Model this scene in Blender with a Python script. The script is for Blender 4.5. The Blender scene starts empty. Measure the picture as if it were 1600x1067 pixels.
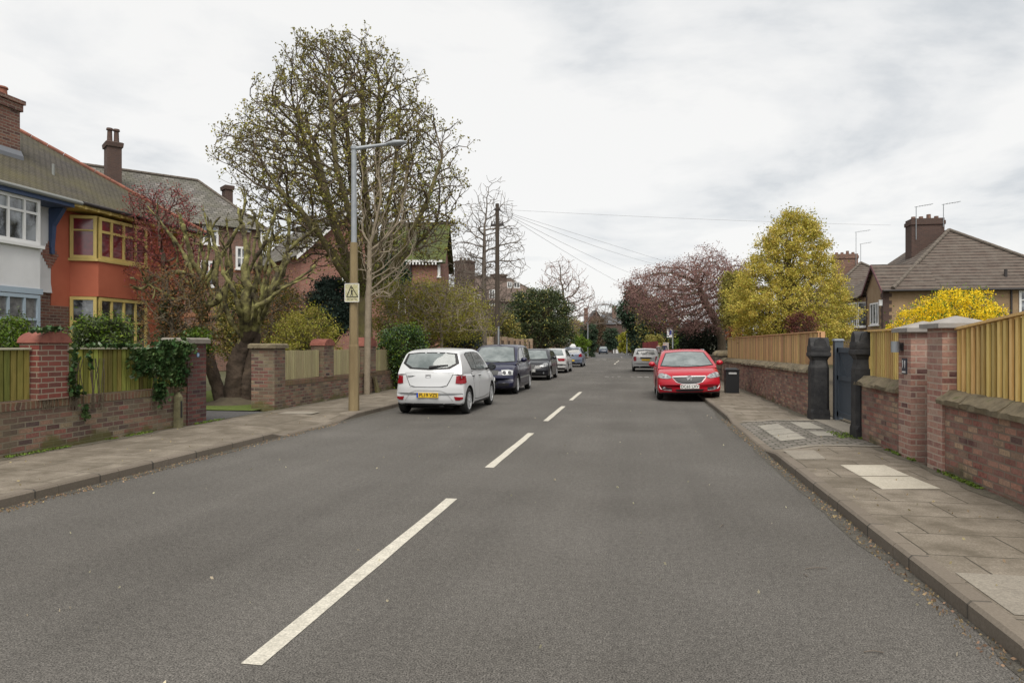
import bpy, bmesh, math, random
import numpy as np
from mathutils import Vector, Matrix
from mathutils.bvhtree import BVHTree
S = bpy.context.scene
C = S.collection
PI = math.pi
# ---------------------------------------------------------------- camera
H = 1.62; F = 1103.0; A = math.radians(10.03)
cam = bpy.data.cameras.new('camera'); camo = bpy.data.objects.new('camera', cam); C.objects.link(camo)
camo.location = (0, 0, H); camo.rotation_euler = (PI/2, 0, A)
cam.sensor_width = 36; cam.lens = 36*F/1600; cam.shift_y = (540-533.5)/1600
cam.clip_start = .05; cam.clip_end = 3000
S.camera = camo
# ---------------------------------------------------------------- sky and sun (overcast)
SUN_EL, SUN_AZ = math.radians(57), math.radians(168)
W = bpy.data.worlds.new('World'); S.world = W; W.use_nodes = True
nt = W.node_tree; nt.nodes.clear()
def N(nt, t, **kw):
    n = nt.nodes.new(t)
    for k, v in kw.items():
        if k == 'ins':
            for i, x in v.items(): n.inputs[i].default_value = x
        else: setattr(n, k, v)
    return n
sky = N(nt, 'ShaderNodeTexSky', sky_type='NISHITA', sun_disc=False, sun_elevation=SUN_EL, sun_rotation=SUN_AZ)
tc = N(nt, 'ShaderNodeTexCoord')
sep = N(nt, 'ShaderNodeSeparateXYZ'); nt.links.new(tc.outputs['Generated'], sep.inputs[0])
zz = N(nt, 'ShaderNodeMath', operation='MAXIMUM', ins={1: 0.0}); nt.links.new(sep.outputs[2], zz.inputs[0])
z2 = N(nt, 'ShaderNodeMath', operation='ADD', ins={1: .16}); nt.links.new(zz.outputs[0], z2.inputs[0])
dx = N(nt, 'ShaderNodeMath', operation='DIVIDE'); nt.links.new(sep.outputs[0], dx.inputs[0]); nt.links.new(z2.outputs[0], dx.inputs[1])
dy = N(nt, 'ShaderNodeMath', operation='DIVIDE'); nt.links.new(sep.outputs[1], dy.inputs[0]); nt.links.new(z2.outputs[0], dy.inputs[1])
cb = N(nt, 'ShaderNodeCombineXYZ', ins={2: 8.4}); nt.links.new(dx.outputs[0], cb.inputs[0]); nt.links.new(dy.outputs[0], cb.inputs[1])
n1 = N(nt, 'ShaderNodeTexNoise', ins={'Scale': 1.15, 'Detail': 8, 'Roughness': .55, 'Distortion': .25}); nt.links.new(cb.outputs[0], n1.inputs['Vector'])
rp = N(nt, 'ShaderNodeValToRGB'); nt.links.new(n1.outputs[0], rp.inputs[0])
e = rp.color_ramp.elements
e[0].position = .49; e[0].color = (.74, .735, .722, 1)
e[1].position = .73; e[1].color = (.38, .415, .45, 1)
q = rp.color_ramp.elements.new(.575); q.color = (.66, .665, .665, 1)
sk = N(nt, 'ShaderNodeVectorMath', operation='SCALE'); sk.inputs['Scale'].default_value = .006; nt.links.new(sky.outputs[0], sk.inputs[0])
ad = N(nt, 'ShaderNodeVectorMath', operation='ADD'); nt.links.new(rp.outputs[0], ad.inputs[0]); nt.links.new(sk.outputs[0], ad.inputs[1])
bg = N(nt, 'ShaderNodeBackground', ins={'Strength': 1.0}); nt.links.new(ad.outputs[0], bg.inputs[0])
wo = N(nt, 'ShaderNodeOutputWorld'); nt.links.new(bg.outputs[0], wo.inputs[0])
sl = bpy.data.lights.new('sun', 'SUN'); so = bpy.data.objects.new('sun', sl); C.objects.link(so)
sl.energy = 3.0; sl.angle = math.radians(40); sl.color = (1, .95, .87)
sv = Vector((math.sin(SUN_AZ)*math.cos(SUN_EL), math.cos(SUN_AZ)*math.cos(SUN_EL), math.sin(SUN_EL)))
so.rotation_euler = sv.to_track_quat('Z', 'Y').to_euler(); so.location = sv*60
S.view_settings.view_transform = 'Standard'; S.view_settings.look = 'None'
S.view_settings.exposure = 0.3; S.view_settings.gamma = 1
S.render.film_transparent = False
S.cycles.max_bounces = 5; S.cycles.transparent_max_bounces = 8

# ---------------------------------------------------------------- placing: a photograph pixel and a depth give a real point
SA, CA = math.sin(A), math.cos(A)
def P(u, v, d):
    l = (u-800)/F*d
    return Vector((-SA*d+CA*l, CA*d+SA*l, H-(v-540)*d/F))
def dX(u, X): return X/(-SA+(u-800)/F*CA)          # depth where the sight line meets the plane x = X
def YX(u, X): d = dX(u, X); return d*(CA+(u-800)/F*SA)
def zX(u, v, X): return H-(v-540)*dX(u, X)/F
# ---------------------------------------------------------------- materials
MATS = {}
def mat(name, col, rough=.8, col2=None, col3=None, scale=3.0, detail=6, bump=0.0, bscale=None, metal=0, spec=.5, coat=0, island=0, trans=0, coords='Object', stops=(.35, .65), ior=1.45, emit=None, dist=.02, stretch=None):
    if name in MATS: return MATS[name]
    m = bpy.data.materials.new(name); m.use_nodes = True; t = m.node_tree; b = t.nodes['Principled BSDF']
    b.inputs['Roughness'].default_value = rough; b.inputs['Metallic'].default_value = metal
    b.inputs['IOR'].default_value = ior; b.inputs['Coat Weight'].default_value = coat
    b.inputs['Specular IOR Level'].default_value = spec
    if coat: b.inputs['Coat Roughness'].default_value = .05
    c4 = lambda c: (c[0], c[1], c[2], 1)
    b.inputs['Base Color'].default_value = c4(col)
    out = None
    tcn = N(t, 'ShaderNodeTexCoord'); vec = tcn.outputs[coords]
    if stretch:
        mp = N(t, 'ShaderNodeMapping'); mp.inputs['Scale'].default_value = stretch; t.links.new(vec, mp.inputs[0]); vec = mp.outputs[0]
    if col2 is not None:
        nz = N(t, 'ShaderNodeTexNoise', ins={'Scale': scale, 'Detail': detail, 'Roughness': .62}); t.links.new(vec, nz.inputs['Vector'])
        r = N(t, 'ShaderNodeValToRGB'); t.links.new(nz.outputs[0], r.inputs[0])
        r.color_ramp.elements[0].position = stops[0]; r.color_ramp.elements[0].color = c4(col)
        r.color_ramp.elements[1].position = stops[1]; r.color_ramp.elements[1].color = c4(col2)
        if col3 is not None:
            q = r.color_ramp.elements.new(min(.98, stops[1]+.12)); q.color = c4(col3)
        out = r.outputs[0]
    if island:
        g = N(t, 'ShaderNodeNewGeometry')
        hs = N(t, 'ShaderNodeHueSaturation')
        mr = N(t, 'ShaderNodeMapRange', ins={3: 1-island, 4: 1+island}); t.links.new(g.outputs['Random Per Island'], mr.inputs[0])
        t.links.new(mr.outputs[0], hs.inputs['Value'])
        mh = N(t, 'ShaderNodeMath', operation='MULTIPLY_ADD', ins={1: 7.13, 2: 0}); t.links.new(g.outputs['Random Per Island'], mh.inputs[0])
        fr = N(t, 'ShaderNodeMath', operation='FRACT'); t.links.new(mh.outputs[0], fr.inputs[0])
        mr2 = N(t, 'ShaderNodeMapRange', ins={3: .5-island*.06, 4: .5+island*.06}); t.links.new(fr.outputs[0], mr2.inputs[0]); t.links.new(mr2.outputs[0], hs.inputs['Hue'])
        if out: t.links.new(out, hs.inputs['Color'])
        else: hs.inputs['Color'].default_value = c4(col)
        out = hs.outputs[0]
    if out: t.links.new(out, b.inputs['Base Color'])
    if bump:
        nb = N(t, 'ShaderNodeTexNoise', ins={'Scale': bscale or scale*4, 'Detail': 8, 'Roughness': .65}); t.links.new(vec, nb.inputs['Vector'])
        bp = N(t, 'ShaderNodeBump', ins={'Strength': bump, 'Distance': dist}); t.links.new(nb.outputs[0], bp.inputs['Height']); t.links.new(bp.outputs[0], b.inputs['Normal'])
    if trans:
        tr = N(t, 'ShaderNodeBsdfTranslucent'); mx = N(t, 'ShaderNodeMixShader', ins={0: trans})
        if out: t.links.new(out, tr.inputs[0])
        else: tr.inputs[0].default_value = c4(col)
        t.links.new(b.outputs[0], mx.inputs[1]); t.links.new(tr.outputs[0], mx.inputs[2])
        t.links.new(mx.outputs[0], t.nodes['Material Output'].inputs[0])
    if emit:
        b.inputs['Emission Color'].default_value = c4(emit[:3]); b.inputs['Emission Strength'].default_value = emit[3]
    MATS[name] = m; return m
def blocks(name, cols, mortar, bw=.225, rh=.075, ms=.010, rough=.9, bump=.6, dirt=None, dirtamt=.5, nscale=1.3, off=.5, var=.5, smooth=.15, dirtscale=1.1, coords='UV', low=None, squash=1.0, sf=2, wob=None, speck=28.0):
    """courses of bricks, slabs or tiles: the texture picks one of several colours for each piece"""
    if name in MATS: return MATS[name]
    m = bpy.data.materials.new(name); m.use_nodes = True; t = m.node_tree; b = t.nodes['Principled BSDF']
    b.inputs['Roughness'].default_value = rough; b.inputs['Specular IOR Level'].default_value = .3
    tcn = N(t, 'ShaderNodeTexCoord')
    # slight wobble so that joints are not ruled lines
    wn = N(t, 'ShaderNodeTexNoise', ins={'Scale': 5.0, 'Detail': 3}); t.links.new(tcn.outputs[coords], wn.inputs['Vector'])
    ws = N(t, 'ShaderNodeVectorMath', operation='MULTIPLY_ADD'); ws.inputs[1].default_value = ((rh*.16 if wob is None else wob),)*3; t.links.new(wn.outputs['Color'], ws.inputs[0]); t.links.new(tcn.outputs[coords], ws.inputs[2])
    def br(offset):
        x = N(t, 'ShaderNodeTexBrick', offset=off, squash=squash, squash_frequency=sf, ins={'Scale': 1.0, 'Mortar Size': ms, 'Mortar Smooth': smooth, 'Bias': 0, 'Brick Width': bw, 'Row Height': rh})
        t.links.new(ws.outputs[0], x.inputs['Vector'])
        x.inputs['Color1'].default_value = (0, 0, 0, 1); x.inputs['Color2'].default_value = (1, 1, 1, 1); x.inputs['Mortar'].default_value = (.5, .5, .5, 1)
        return x
    x = br(0)
    rp = N(t, 'ShaderNodeValToRGB'); rp.color_ramp.interpolation = 'LINEAR'; t.links.new(x.outputs['Color'], rp.inputs[0])
    el = rp.color_ramp.elements; n = len(cols)
    el[0].position = 0; el[0].color = (*cols[0], 1); el[1].position = 1; el[1].color = (*cols[-1], 1)
    for i in range(1, n-1):
        q = el.new(i/(n-1)); q.color = (*cols[i], 1)
    # variation inside and across bricks
    nz = N(t, 'ShaderNodeTexNoise', ins={'Scale': speck, 'Detail': 5, 'Roughness': .75}); t.links.new(tcn.outputs[coords], nz.inputs['Vector'])
    mr = N(t, 'ShaderNodeMapRange', ins={1: .3, 2: .7, 3: 1-var*.6, 4: 1+var*.6}); t.links.new(nz.outputs[0], mr.inputs[0])
    mu = N(t, 'ShaderNodeVectorMath', operation='SCALE'); t.links.new(rp.outputs[0], mu.inputs[0]); t.links.new(mr.outputs[0], mu.inputs['Scale'])
    mx = N(t, 'ShaderNodeMix', data_type='RGBA'); t.links.new(x.outputs['Fac'], mx.inputs[0]); t.links.new(mu.outputs[0], mx.inputs[6]); mx.inputs[7].default_value = (*mortar, 1)
    last = mx.outputs[2]
    if dirt is not None:
        nd = N(t, 'ShaderNodeTexNoise', ins={'Scale': dirtscale, 'Detail': 7, 'Roughness': .7}); t.links.new(tcn.outputs[coords], nd.inputs['Vector'])
        dr = N(t, 'ShaderNodeMapRange', ins={1: .40, 2: .64, 3: 0, 4: dirtamt}); t.links.new(nd.outputs[0], dr.inputs[0])
        md = N(t, 'ShaderNodeMix', data_type='RGBA'); t.links.new(dr.outputs[0], md.inputs[0]); t.links.new(last, md.inputs[6]); md.inputs[7].default_value = (*dirt, 1)
        last = md.outputs[2]
    if low is not None:    # moss and lichen growing along the foot: colour, height
        sp = N(t, 'ShaderNodeSeparateXYZ'); t.links.new(tcn.outputs['Object'], sp.inputs[0])
        nn = N(t, 'ShaderNodeTexNoise', ins={'Scale': 2.2, 'Detail': 6}); t.links.new(tcn.outputs[coords], nn.inputs['Vector'])
        sm = N(t, 'ShaderNodeMath', operation='MULTIPLY_ADD', ins={1: -.9, 2: low[1]+.45}); t.links.new(nn.outputs[0], sm.inputs[0])
        df = N(t, 'ShaderNodeMath', operation='SUBTRACT'); t.links.new(sm.outputs[0], df.inputs[0]); t.links.new(sp.outputs[2], df.inputs[1])
        ml = N(t, 'ShaderNodeMapRange', ins={1: 0, 2: .12, 3: 0, 4: .75}); t.links.new(df.outputs[0], ml.inputs[0])
        mm = N(t, 'ShaderNodeMix', data_type='RGBA'); t.links.new(ml.outputs[0], mm.inputs[0]); t.links.new(last, mm.inputs[6]); mm.inputs[7].default_value = (*low[0], 1)
        last = mm.outputs[2]
    t.links.new(last, b.inputs['Base Color'])
    hh = N(t, 'ShaderNodeMath', operation='MULTIPLY_ADD', ins={1: -1.0, 2: 1.0}); t.links.new(x.outputs['Fac'], hh.inputs[0])
    h2 = N(t, 'ShaderNodeMath', operation='MULTIPLY_ADD', ins={1: .5}); t.links.new(nz.outputs[0], h2.inputs[0]); t.links.new(hh.outputs[0], h2.inputs[2])
    bp = N(t, 'ShaderNodeBump', ins={'Strength': bump, 'Distance': .012}); t.links.new(h2.outputs[0], bp.inputs['Height']); t.links.new(bp.outputs[0], b.inputs['Normal'])
    MATS[name] = m; return m
# ---------------------------------------------------------------- objects
OFF = {}
def tagp(o, label=None, cat=None, group=None, kind=None):
    if label: o['label'] = label
    if cat: o['category'] = cat
    if group: o['group'] = group
    if kind: o['kind'] = kind
    return o
def thing(name, label, cat, loc=(0, 0, 0), group=None, rot=0):
    o = bpy.data.objects.new(name, None); C.objects.link(o); o.empty_display_size = .3
    o.location = loc; o.rotation_euler = (0, 0, rot); OFF[o.name] = Vector(loc) if rot == 0 else Vector((0, 0, 0))
    return tagp(o, label, cat, group)
def link(name, me, parent=None, off=None):
    o = bpy.data.objects.new(name, me); C.objects.link(o)
    if parent: o.parent = parent
    OFF[o.name] = off if off is not None else Vector((0, 0, 0))
    return o
class MB:
    def __init__(s): s.v = []; s.f = []; s.m = []; s.cur = 0
    def quad(s, *p):
        n = len(s.v); s.v += [Vector(q) for q in p]; s.f.append(tuple(range(n, n+len(p)))); s.m.append(s.cur)
    def box(s, x0, x1, y0, y1, z0, z1, taper=0):
        t = taper
        n = len(s.v)
        s.v += [Vector(p) for p in ((x0, y0, z0), (x1, y0, z0), (x1, y1, z0), (x0, y1, z0), (x0+t, y0+t, z1), (x1-t, y0+t, z1), (x1-t, y1-t, z1), (x0+t, y1-t, z1))]
        for f in ((3, 2, 1, 0), (4, 5, 6, 7), (0, 1, 5, 4), (1, 2, 6, 5), (2, 3, 7, 6), (3, 0, 4, 7)):
            s.f.append(tuple(n+i for i in f)); s.m.append(s.cur)
        return s
    def ob(s, o, ax, ay, az):
        """box from a corner and three edge vectors (ax x ay . az > 0)"""
        o, ax, ay, az = map(Vector, (o, ax, ay, az)); n = len(s.v)
        if ax.cross(ay).dot(az) < 0: ax, ay = ay, ax
        s.v += [o, o+ax, o+ax+ay, o+ay, o+az, o+ax+az, o+ax+ay+az, o+ay+az]
        for f in ((3, 2, 1, 0), (4, 5, 6, 7), (0, 1, 5, 4), (1, 2, 6, 5), (2, 3, 7, 6), (3, 0, 4, 7)):
            s.f.append(tuple(n+i for i in f)); s.m.append(s.cur)
        return s
    def loft(s, rings, cap=True):
        n = len(s.v); k = len(rings[0])
        for r in rings: s.v += [Vector(p) for p in r]
        for i in range(len(rings)-1):
            for j in range(k):
                a, b = n+i*k+j, n+i*k+(j+1) % k
                s.f.append((a, b, b+k, a+k)); s.m.append(s.cur)
        if cap:
            s.f.append(tuple(range(n+k-1, n-1, -1))); s.m.append(s.cur)
            s.f.append(tuple(range(n+(len(rings)-1)*k, n+len(rings)*k))); s.m.append(s.cur)
        return s
    def prism(s, poly, z0, z1):
        a = sum(poly[i][0]*poly[(i+1) % len(poly)][1]-poly[(i+1) % len(poly)][0]*poly[i][1] for i in range(len(poly)))
        if a < 0: poly = poly[::-1]
        return s.loft([[(x, y, z0) for x, y in poly], [(x, y, z1) for x, y in poly]])
    def tube(s, pts, rad, sides=6, cap=True):
        pts = [Vector(p) for p in pts]
        if not hasattr(rad, '__len__'): rad = [rad]*len(pts)
        rings = []; prev = None
        for i, p in enumerate(pts):
            d = (pts[min(i+1, len(pts)-1)]-pts[max(i-1, 0)])
            d = d.normalized() if d.length > 1e-9 else Vector((0, 0, 1))
            if prev is None: a = d.orthogonal().normalized()
            else:
                a = prev-d*prev.dot(d); a = a.normalized() if a.length > 1e-6 else d.orthogonal().normalized()
            b = d.cross(a); prev = a
            rings.append([p+(a*math.cos(2*PI*k/sides)+b*math.sin(2*PI*k/sides))*rad[i] for k in range(sides)])
        return s.loft(rings, cap)
    def latx(s, prof, y, z, sides=24, cap=False):
        return s.loft([[(px, y+r*math.cos(2*PI*k/sides), z+r*math.sin(2*PI*k/sides)) for k in range(sides)] for px, r in prof], cap)
    def cyl(s, x, y, z0, z1, r0, r1=None, sides=12):
        return s.tube([(x, y, z0), (x, y, z1)], [r0, r0 if r1 is None else r1], sides)
    def build(s, name, m, parent=None, smooth=False, sharp=40, local=False, uv=True):
        off = Vector((0, 0, 0)) if (parent is None or local) else OFF[parent.name]
        me = bpy.data.meshes.new(name)
        me.from_pydata([tuple(p-off) for p in s.v], [], s.f)
        for x in (m if isinstance(m, (list, tuple)) else [m]): me.materials.append(x)
        me.polygons.foreach_set('material_index', s.m)
        if uv: autouv(me, off)
        if smooth:
            me.polygons.foreach_set('use_smooth', [True]*len(me.polygons))
            me.set_sharp_from_angle(angle=math.radians(sharp))
        me.update()
        return link(name, me, parent, off)
def autouv(me, off=Vector((0, 0, 0))):
    ul = me.uv_layers.new(name='uv'); uvs = np.zeros(len(me.loops)*2, 'f')
    vs = [v.co+off for v in me.vertices]
    for p in me.polygons:
        n = p.normal
        if abs(n.z) > .97: t = Vector((1, 0, 0)); b = Vector((0, 1, 0))
        else:
            t = Vector((-n.y, n.x, 0)).normalized(); b = n.cross(t)
        for li in p.loop_indices:
            q = vs[me.loops[li].vertex_index]; uvs[2*li] = q.dot(t); uvs[2*li+1] = q.dot(b)
    ul.data.foreach_set('uv', uvs)
def leaves(name, pos, size, m, parent, rng, aspect=.55, nrm=None, upright=0.0, local=False, fold=True):
    """many small leaf blades, one mesh"""
    off = Vector((0, 0, 0)) if (parent is None or local) else OFF[parent.name]
    pos = np.asarray(pos, float)-np.array(off); n = len(pos)
    size = np.asarray(size)*np.ones(n)*rng.uniform(.65, 1.3, n)
    a = rng.normal(size=(n, 3)); a[:, 2] += upright
    a /= np.linalg.norm(a, axis=1)[:, None]
    q = rng.normal(size=(n, 3))
    if nrm is not None: q = q*.6+np.asarray(nrm); q = np.cross(a, q)
    b = np.cross(a, q); b /= np.linalg.norm(b, axis=1)[:, None]+1e-9
    s = size[:, None]
    V = np.stack([pos-a*s*.5, pos+b*s*aspect*.5, pos+a*s*.5, pos-b*s*aspect*.5], 1).reshape(-1, 3)
    me = bpy.data.meshes.new(name); me.vertices.add(4*n); me.vertices.foreach_set('co', V.ravel().astype('f'))
    me.loops.add(4*n); me.loops.foreach_set('vertex_index', np.arange(4*n, dtype='i'))
    me.polygons.add(n); me.polygons.foreach_set('loop_start', np.arange(0, 4*n, 4, dtype='i')); me.polygons.foreach_set('loop_total', np.full(n, 4, 'i'))
    me.materials.append(m); me.update(calc_edges=True); me.validate()
    return link(name, me, parent, off)
def text_mesh(body, size, M, extrude=.002, bold=0.0, sx=1.0):
    cu = bpy.data.curves.new('t', 'FONT'); cu.body = body; cu.size = size; cu.align_x = 'CENTER'; cu.align_y = 'CENTER'; cu.extrude = extrude; cu.offset = bold
    o = bpy.data.objects.new('t', cu); C.objects.link(o)
    me = bpy.data.meshes.new_from_object(o.evaluated_get(bpy.context.evaluated_depsgraph_get()))
    bpy.data.objects.remove(o); me.transform(M @ Matrix.Diagonal((sx, 1, 1, 1)))
    return me
def text(name, body, size, M, m, parent, **kw):
    me = text_mesh(body, size, M, **kw); me.materials.clear(); me.materials.append(m); me.transform(Matrix.Translation(-OFF[parent.name]))
    return link(name, me, parent, OFF[parent.name])
def frame_m(o, right, up):
    r = Vector(right).normalized(); u = Vector(up).normalized(); n = r.cross(u)
    return Matrix(((r.x, u.x, n.x, o[0]), (r.y, u.y, n.y, o[1]), (r.z, u.z, n.z, o[2]), (0, 0, 0, 1)))
# ---------------------------------------------------------------- colours used by more than one thing
asphalt = mat('asphalt', (.086, .080, .072), .93, (.108, .101, .092), (.126, .118, .108), scale=.3, detail=12, bump=.55, bscale=150, stops=(.38, .6), spec=.25, dist=.006)
def speckle(m, scale=70, amt=.55):
    t = m.node_tree; b = t.nodes['Principled BSDF']; src = b.inputs['Base Color'].links[0].from_socket
    tcn = N(t, 'ShaderNodeTexCoord'); nz = N(t, 'ShaderNodeTexNoise', ins={'Scale': scale, 'Detail': 2, 'Roughness': .8}); t.links.new(tcn.outputs['Object'], nz.inputs['Vector'])
    mr = N(t, 'ShaderNodeMapRange', ins={1: .3, 2: .72, 3: 1-amt, 4: 1+amt}); t.links.new(nz.outputs[0], mr.inputs[0])
    n2 = N(t, 'ShaderNodeTexNoise', ins={'Scale': scale*.2, 'Detail': 4, 'Roughness': .8}); t.links.new(tcn.outputs['Object'], n2.inputs['Vector'])
    m2 = N(t, 'ShaderNodeMapRange', ins={1: .3, 2: .7, 3: 1-amt*.3, 4: 1+amt*.3}); t.links.new(n2.outputs[0], m2.inputs[0])
    mm = N(t, 'ShaderNodeMath', operation='MULTIPLY'); t.links.new(mr.outputs[0], mm.inputs[0]); t.links.new(m2.outputs[0], mm.inputs[1])
    sc = N(t, 'ShaderNodeVectorMath', operation='SCALE'); t.links.new(src, sc.inputs[0]); t.links.new(mm.outputs[0], sc.inputs['Scale'])
    t.links.new(sc.outputs[0], b.inputs['Base Color'])
def streaks(m, amt=.12, st=(1.1, .05, 1)):
    t = m.node_tree; b = t.nodes['Principled BSDF']; src = b.inputs['Base Color'].links[0].from_socket
    tcn = N(t, 'ShaderNodeTexCoord'); mp = N(t, 'ShaderNodeMapping'); mp.inputs['Scale'].default_value = st; t.links.new(tcn.outputs['Object'], mp.inputs[0])
    nz = N(t, 'ShaderNodeTexNoise', ins={'Scale': 1.0, 'Detail': 4, 'Roughness': .6}); t.links.new(mp.outputs[0], nz.inputs['Vector'])
    mr = N(t, 'ShaderNodeMapRange', ins={1: .3, 2: .7, 3: 1-amt, 4: 1+amt}); t.links.new(nz.outputs[0], mr.inputs[0])
    sc = N(t, 'ShaderNodeVectorMath', operation='SCALE'); t.links.new(src, sc.inputs[0]); t.links.new(mr.outputs[0], sc.inputs['Scale']); t.links.new(sc.outputs[0], b.inputs['Base Color'])
speckle(asphalt, 105, 1.0); streaks(asphalt)
dark_asphalt = mat('dark_asphalt', (.072, .07, .07), .9, (.10, .097, .095), scale=.6, bump=.4, bscale=120, spec=.25); speckle(dark_asphalt, 70, .4)
slab = blocks('paving_slab', [(.15, .128, .10), (.185, .158, .125), (.215, .185, .148), (.165, .14, .11)], (.05, .043, .033), wob=.012, speck=60, bw=.93, rh=.62, ms=.009, bump=.35, dirt=(.085, .07, .05), dirtamt=.8, dirtscale=2.2, var=.8, smooth=.3, squash=.75, sf=3)
kerbm = blocks('kerb_stone', [(.13, .108, .085), (.155, .13, .105), (.18, .152, .122)], (.05, .045, .04), wob=.01, speck=55, bw=50, rh=.92, ms=.012, off=0, bump=.5, dirt=(.13, .11, .085), dirtamt=.6, var=.45, coords='Object')
setts = blocks('granite_sett', [(.11, .10, .085), (.15, .135, .115), (.19, .17, .15)], (.06, .058, .045), bw=.2, rh=.13, ms=.014, bump=.9, var=.3)
pale_slab = mat('pale_slab', (.34, .31, .25), .9, (.42, .385, .32), scale=2, bump=.2); speckle(pale_slab, 60, .2)
grey_slab = mat('grey_slab', (.19, .168, .138), .9, (.24, .215, .175), scale=2, bump=.2); speckle(grey_slab, 60, .25)
marking = mat('road_marking', (.52, .49, .42), .8, (.42, .395, .335), scale=9, bump=.3, bscale=120); speckle(marking, 60, .3)
worn_mark = mat('worn_marking', (.5, .49, .46), .8, (.22, .21, .2), scale=14)
brick_r = blocks('brick_rustic', [(.07, .04, .04), (.26, .10, .08), (.17, .075, .06), (.33, .16, .115), (.36, .26, .17), (.11, .06, .055), (.29, .13, .10)], (.17, .14, .11), dirt=(.30, .20, .16), dirtamt=.6, var=.8, bump=1.0, dirtscale=2.3, low=((.07, .075, .03), .16))
brick_p = blocks('brick_pier', [(.10, .045, .045), (.33, .16, .125), (.24, .10, .08), (.38, .22, .165), (.29, .14, .11), (.36, .27, .21)], (.40, .32, .26), dirt=(.42, .30, .25), dirtamt=.5, var=.6, dirtscale=2.2, bump=.9, bw=.235, rh=.078)
brick_l = blocks('brick_left', [(.04, .028, .03), (.22, .09, .07), (.10, .055, .05), (.24, .14, .10), (.21, .17, .11), (.07, .045, .045), (.19, .08, .065)], (.20, .175, .13), dirt=(.13, .105, .07), dirtamt=.75, var=.75, bump=.9, dirtscale=1.5, low=((.085, .085, .025), .22), bw=.24, rh=.08)
brick_red = blocks('brick_new_red', [(.15, .035, .028), (.20, .05, .038), (.11, .035, .03), (.20, .07, .05)], (.26, .21, .16), var=.3, dirt=(.12, .09, .07), dirtamt=.3, bw=.24, rh=.078)
brick_h = blocks('brick_house', [(.13, .06, .05), (.22, .10, .075), (.10, .055, .05), (.26, .13, .09)], (.26, .215, .17), var=.3, dirt=(.10, .06, .05), dirtamt=.4)
brick_hr = blocks('brick_house_red', [(.26, .105, .08), (.33, .13, .10), (.22, .095, .075), (.36, .17, .125)], (.32, .24, .19), var=.3, dirt=(.18, .09, .07), dirtamt=.4)
brick_dk = blocks('brick_brown', [(.07, .04, .035), (.1, .055, .045), (.08, .045, .04)], (.10, .085, .07), var=.3, dirt=(.06, .045, .04), dirtamt=.4)
stone = mat('coping_stone', (.10, .082, .052), .95, (.19, .155, .10), (.10, .10, .045), scale=6, bump=.8, bscale=14, stops=(.35, .58))
stone_dk = mat('blackened_stone', (.010, .010, .012), .7, (.032, .031, .031), (.09, .082, .072), scale=4, bump=.6, bscale=12, stops=(.4, .66))
stone_g = mat('grey_cap_stone', (.16, .145, .12), .9, (.22, .2, .17), (.12, .13, .08), scale=7, bump=.5)
cap_c = mat('concrete_cap', (.23, .215, .20), .9, (.29, .27, .25), scale=6, bump=.25, bscale=60)
slate = blocks('slate_roof', [(.10, .094, .09), (.15, .14, .13), (.12, .11, .105), (.21, .195, .185)], (.035, .034, .034), bw=.35, rh=.26, ms=.02, bump=.7, dirt=(.09, .09, .05), dirtamt=.5, dirtscale=.5, var=.3)
tile_m = blocks('mossy_tile_roof', [(.058, .052, .047), (.085, .075, .066), (.068, .06, .053)], (.022, .02, .018), bw=.18, rh=.11, ms=.014, bump=.7, dirt=(.13, .115, .04), dirtamt=.5, dirtscale=.28, var=.35)
tile_c = blocks('concrete_tile_roof', [(.085, .065, .054), (.105, .08, .066), (.092, .07, .058)], (.022, .017, .014), bw=60, rh=.34, ms=.05, wob=.03, speck=9, bump=1.0, dirt=(.18, .165, .14), dirtamt=.3, dirtscale=1.6, var=.3)
tile_moss = blocks('green_moss_roof', [(.05, .05, .035), (.07, .07, .045)], (.02, .02, .015), bw=.3, rh=.3, ms=.03, bump=.8, dirt=(.085, .11, .02), dirtamt=.9, dirtscale=.6)
ridge_t = mat('terracotta', (.30, .12, .08), .85, (.20, .085, .06), scale=6, bump=.3)
ridge_b = mat('ridge_tile', (.09, .075, .062), .9, (.13, .11, .09), scale=5, bump=.3)
red_cap = mat('red_coping_tile', (.15, .045, .033), .85, (.22, .08, .055), scale=7, bump=.3)
render_w = mat('white_render', (.60, .60, .61), .9, (.69, .69, .70), scale=.9, bump=.35, bscale=60)
render_o = mat('orange_paint', (.48, .135, .075), .75, (.40, .105, .058), scale=.8, bump=.3, bscale=60)
pebble = mat('pebbledash', (.26, .175, .10), .95, (.31, .22, .135), scale=2.2, bump=.6, bscale=50)
white_p = mat('white_paint', (.72, .72, .72), .5, (.66, .66, .65), scale=3)
yellow_p = mat('mustard_paint', (.62, .48, .17), .55, (.52, .40, .14), scale=3)
blue_p = mat('blue_paint', (.05, .085, .18), .55, (.065, .10, .20), scale=3)
palebl = mat('pale_blue_paint', (.33, .40, .47), .6)
dark_p = mat('dark_frame_paint', (.035, .03, .03), .6)
glass = mat('window_glass', (.018, .02, .024), .05, (.26, .28, .30), scale=1.3, stops=(.46, .60), spec=.9, ior=1.6)  # dark and pale blotches in the colour stand in for reflections
glass_net = mat('net_curtain_glass', (.10, .10, .105), .15, (.22, .22, .22), scale=7, spec=.9, ior=1.6)
glass_red = mat('red_curtain_glass', (.22, .02, .03), .12, (.10, .015, .02), scale=5, spec=.9, ior=1.6)
gutter_p = mat('grey_gutter', (.22, .23, .22), .6)
lead = mat('lead_flashing', (.17, .18, .20), .6)
bark = mat('bark', (.085, .065, .045), .95, (.13, .105, .07), (.10, .11, .035), scale=5, bump=.9, bscale=16, dist=.04)
bark_moss = mat('mossy_bark', (.10, .08, .045), .95, (.15, .135, .05), (.20, .19, .06), scale=3, bump=.9, bscale=14, dist=.04)
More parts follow.
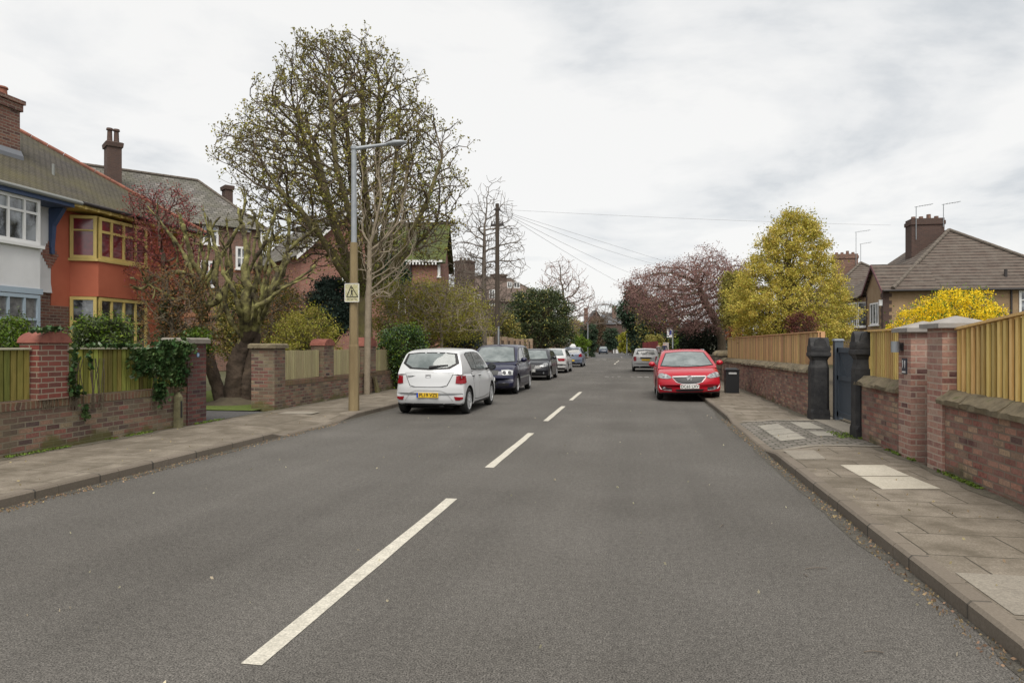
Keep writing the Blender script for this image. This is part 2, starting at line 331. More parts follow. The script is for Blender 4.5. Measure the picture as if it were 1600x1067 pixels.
bark_p = mat('pollard_bark', (.045, .036, .02), .95, (.16, .145, .055), (.27, .26, .09), scale=3.5, bump=1.0, bscale=12, dist=.05, stops=(.40, .54))
bark_pale = mat('pale_bark', (.20, .165, .12), .95, (.27, .225, .165), scale=6, bump=.6)
bark_grey = mat('grey_twig', (.11, .09, .075), .95, (.15, .125, .10), scale=4)
bark_red = mat('reddish_twig', (.17, .095, .085), .95, (.24, .15, .125), scale=4)
galv = mat('galvanised_steel', (.25, .27, .29), .55, (.31, .33, .35), scale=9, metal=.25)
concrete_p = mat('stained_concrete', (.17, .125, .065), .95, (.24, .185, .10), (.20, .19, .06), scale=4, bump=.4, bscale=30, stretch=(1, 1, .25))
wood_new = mat('new_timber', (.42, .255, .11), .85, (.54, .35, .165), scale=5, island=.32, stretch=(6, 6, .6), bump=.2)
wood_yel = mat('yellow_new_timber', (.54, .37, .125), .85, (.66, .48, .19), (.38, .24, .08), scale=5, island=.3, stretch=(6, 6, .6), bump=.2)
wood_mossy = mat('mossy_timber', (.17, .175, .03), .95, (.29, .28, .06), (.09, .075, .03), scale=3, island=.6, stretch=(7, 7, .8), bump=.4)
wood_pale = mat('weathered_timber', (.27, .235, .12), .95, (.33, .29, .165), scale=4, island=.15, stretch=(6, 6, .7), bump=.3)
wood_old = mat('dark_old_timber', (.07, .045, .028), .95, (.12, .08, .05), scale=4, island=.25, stretch=(6, 6, .7), bump=.3)
gate_gr = mat('anthracite_paint', (.055, .068, .085), .5, (.065, .08, .10), scale=2)
black_pl = mat('black_plastic', (.012, .013, .015), .45)
soil = mat('soil', (.06, .048, .032), .98, (.085, .07, .045), scale=4, bump=.8)
grass_m = mat('lawn', (.06, .09, .014), .95, (.10, .13, .022), scale=9, bump=.8, bscale=60)
ground_m = mat('garden_ground', (.055, .06, .025), .98, (.08, .075, .04), scale=.8, bump=.6, bscale=8)
# ================================================================ SETTING
PZ = .11                                  # pavement height above the road
KL, KR, WL, WR = -6.23, 1.93, -8.4, 3.6   # kerbs and garden wall faces
BEND = 92.0
def bx(y): t = max(0, y-BEND); return -.058*t*t/(t+14)
def struct(name, mb, m, **kw): o = mb.build(name, m, None, **kw); o['kind'] = 'structure'; return o
mb = MB(); mb.quad((-900, -60, -.02), (900, -60, -.02), (900, 1500, -.02), (-900, 1500, -.02)); struct('ground', mb, ground_m)
def strip(x0, x1, ys, z, name, m, f=bx):
    mb = MB()
    for a, b in zip(ys[:-1], ys[1:]):
        mb.quad((x0+f(a), a, z), (x1+f(a), a, z), (x1+f(b), b, z), (x0+f(b), b, z))
    return struct(name, mb, m)
far = [y for y in range(92, 420, 8)]+[420]
strip(KL, KR, [-12, 20, 50, 80, 92], 0.0, 'road', asphalt)
strip(KL, KR, far, 0.0, 'road', dark_asphalt)
strip(KL-30, KR+18, [84.5, 91.5], .001+.003, 'side_road', asphalt)
# pavements: tops, kerbs with a real face, dropped at the crossings
def kerbs(side, segs, name):
    mb = MB()
    x = KL if side < 0 else KR
    for y0, y1, z0, z1 in segs:
        a, b = (x-.13, x) if side < 0 else (x, x+.13)
        n = max(1, round((y1-y0)/.92))
        for i in range(n):
            ya = y0+(y1-y0)*i/n+.004; yb = y0+(y1-y0)*(i+1)/n-.004
            za = z0+(z1-z0)*(ya-y0)/(y1-y0); zb = z0+(z1-z0)*(yb-y0)/(y1-y0)
            j = random.uniform(-.004, .004); f = .022
            xs = [(a+j, -.05), (b+j, -.05), (b+j, -f), (b-f*(1 if side < 0 else 0)+j, 0), (a+j+(0 if side < 0 else f), 0), (a+j, -f if side > 0 else 0)]
            if side < 0: prof = [(a, None), (b, None), (b, -f), (b-f, 0), (a, 0)]
            else: prof = [(a, None), (b, None), (b, 0), (a+f, 0), (a, -f)]
            r0 = [(p[0]+j+bx(ya), ya, (za+p[1]) if p[1] is not None else -.05) for p in prof]
            r1 = [(p[0]+j+bx(yb), yb, (zb+p[1]) if p[1] is not None else -.05) for p in prof]
            mb.loft([r1, r0])
    return struct(name, mb, kerbm)
random.seed(5)
DL0, DL1 = 11.7, 14.2        # dropped crossing on the left
DR0, DR1 = 11.35, 15.1         # dropped crossing on the right
kerbs(-1, [(-8, DL0-.35, PZ, PZ), (DL0-.35, DL0, PZ, .025), (DL0, DL1, .025, .025), (DL1, DL1+.9, .025, PZ), (DL1+.9, 84, PZ, PZ)], 'kerb')
kerbs(1, [(-8, DR0-.9, PZ, PZ), (DR0-.9, DR0, PZ, .03), (DR0, DR1, .03, .03), (DR1, DR1+.9, .03, PZ), (DR1+.9, 84, PZ, PZ)], 'kerb')
kerbs(-1, [(92, 200, PZ, PZ)], 'kerb'); kerbs(1, [(92, 200, PZ, PZ)], 'kerb')
def pave(x0, x1, segs, name, m, zin=PZ):
    """pavement top: outer edge x0 (at the kerb, may dip), inner edge x1"""
    mb = MB()
    for y0, y1, z0, z1 in segs:
        xm = x0+(x1-x0)*.45
        a = [(x0, y0, z0), (x0, y1, z1)]; b = [(xm, y0, zin), (xm, y1, zin)]; c = [(x1, y0, zin), (x1, y1, zin)]
        q = [Vector(p) for p in (*a, *b, *c)]
        for p in q: p.x += bx(p.y)
        if x1 > x0: mb.quad(q[0], q[2], q[3], q[1]); mb.quad(q[2], q[4], q[5], q[3])
        else: mb.quad(q[0], q[1], q[3], q[2]); mb.quad(q[2], q[3], q[5], q[4])
    return struct(name, mb, m)
e = .004
pave(KL-.13, WL, [(-8, DL0-.35, PZ-e, PZ-e), (DL0-.35, DL0, PZ-e, .021), (DL0, DL1, .021, .021), (DL1, DL1+.9, .021, PZ-e), (DL1+.9, 84, PZ-e, PZ-e)], 'pavement', slab, PZ-e)
pave(KR+.13, WR, [(-8, DR0-.9, PZ-e, PZ-e), (DR0-.9, DR0, PZ-e, .026), (DR1, DR1+.9, .026, PZ-e), (DR1+.9, 84, PZ-e, PZ-e)], 'pavement', slab, PZ-e)
pave(KR+.13, WR, [(DR0, DR1, .026, .026)], 'pavement', setts, PZ-e)
pave(KL-.13, WL-1, [(y, y+8, PZ-e, PZ-e) for y in range(92, 300, 8)], 'pavement', slab, PZ-e)
pave(KR+.13, WR+.5, [(y, y+8, PZ-e, PZ-e) for y in range(92, 300, 8)], 'pavement', slab, PZ-e)
def grime_shade(x, sgn, y0, y1, z, w0, w1, m, seed, ax=None):  # dark dirt strips that also paint contact shadow along kerbs and wall feet
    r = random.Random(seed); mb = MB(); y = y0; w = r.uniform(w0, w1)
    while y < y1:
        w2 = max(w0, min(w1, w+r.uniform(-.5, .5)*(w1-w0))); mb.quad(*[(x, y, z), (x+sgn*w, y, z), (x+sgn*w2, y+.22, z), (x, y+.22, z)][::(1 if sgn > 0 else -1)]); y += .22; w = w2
    struct('edge_dirt_shade', mb, m)
grit_shade = mat('gutter_grit_shade', (.052, .047, .038), .95, (.085, .077, .063), scale=14, bump=.5); speckle(grit_shade, 90, .7)
foot = mat('pavement_grime_shade', (.085, .075, .052), .95, (.12, .105, .078), scale=9, bump=.4); speckle(foot, 80, .5)
grime_shade(KL+.001, 1, -2, 60, .0035, .03, .16, grit_shade, 1); grime_shade(KR-.001, -1, -2, 60, .0035, .03, .16, grit_shade, 2)
grime_shade(WL+.0, 1, 3, 60, PZ, .03, .18, foot, 3); grime_shade(WR-.001, -1, 3, 11, PZ+.0005, .03, .18, foot, 4); grime_shade(WR-.001, -1, 15.9, 60, PZ, .03, .2, foot, 5)
# worn edging rows either side of the sett crossing
for yy in (DR0-.03, DR1-.12):
    mb = MB(); n = 12
    for i in range(n):
        t0, t1 = i/n, (i+1)/n; xa, xb = KR+.14+(WR-KR-.14)*t0, KR+.14+(WR-KR-.14)*t1
        z = lambda t: .026+(PZ-e-.026)*min(1, t/.45)+.009
        s_ = -.35 if yy < 12 else .35
        cv = lambda t: s_*max(0, 1-t/.35)**2
        mb.quad((xa, yy+cv(t0), z(t0)), (xb, yy+cv(t1), z(t1)), (xb, yy+cv(t1)+.15, z(t1)), (xa, yy+cv(t0)+.15, z(t0)))
    struct('kerb', mb, grey_slab)
def flat(name, pts, z, m): mb = MB(); mb.quad(*[(x, y, z) for x, y in pts]); return struct(name, mb, m)
def gp(u, v, h=PZ): p = P(u, v, F*(H-h)/(v-540)); return (p.x, p.y)
zt = lambda x: .026+(PZ-e-.026)*min(1, (x-KR-.13)/((WR-KR-.13)*.45))
# pale replacement slabs
def slabs(x0, x1, y0, y1, m, z=PZ): flat('pavement', [(x0, y0), (x1, y0), (x1, y1), (x0, y1)], z, m)
flat('pavement', [gp(1379, 764), gp(1470, 763), gp(1423, 744), gp(1344, 744)], PZ, pale_slab); flat('pavement', [gp(1343, 743), gp(1421, 743), gp(1382, 726), gp(1313, 726)], PZ, pale_slab)
flat('pavement', [(KR+.15, gp(1230, 717)[1]), gp(1292, 717), gp(1272, 703), (KR+.15, gp(1211, 703)[1])], PZ, grey_slab)
(gx_, gy_) = gp(1478, 893); slabs(KR+.16, 3.5, gy_-.75, gy_, grey_slab)
pale2 = mat('worn_pale_slab', (.22, .205, .175), .9, (.27, .25, .21), scale=3, bump=.2); speckle(pale2, 60, .25)
for (x0, x1, y0, y1) in ((2.32, 2.72, 12.15, 12.9), (2.32, 2.72, 12.93, 13.6), (2.32, 2.7, 13.63, 14.4), (2.98, 3.3, 12.55, 13.2), (2.98, 3.36, 13.6, 14.7)):
    mb = MB(); mb.quad((x0, y0, zt(x0)+.006), (x1, y0, zt(x1)+.006), (x1, y1, zt(x1)+.006), (x0, y1, zt(x0)+.006)); struct('pavement', mb, pale2)
slabs(-7.9, -7.1, 14.6, 15.1, grey_slab, PZ)
# left driveway and lawn behind the gate
YG0, YG1 = YX(322, WL), YX(391, WL)
flat('driveway', [(WL+.02, YG0-.05), (WL+.02, YG1+.6), (-13.5, YG1+.6), (-13.5, YG0-.05)], PZ, dark_asphalt)
flat('lawn', [(WL-.3, YG1+.6), (-8.7, 30), (-14, 30), (-14, YG1+.6)], .13, grass_m)
flat('lawn', [(WL-.35, 2), (WL-.35, YG0-.2), (-13.8, YG0-.2), (-13.8, 2)], .12, grass_m)
flat('soil', [(WR+.45, 2), (13, 2), (13, 60), (WR+.45, 60)], .13, soil)
flat('gate_threshold', [(WR-.05, 12.5), (WR+2.2, 12.5), (WR+2.2, 15.9), (WR-.05, 15.9)], PZ+.004, grey_slab)
# markings
def line(x, w, y0, y1, m=marking, z=.004, skew=0):
    n = max(1, int((y1-y0)/.5)); mb = MB(); r = random.Random(int(y0*10))
    e0 = [r.uniform(-.006, .006) for _ in range(2*n+2)]
    for i in range(n):
        a = y0+(y1-y0)*i/n; b = y0+(y1-y0)*(i+1)/n
        mb.quad((x-w/2+e0[i]+bx(a), a, z), (x+w/2+e0[n+1+i]+bx(a), a, z), (x+w/2+e0[n+2+i if i+1 < n+1 else 0]+bx(b), b, z), (x-w/2+e0[i+1]+bx(b), b, z))
    o = mb.build('road_marking', m, None); o['kind'] = 'structure'; return o
CX = -1.93
ys = [3.35]
for k in range(14):
    y0 = 3.30+5.88*k
    if y0 < 78 and (k < 4 or k > 9): line(CX, .115, y0, y0+(3.95 if k < 1 else 3.75))
line(CX, .1, 97, 100); line(CX, .1, 103, 106)
# faint broken line across the right lane
r = random.Random(3)
for i in range(11):
    x = CX+.3+i*.33+r.uniform(-.05, .05); w = r.uniform(.12, .3)
    if i in (3, 7): continue
    y = 37.0+r.uniform(-.15, .25); mb = MB()
    mb.quad((x, y, .004), (x+w, y+r.uniform(-.2, .2), .004), (x+w, y+.22, .004), (x, y+.28, .004)); struct('road_marking', mb, worn_mark)
for sx in (-1, 1):   # arrows on the raised table and its pale edge
    mb = MB(); cx = -4.1 if sx < 0 else 0.1
    mb.quad((cx-.7, 81, .012), (cx, 84, .012), (cx+.1, 84, .012), (cx-.4, 81, .012)); mb.quad((cx+.8, 81, .012), (cx+.5, 81, .012), (cx, 84, .0125), (cx+.1, 84, .0125))
    struct('road_marking', mb, worn_mark)
flat('road_marking', [(KL, 91.6), (KR, 91.6), (KR, 91.85), (KL, 91.85)], .008, worn_mark)
flat('road_marking', [(KL-8, 84.2), (KL, 84.2), (KL, 84.5), (KL-8, 84.5)], .008, worn_mark)
# far hillside beyond the end of the street
mb = MB(); r = random.Random(9); ring = []
for i in range(40):
    u = -200+i*45; p = P(u, 540, 560); q = P(u, 540, 620)
    hgt = 7+3*math.sin(i*.7)+r.uniform(-1.5, 1.5)
    ring.append((p, q, hgt))
for (p, q, h_), (p2, q2, h2) in zip(ring[:-1], ring[1:]):
    mb.quad((p.x, p.y, -1), (p2.x, p2.y, -1), (q2.x, q2.y, h2), (q.x, q.y, h_))
struct('distant_hill', mb, mat('far_woodland', (.06, .07, .045), .95, (.10, .09, .07), scale=.08, bump=1, bscale=.4))
# litter in the gutters
rng = np.random.default_rng(4)
def litter(name, xs, ys, zs, n, col, size, label):
    x = rng.uniform(*xs, n); y = rng.uniform(0, 1, n)**1.5*(ys[1]-ys[0])+ys[0]; z = np.full(n, zs)+rng.uniform(0, .01, n)
    m = mat(name+'_m'+str(n), col, .9, island=.45)
    o = leaves(name, np.stack([x, y, z], 1), size, m, None, rng, nrm=np.array([[0, 0, 2.5]]*n), aspect=.6)
    tagp(o, label, 'litter', kind='stuff')
litter('fallen_leaves', (KR-.14, KR-.005), (3, 16), .006, 900, (.24, .17, .10), .024, 'dry leaf litter caught along the right hand kerb')
litter('fallen_leaves', (KL+.01, KL+.22), (5, 14), .006, 900, (.20, .15, .09), .024, 'dry leaf litter caught along the left hand kerb')
litter('fallen_leaves', (-5.5, 1.8), (2.4, 18), .006, 90, (.42, .38, .26), .028, 'scattered leaf scraps lying on the open road')
litter('fallen_leaves', (2.1, 3.5), (3, 15), PZ+.004, 70, (.30, .24, .14), .03, 'scattered leaf scraps on the right hand pavement')
litter('fallen_leaves', (-8.2, -6.4), (6, 15), PZ+.004, 60, (.30, .24, .14), .03, 'scattered leaf scraps on the left hand pavement')
mb = MB()
for p in ([P(1245, 985, 0).xy]*0): pass
for (u, v, a, l) in ((1258, 890, .3, .17), (1125, 825, 1.2, .12), (1350, 1020, .1, .1), (1262, 902, 2.0, .05)):
    x, y = gp(u, v, 0); mb.tube([(x, y, .008), (x+l*.5*math.cos(a), y+l*.5*math.sin(a)+.01, .012), (x+l*math.cos(a), y+l*math.sin(a), .008)], .003, 4)
o = mb.build('twigs', bark_grey); tagp(o, 'a few bare twigs dropped on the asphalt at lower right', 'twigs', kind='stuff')
# moss along wall feet
def moss(xs, ys, n, label):
    x = rng.uniform(*xs, n); y = rng.uniform(*ys, n); keep = np.sin(y*3.1)+np.sin(y*7.7)*.6 > .2; x, y = x[keep], y[keep]
    o = leaves('moss', np.stack([x, y, PZ+rng.uniform(0, .025, len(x))], 1), .035, mat('moss_green', (.10, .15, .02), .95, island=.35), None, rng, upright=1.0)
    tagp(o, label, 'moss', kind='stuff')
moss((WR-.07, WR), (6.5, 12.4), 1500, 'green moss and weeds along the foot of the right hand walls')
moss((WL, WL+.10), (7.5, 13.2), 1500, 'green moss and weeds along the foot of the left hand wall')
moss((WR-.35, WR+.1), (12.0, 13.1), 500, 'tuft of grass at the foot of the nearer black gatepost')
# ================================================================ GARDEN WALLS, PIERS, FENCES, GATES
def wall_seg(side, y0, y1, top, label, m=brick_r, cope=None, th=.23, name='garden_wall', base=0.0, group=None, top1=None, soldier=False, x=None):
    X = (WR if side > 0 else WL) if x is None else x
    t1 = top if top1 is None else top1
    o = thing(name, label, 'wall', (X+side*th/2, (y0+y1)/2, base), group)
    xa, xb = (X, X+th) if side > 0 else (X-th, X)
    mb = MB(); ct = .16 if cope == 'stone' else (.11 if soldier else .0)
    n = max(1, int((y1-y0)/1.2))
    f = lambda y: top+(t1-top)*(y-y0)/(y1-y0)
    mb.loft([[(xa, y, base), (xb, y, base), (xb, y, f(y)-ct), (xa, y, f(y)-ct)] for y in (y1, y0)])
    mb.build('brickwork', m, o)
    if cope == 'stone':
        mc = MB(); y = y0; r = random.Random(int(y0*7))
        while y < y1-.05:
            l = min(r.uniform(.75, 1.15), y1-y); s = side
            zc = f(y+l/2)-ct; sub = max(2, int(l/.12)); rings = []
            for i in range(sub+1):
                yy = y+.006+(l-.012)*i/sub; j = lambda a: r.uniform(-a, a)*1.9
                xo = X-s*.075
                rings.append([(xo+j(.012), yy, f(yy)-ct+.0), (xo+j(.012), yy, f(yy)-ct+.055+j(.008)), (X+s*(.05+j(.012)), yy, f(yy)+j(.009)), (X+s*(th*.75), yy, f(yy)+j(.006)), (X+s*(th+.03), yy, f(yy)-ct+.05), (X+s*(th+.03), yy, f(yy)-ct)][::(1 if s > 0 else -1)])
            mc.loft(rings[::-1]); y += l
        mc.build('coping', stone, o, smooth=True, sharp=32)
    if soldier:
        mc = MB(); mc.loft([[(xa-.012, y, f(y)-.11), (xb+.012, y, f(y)-.11), (xb+.012, y, f(y)), (xa-.012, y, f(y))] for y in (y1, y0)])
        mc.build('coping', blocks('soldier_course', [(.07, .04, .035), (.16, .07, .05), (.10, .06, .045)], (.17, .14, .10), bw=.08, rh=.6, ms=.012, off=0, var=.4, dirt=(.12, .12, .04), dirtamt=.5), o)
    return o
wall_seg(1, 5.2, 9.18, 1.02, 'low brick wall with rough stone coping below the nearest timber fence', brick_r, 'stone', top1=1.09)
wall_seg(1, 10.56, 12.42, 1.12, 'short brick wall with sandstone coping between black gatepost and capped pier', brick_r, 'stone', top1=1.14)
wall_seg(1, 15.85, 31.5, 1.2, 'long red brick wall with mossy stone coping behind the black bin', brick_r, 'stone', top1=1.1)
wall_seg(1, 34.2, 84, 1.15, 'distant brick wall along the right pavement beyond the stone pillars', brick_dk)
# fences: battens in front of boards
def fence_panel(side, X, y0, y1, z0, z1, m, label, z1b=None, z0b=None, pitch=.10, bw=.045, rail=True, group=None, boards=True, posts=(), depth=.03):
    o = thing('timber_fence', label, 'fence', (X, (y0+y1)/2, z0), group)
    z1b = z1 if z1b is None else z1b; z0b = z0 if z0b is None else z0b
    mb = MB(); y = y0; r = random.Random(int((y0+z1)*31))
    T = lambda y: z1+(z1b-z1)*(y-y0)/(y1-y0); Bz = lambda y: z0+(z0b-z0)*(y-y0)/(y1-y0)
    while y < y1-bw*.5:
        b = min(y+bw, y1); j = r.uniform(-.006, .006)
        xa, xb = (X-.002+j*.4, X+depth-.008) if side > 0 else (X-depth+.008, X+.002+j*.4)
        mb.loft([[(xa, yy, Bz(yy)), (xb, yy, Bz(yy)), (xb, yy, T(yy)+j), (xa, yy, T(yy)+j)] for yy in (b, y)])
        y += pitch
    mb.build('batten', m, o); o.children[0].name = 'battens'
    if boards:
        mb = MB(); y = y0+pitch/2
        while y < y1-pitch:
            xa, xb = (X+depth, X+depth+.018) if side > 0 else (X-depth-.018, X-depth)
            y2 = min(y+pitch-.004, y1)
            mb.loft([[(xa, yy, Bz(yy)+.01), (xb, yy, Bz(yy)+.01), (xb, yy, T(yy)-.01), (xa, yy, T(yy)-.01)] for yy in (y2, y)])
            y += pitch
        mb.build('boards', m if boards is True else boards, o)
    if rail:
        mb = MB(); xa, xb = X-.03, X+.06
        if side < 0: xa, xb = X-.06, X+.03
        mb.loft([[(xa, yy, T(yy)+.004), (xb, yy, T(yy)+.004), (xb, yy, T(yy)+.032), (xa, yy, T(yy)+.032)] for yy in (y1, y0)])
        mb.build('capping_rail', rail if rail is not True else m, o)
    for py in posts:
        mb = MB(); xa, xb = (X+.05, X+.14) if side > 0 else (X-.14, X-.05); mb.box(xa, xb, py-.045, py+.045, Bz(py)-.3, T(py)+.02); mb.build('post', m, o)
    return o
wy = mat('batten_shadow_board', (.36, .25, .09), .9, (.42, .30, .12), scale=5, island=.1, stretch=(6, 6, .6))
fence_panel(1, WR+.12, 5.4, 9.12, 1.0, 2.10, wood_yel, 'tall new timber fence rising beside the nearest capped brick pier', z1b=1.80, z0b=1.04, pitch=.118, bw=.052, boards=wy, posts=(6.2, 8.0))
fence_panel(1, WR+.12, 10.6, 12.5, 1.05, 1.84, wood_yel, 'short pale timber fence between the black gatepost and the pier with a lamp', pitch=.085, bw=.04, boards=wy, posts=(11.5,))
fence_panel(1, WR+.22, 16.0, 31.3, 1.0, 1.90, wood_new, 'long new timber fence below the golden tree', pitch=.10, bw=.075, posts=(16.05, 19, 22, 25, 28, 31.2), z1b=1.92)
# capped piers
def cap_pier(y0, y1, top, label, wx=.47):
    o = thing('brick_pier', label, 'pier', (WR+wx/2, (y0+y1)/2, 0), 'capped brick piers beside the foot gate')
    mb = MB(); mb.box(WR-.03, WR-.03+wx, y0, y1, 0, top); mb.build('brickwork', brick_p, o)
    mb = MB(); a, b, c, d = WR-.10, WR+wx+.04, y0-.07, y1+.07; z = top
    mb.loft([[(a, c, z), (b, c, z), (b, d, z), (a, d, z)], [(a, c, z+.055), (b, c, z+.055), (b, d, z+.055), (a, d, z+.055)], [((a+b)/2-.01, (c+d)/2-.01, z+.15), ((a+b)/2+.01, (c+d)/2-.01, z+.15), ((a+b)/2+.01, (c+d)/2+.01, z+.15), ((a+b)/2-.01, (c+d)/2+.01, z+.15)]])
    mb.build('cap', cap_c, o)
    return o
cap_pier(9.14, 9.58, 1.83, 'taller capped brick pier nearest the camera beside the tall fence')
cap_pier(10.12, 10.56, 1.80, 'capped brick pier carrying the small lamp and the house number')
mb = MB(); mb.box(WR+.32, WR+.36, 9.6, 10.1, PZ+.02, 1.75); o = mb.build('foot_gate', gate_gr); tagp(o, 'narrow dark side gate set back between the two capped piers', 'gate')
o = thing('wall_lamp', 'small drum wall lamp fixed to the capped brick pier', 'lamp', (WR-.03, 10.42, 1.62))
mb = MB(); mb.cyl(WR-.12, 10.42, 1.53, 1.68, .055, sides=16); mb.build('lamp_shade', galv, o, smooth=True)
mb = MB(); mb.box(WR-.075, WR-.028, 10.39, 10.45, 1.58, 1.63); mb.box(WR-.045, WR-.03, 10.37, 10.47, 1.55, 1.66); mb.build('bracket', dark_p, o)
o = thing('number_plaque', 'dark slate number plaque on the pier below the lamp', 'sign', (WR-.03, 10.3, 1.3))
mb = MB(); mb.box(WR-.045, WR-.031, 10.24, 10.40, 1.24, 1.45); mb.build('plate', mat('dark_slate_plate', (.03, .035, .05), .4), o)
text('lettering', '11', .15, frame_m((WR-.048, 10.32, 1.365), (0, -1, 0), (0, 0, 1)), white_p, o)
mb = MB(); mb.box(WR-.049, WR-.046, 10.26, 10.38, 1.255, 1.275); mb.build('underline', white_p, o)
# black stone gateposts
def gatepost(y, top, label, s=.185):
    x = WR+.10; o = thing('stone_gatepost', label, 'gatepost', (x, y, 0), 'blackened stone gateposts')
    mb = MB()
    def ring(z, h, c=.05): return [(x-h+c, y-h, z), (x+h-c, y-h, z), (x+h, y-h+c, z), (x+h, y+h-c, z), (x+h-c, y+h, z), (x-h+c, y+h, z), (x-h, y+h-c, z), (x-h, y-h+c, z)]
    b = top-1.7
    mb.loft([ring(0, s, .01), ring(.25, s, .01), ring(.32, s*.97, .055), ring(b+1.13, s*.95, .055), ring(b+1.20, s*.86, .05), ring(b+1.28, s*.80, .04), ring(b+1.33, s*.90, .02), ring(b+1.37, s*1.08, .01), ring(b+1.40, s*1.08, .01), ring(b+1.44, s*1.06, .01), ring(b+1.45, s*.95, .01)])
    mb.build('shaft', stone_dk, o)
    # carved head: a rounded pediment on each face
    mb = MB(); h = s*1.04
    h = s*1.0; prof = [(-h, b+1.45), (h, b+1.45), (h*1.04, b+1.50), (h, b+1.565), (h*.9, b+1.58), (h*.78, b+1.56), (h*.66, b+1.59), (h*.56, b+1.66), (h*.36, b+1.725), (0, b+1.75), (-h*.36, b+1.725), (-h*.56, b+1.66), (-h*.66, b+1.59), (-h*.78, b+1.56), (-h*.9, b+1.58), (-h, b+1.565), (-h*1.04, b+1.50)]
    mb.loft([[(x+a, yy, z) for a, z in prof] for yy in (y+h*.8, y-h*.985)])
    mb.loft([[(xx, y+a, z-.004) for a, z in prof] for xx in (x-h*.99, x+h*.99)])
    mb.build('carved_head', stone_dk, o, smooth=True, sharp=30)
    return o
gatepost(YX(1341, WR), 1.81, 'nearer black stone gatepost with a carved head beside the short fence')
gatepost(YX(1270, WR)-.05, 1.74, 'farther black stone gatepost at the end of the long brick wall')
# drive gate, anthracite, upper half of diagonal boards
ya, yb = YX(1341, WR)+.2, YX(1270, WR)-.3; xg = WR+.42
o = thing('drive_gate', 'dark grey boarded drive gate between the two black gateposts', 'gate', (xg, (ya+yb)/2, PZ))
mb = MB(); z0, zm, z1 = .2, .93, 1.58
for (a, b, c, d) in ((ya, yb, z0, z0+.1), (ya, yb, zm, zm+.09), (ya, yb, z1-.1, z1), (ya, ya+.1, z0, z1), (yb-.1, yb, z0, z1)): mb.box(xg-.03, xg+.03, a, b, c, d)
mb.build('gate_frame', gate_gr, o)
mb = MB(); mb.box(xg-.01, xg+.012, ya+.09, yb-.09, z0+.09, zm+.01)
y = ya+.1-.55
while y < yb-.1:       # diagonal slats clipped to the opening
    pts = [(y, zm+.09), (y+.05, zm+.09), (y+.05+.5, z1-.1), (y+.5, z1-.1)]
    lo, hi = ya+.1, yb-.1
    if pts[0][0] >= lo and pts[2][0] <= hi:
        mb.loft([[(xx, a, b) for a, b in pts] for xx in (xg-.018, xg+.006)])
    y += .08
mb.box(xg+.008, xg+.02, ya+.09, yb-.09, zm+.05, z1-.05)
mb.build('gate_panel', gate_gr, o)
mb = MB(); mb.box(xg-.05, xg-.03, ya+.5, ya+.62, zm+.02, zm+.05); mb.build('latch', galv, o)
o = thing('gate_support_post', 'square dark grey post holding the drive gate beside the farther gatepost', 'post', (WR+.36, yb+.12, 0))
mb = MB(); mb.box(WR+.36, WR+.52, yb+.02, yb+.18, 0, 1.72); mb.build('shaft', gate_gr, o)
mb = MB(); mb.box(WR+.34, WR+.54, yb, yb+.20, 1.72, 1.76, taper=.02); mb.build('cap', mat('grey_cap', (.12, .14, .17), .5), o)
# rough stone pillars beyond the wall
for i, (y, l) in enumerate(((32.0, 'rough stone pillar at the end of the long timber fence'), (33.6, 'rough stone pillar farther along, beside the first stone pillar'))):
    o = thing('stone_pillar', l, 'pillar', (WR+.2, y, 0), 'rough stone pillars'); r = random.Random(i)
    mb = MB(); mb.box(WR-.1, WR+.5, y-.32, y+.32, 0, 1.18); mb.build('stonework', blocks('rubble_stone', [(.10, .085, .065), (.16, .135, .105), (.13, .11, .085)], (.06, .05, .04), bw=.35, rh=.2, ms=.02, var=.5, bump=1), o)
    mb = MB(); mb.loft([[(WR-.16, y-.38, 1.18), (WR+.56, y-.38, 1.18), (WR+.56, y+.38, 1.18), (WR-.16, y+.38, 1.18)], [(WR-.14, y-.36, 1.28), (WR+.54, y-.36, 1.28), (WR+.54, y+.36, 1.28), (WR-.14, y+.36, 1.28)], [(WR, y-.2, 1.40), (WR+.4, y-.2, 1.40), (WR+.4, y+.2, 1.40), (WR, y+.2, 1.40)]]); mb.build('cap', stone, o)
# black bin
by = YX(1143, 3.0); bxx = 3.0
o = thing('litter_bin', 'black square bin standing on the pavement against the long brick wall', 'bin', (bxx, by, PZ))
mb = MB(); mb.box(bxx-.20, bxx+.20, by-.25, by+.25, PZ, PZ+.70, taper=-.01); mb.build('bin_body', black_pl, o)
mb = MB(); mb.box(bxx-.22, bxx+.22, by-.28, by+.28, PZ+.713, PZ+.75); mb.box(bxx-.19, bxx+.19, by-.24, by+.24, PZ+.75, PZ+.80, taper=.06); mb.build('bin_lid', black_pl, o)
mb = MB(); mb.box(bxx-.12, bxx+.12, by-.282, by-.255, PZ+.60, PZ+.66); mb.build('lid_label', mat('grey_label', (.35, .36, .36), .6), o)
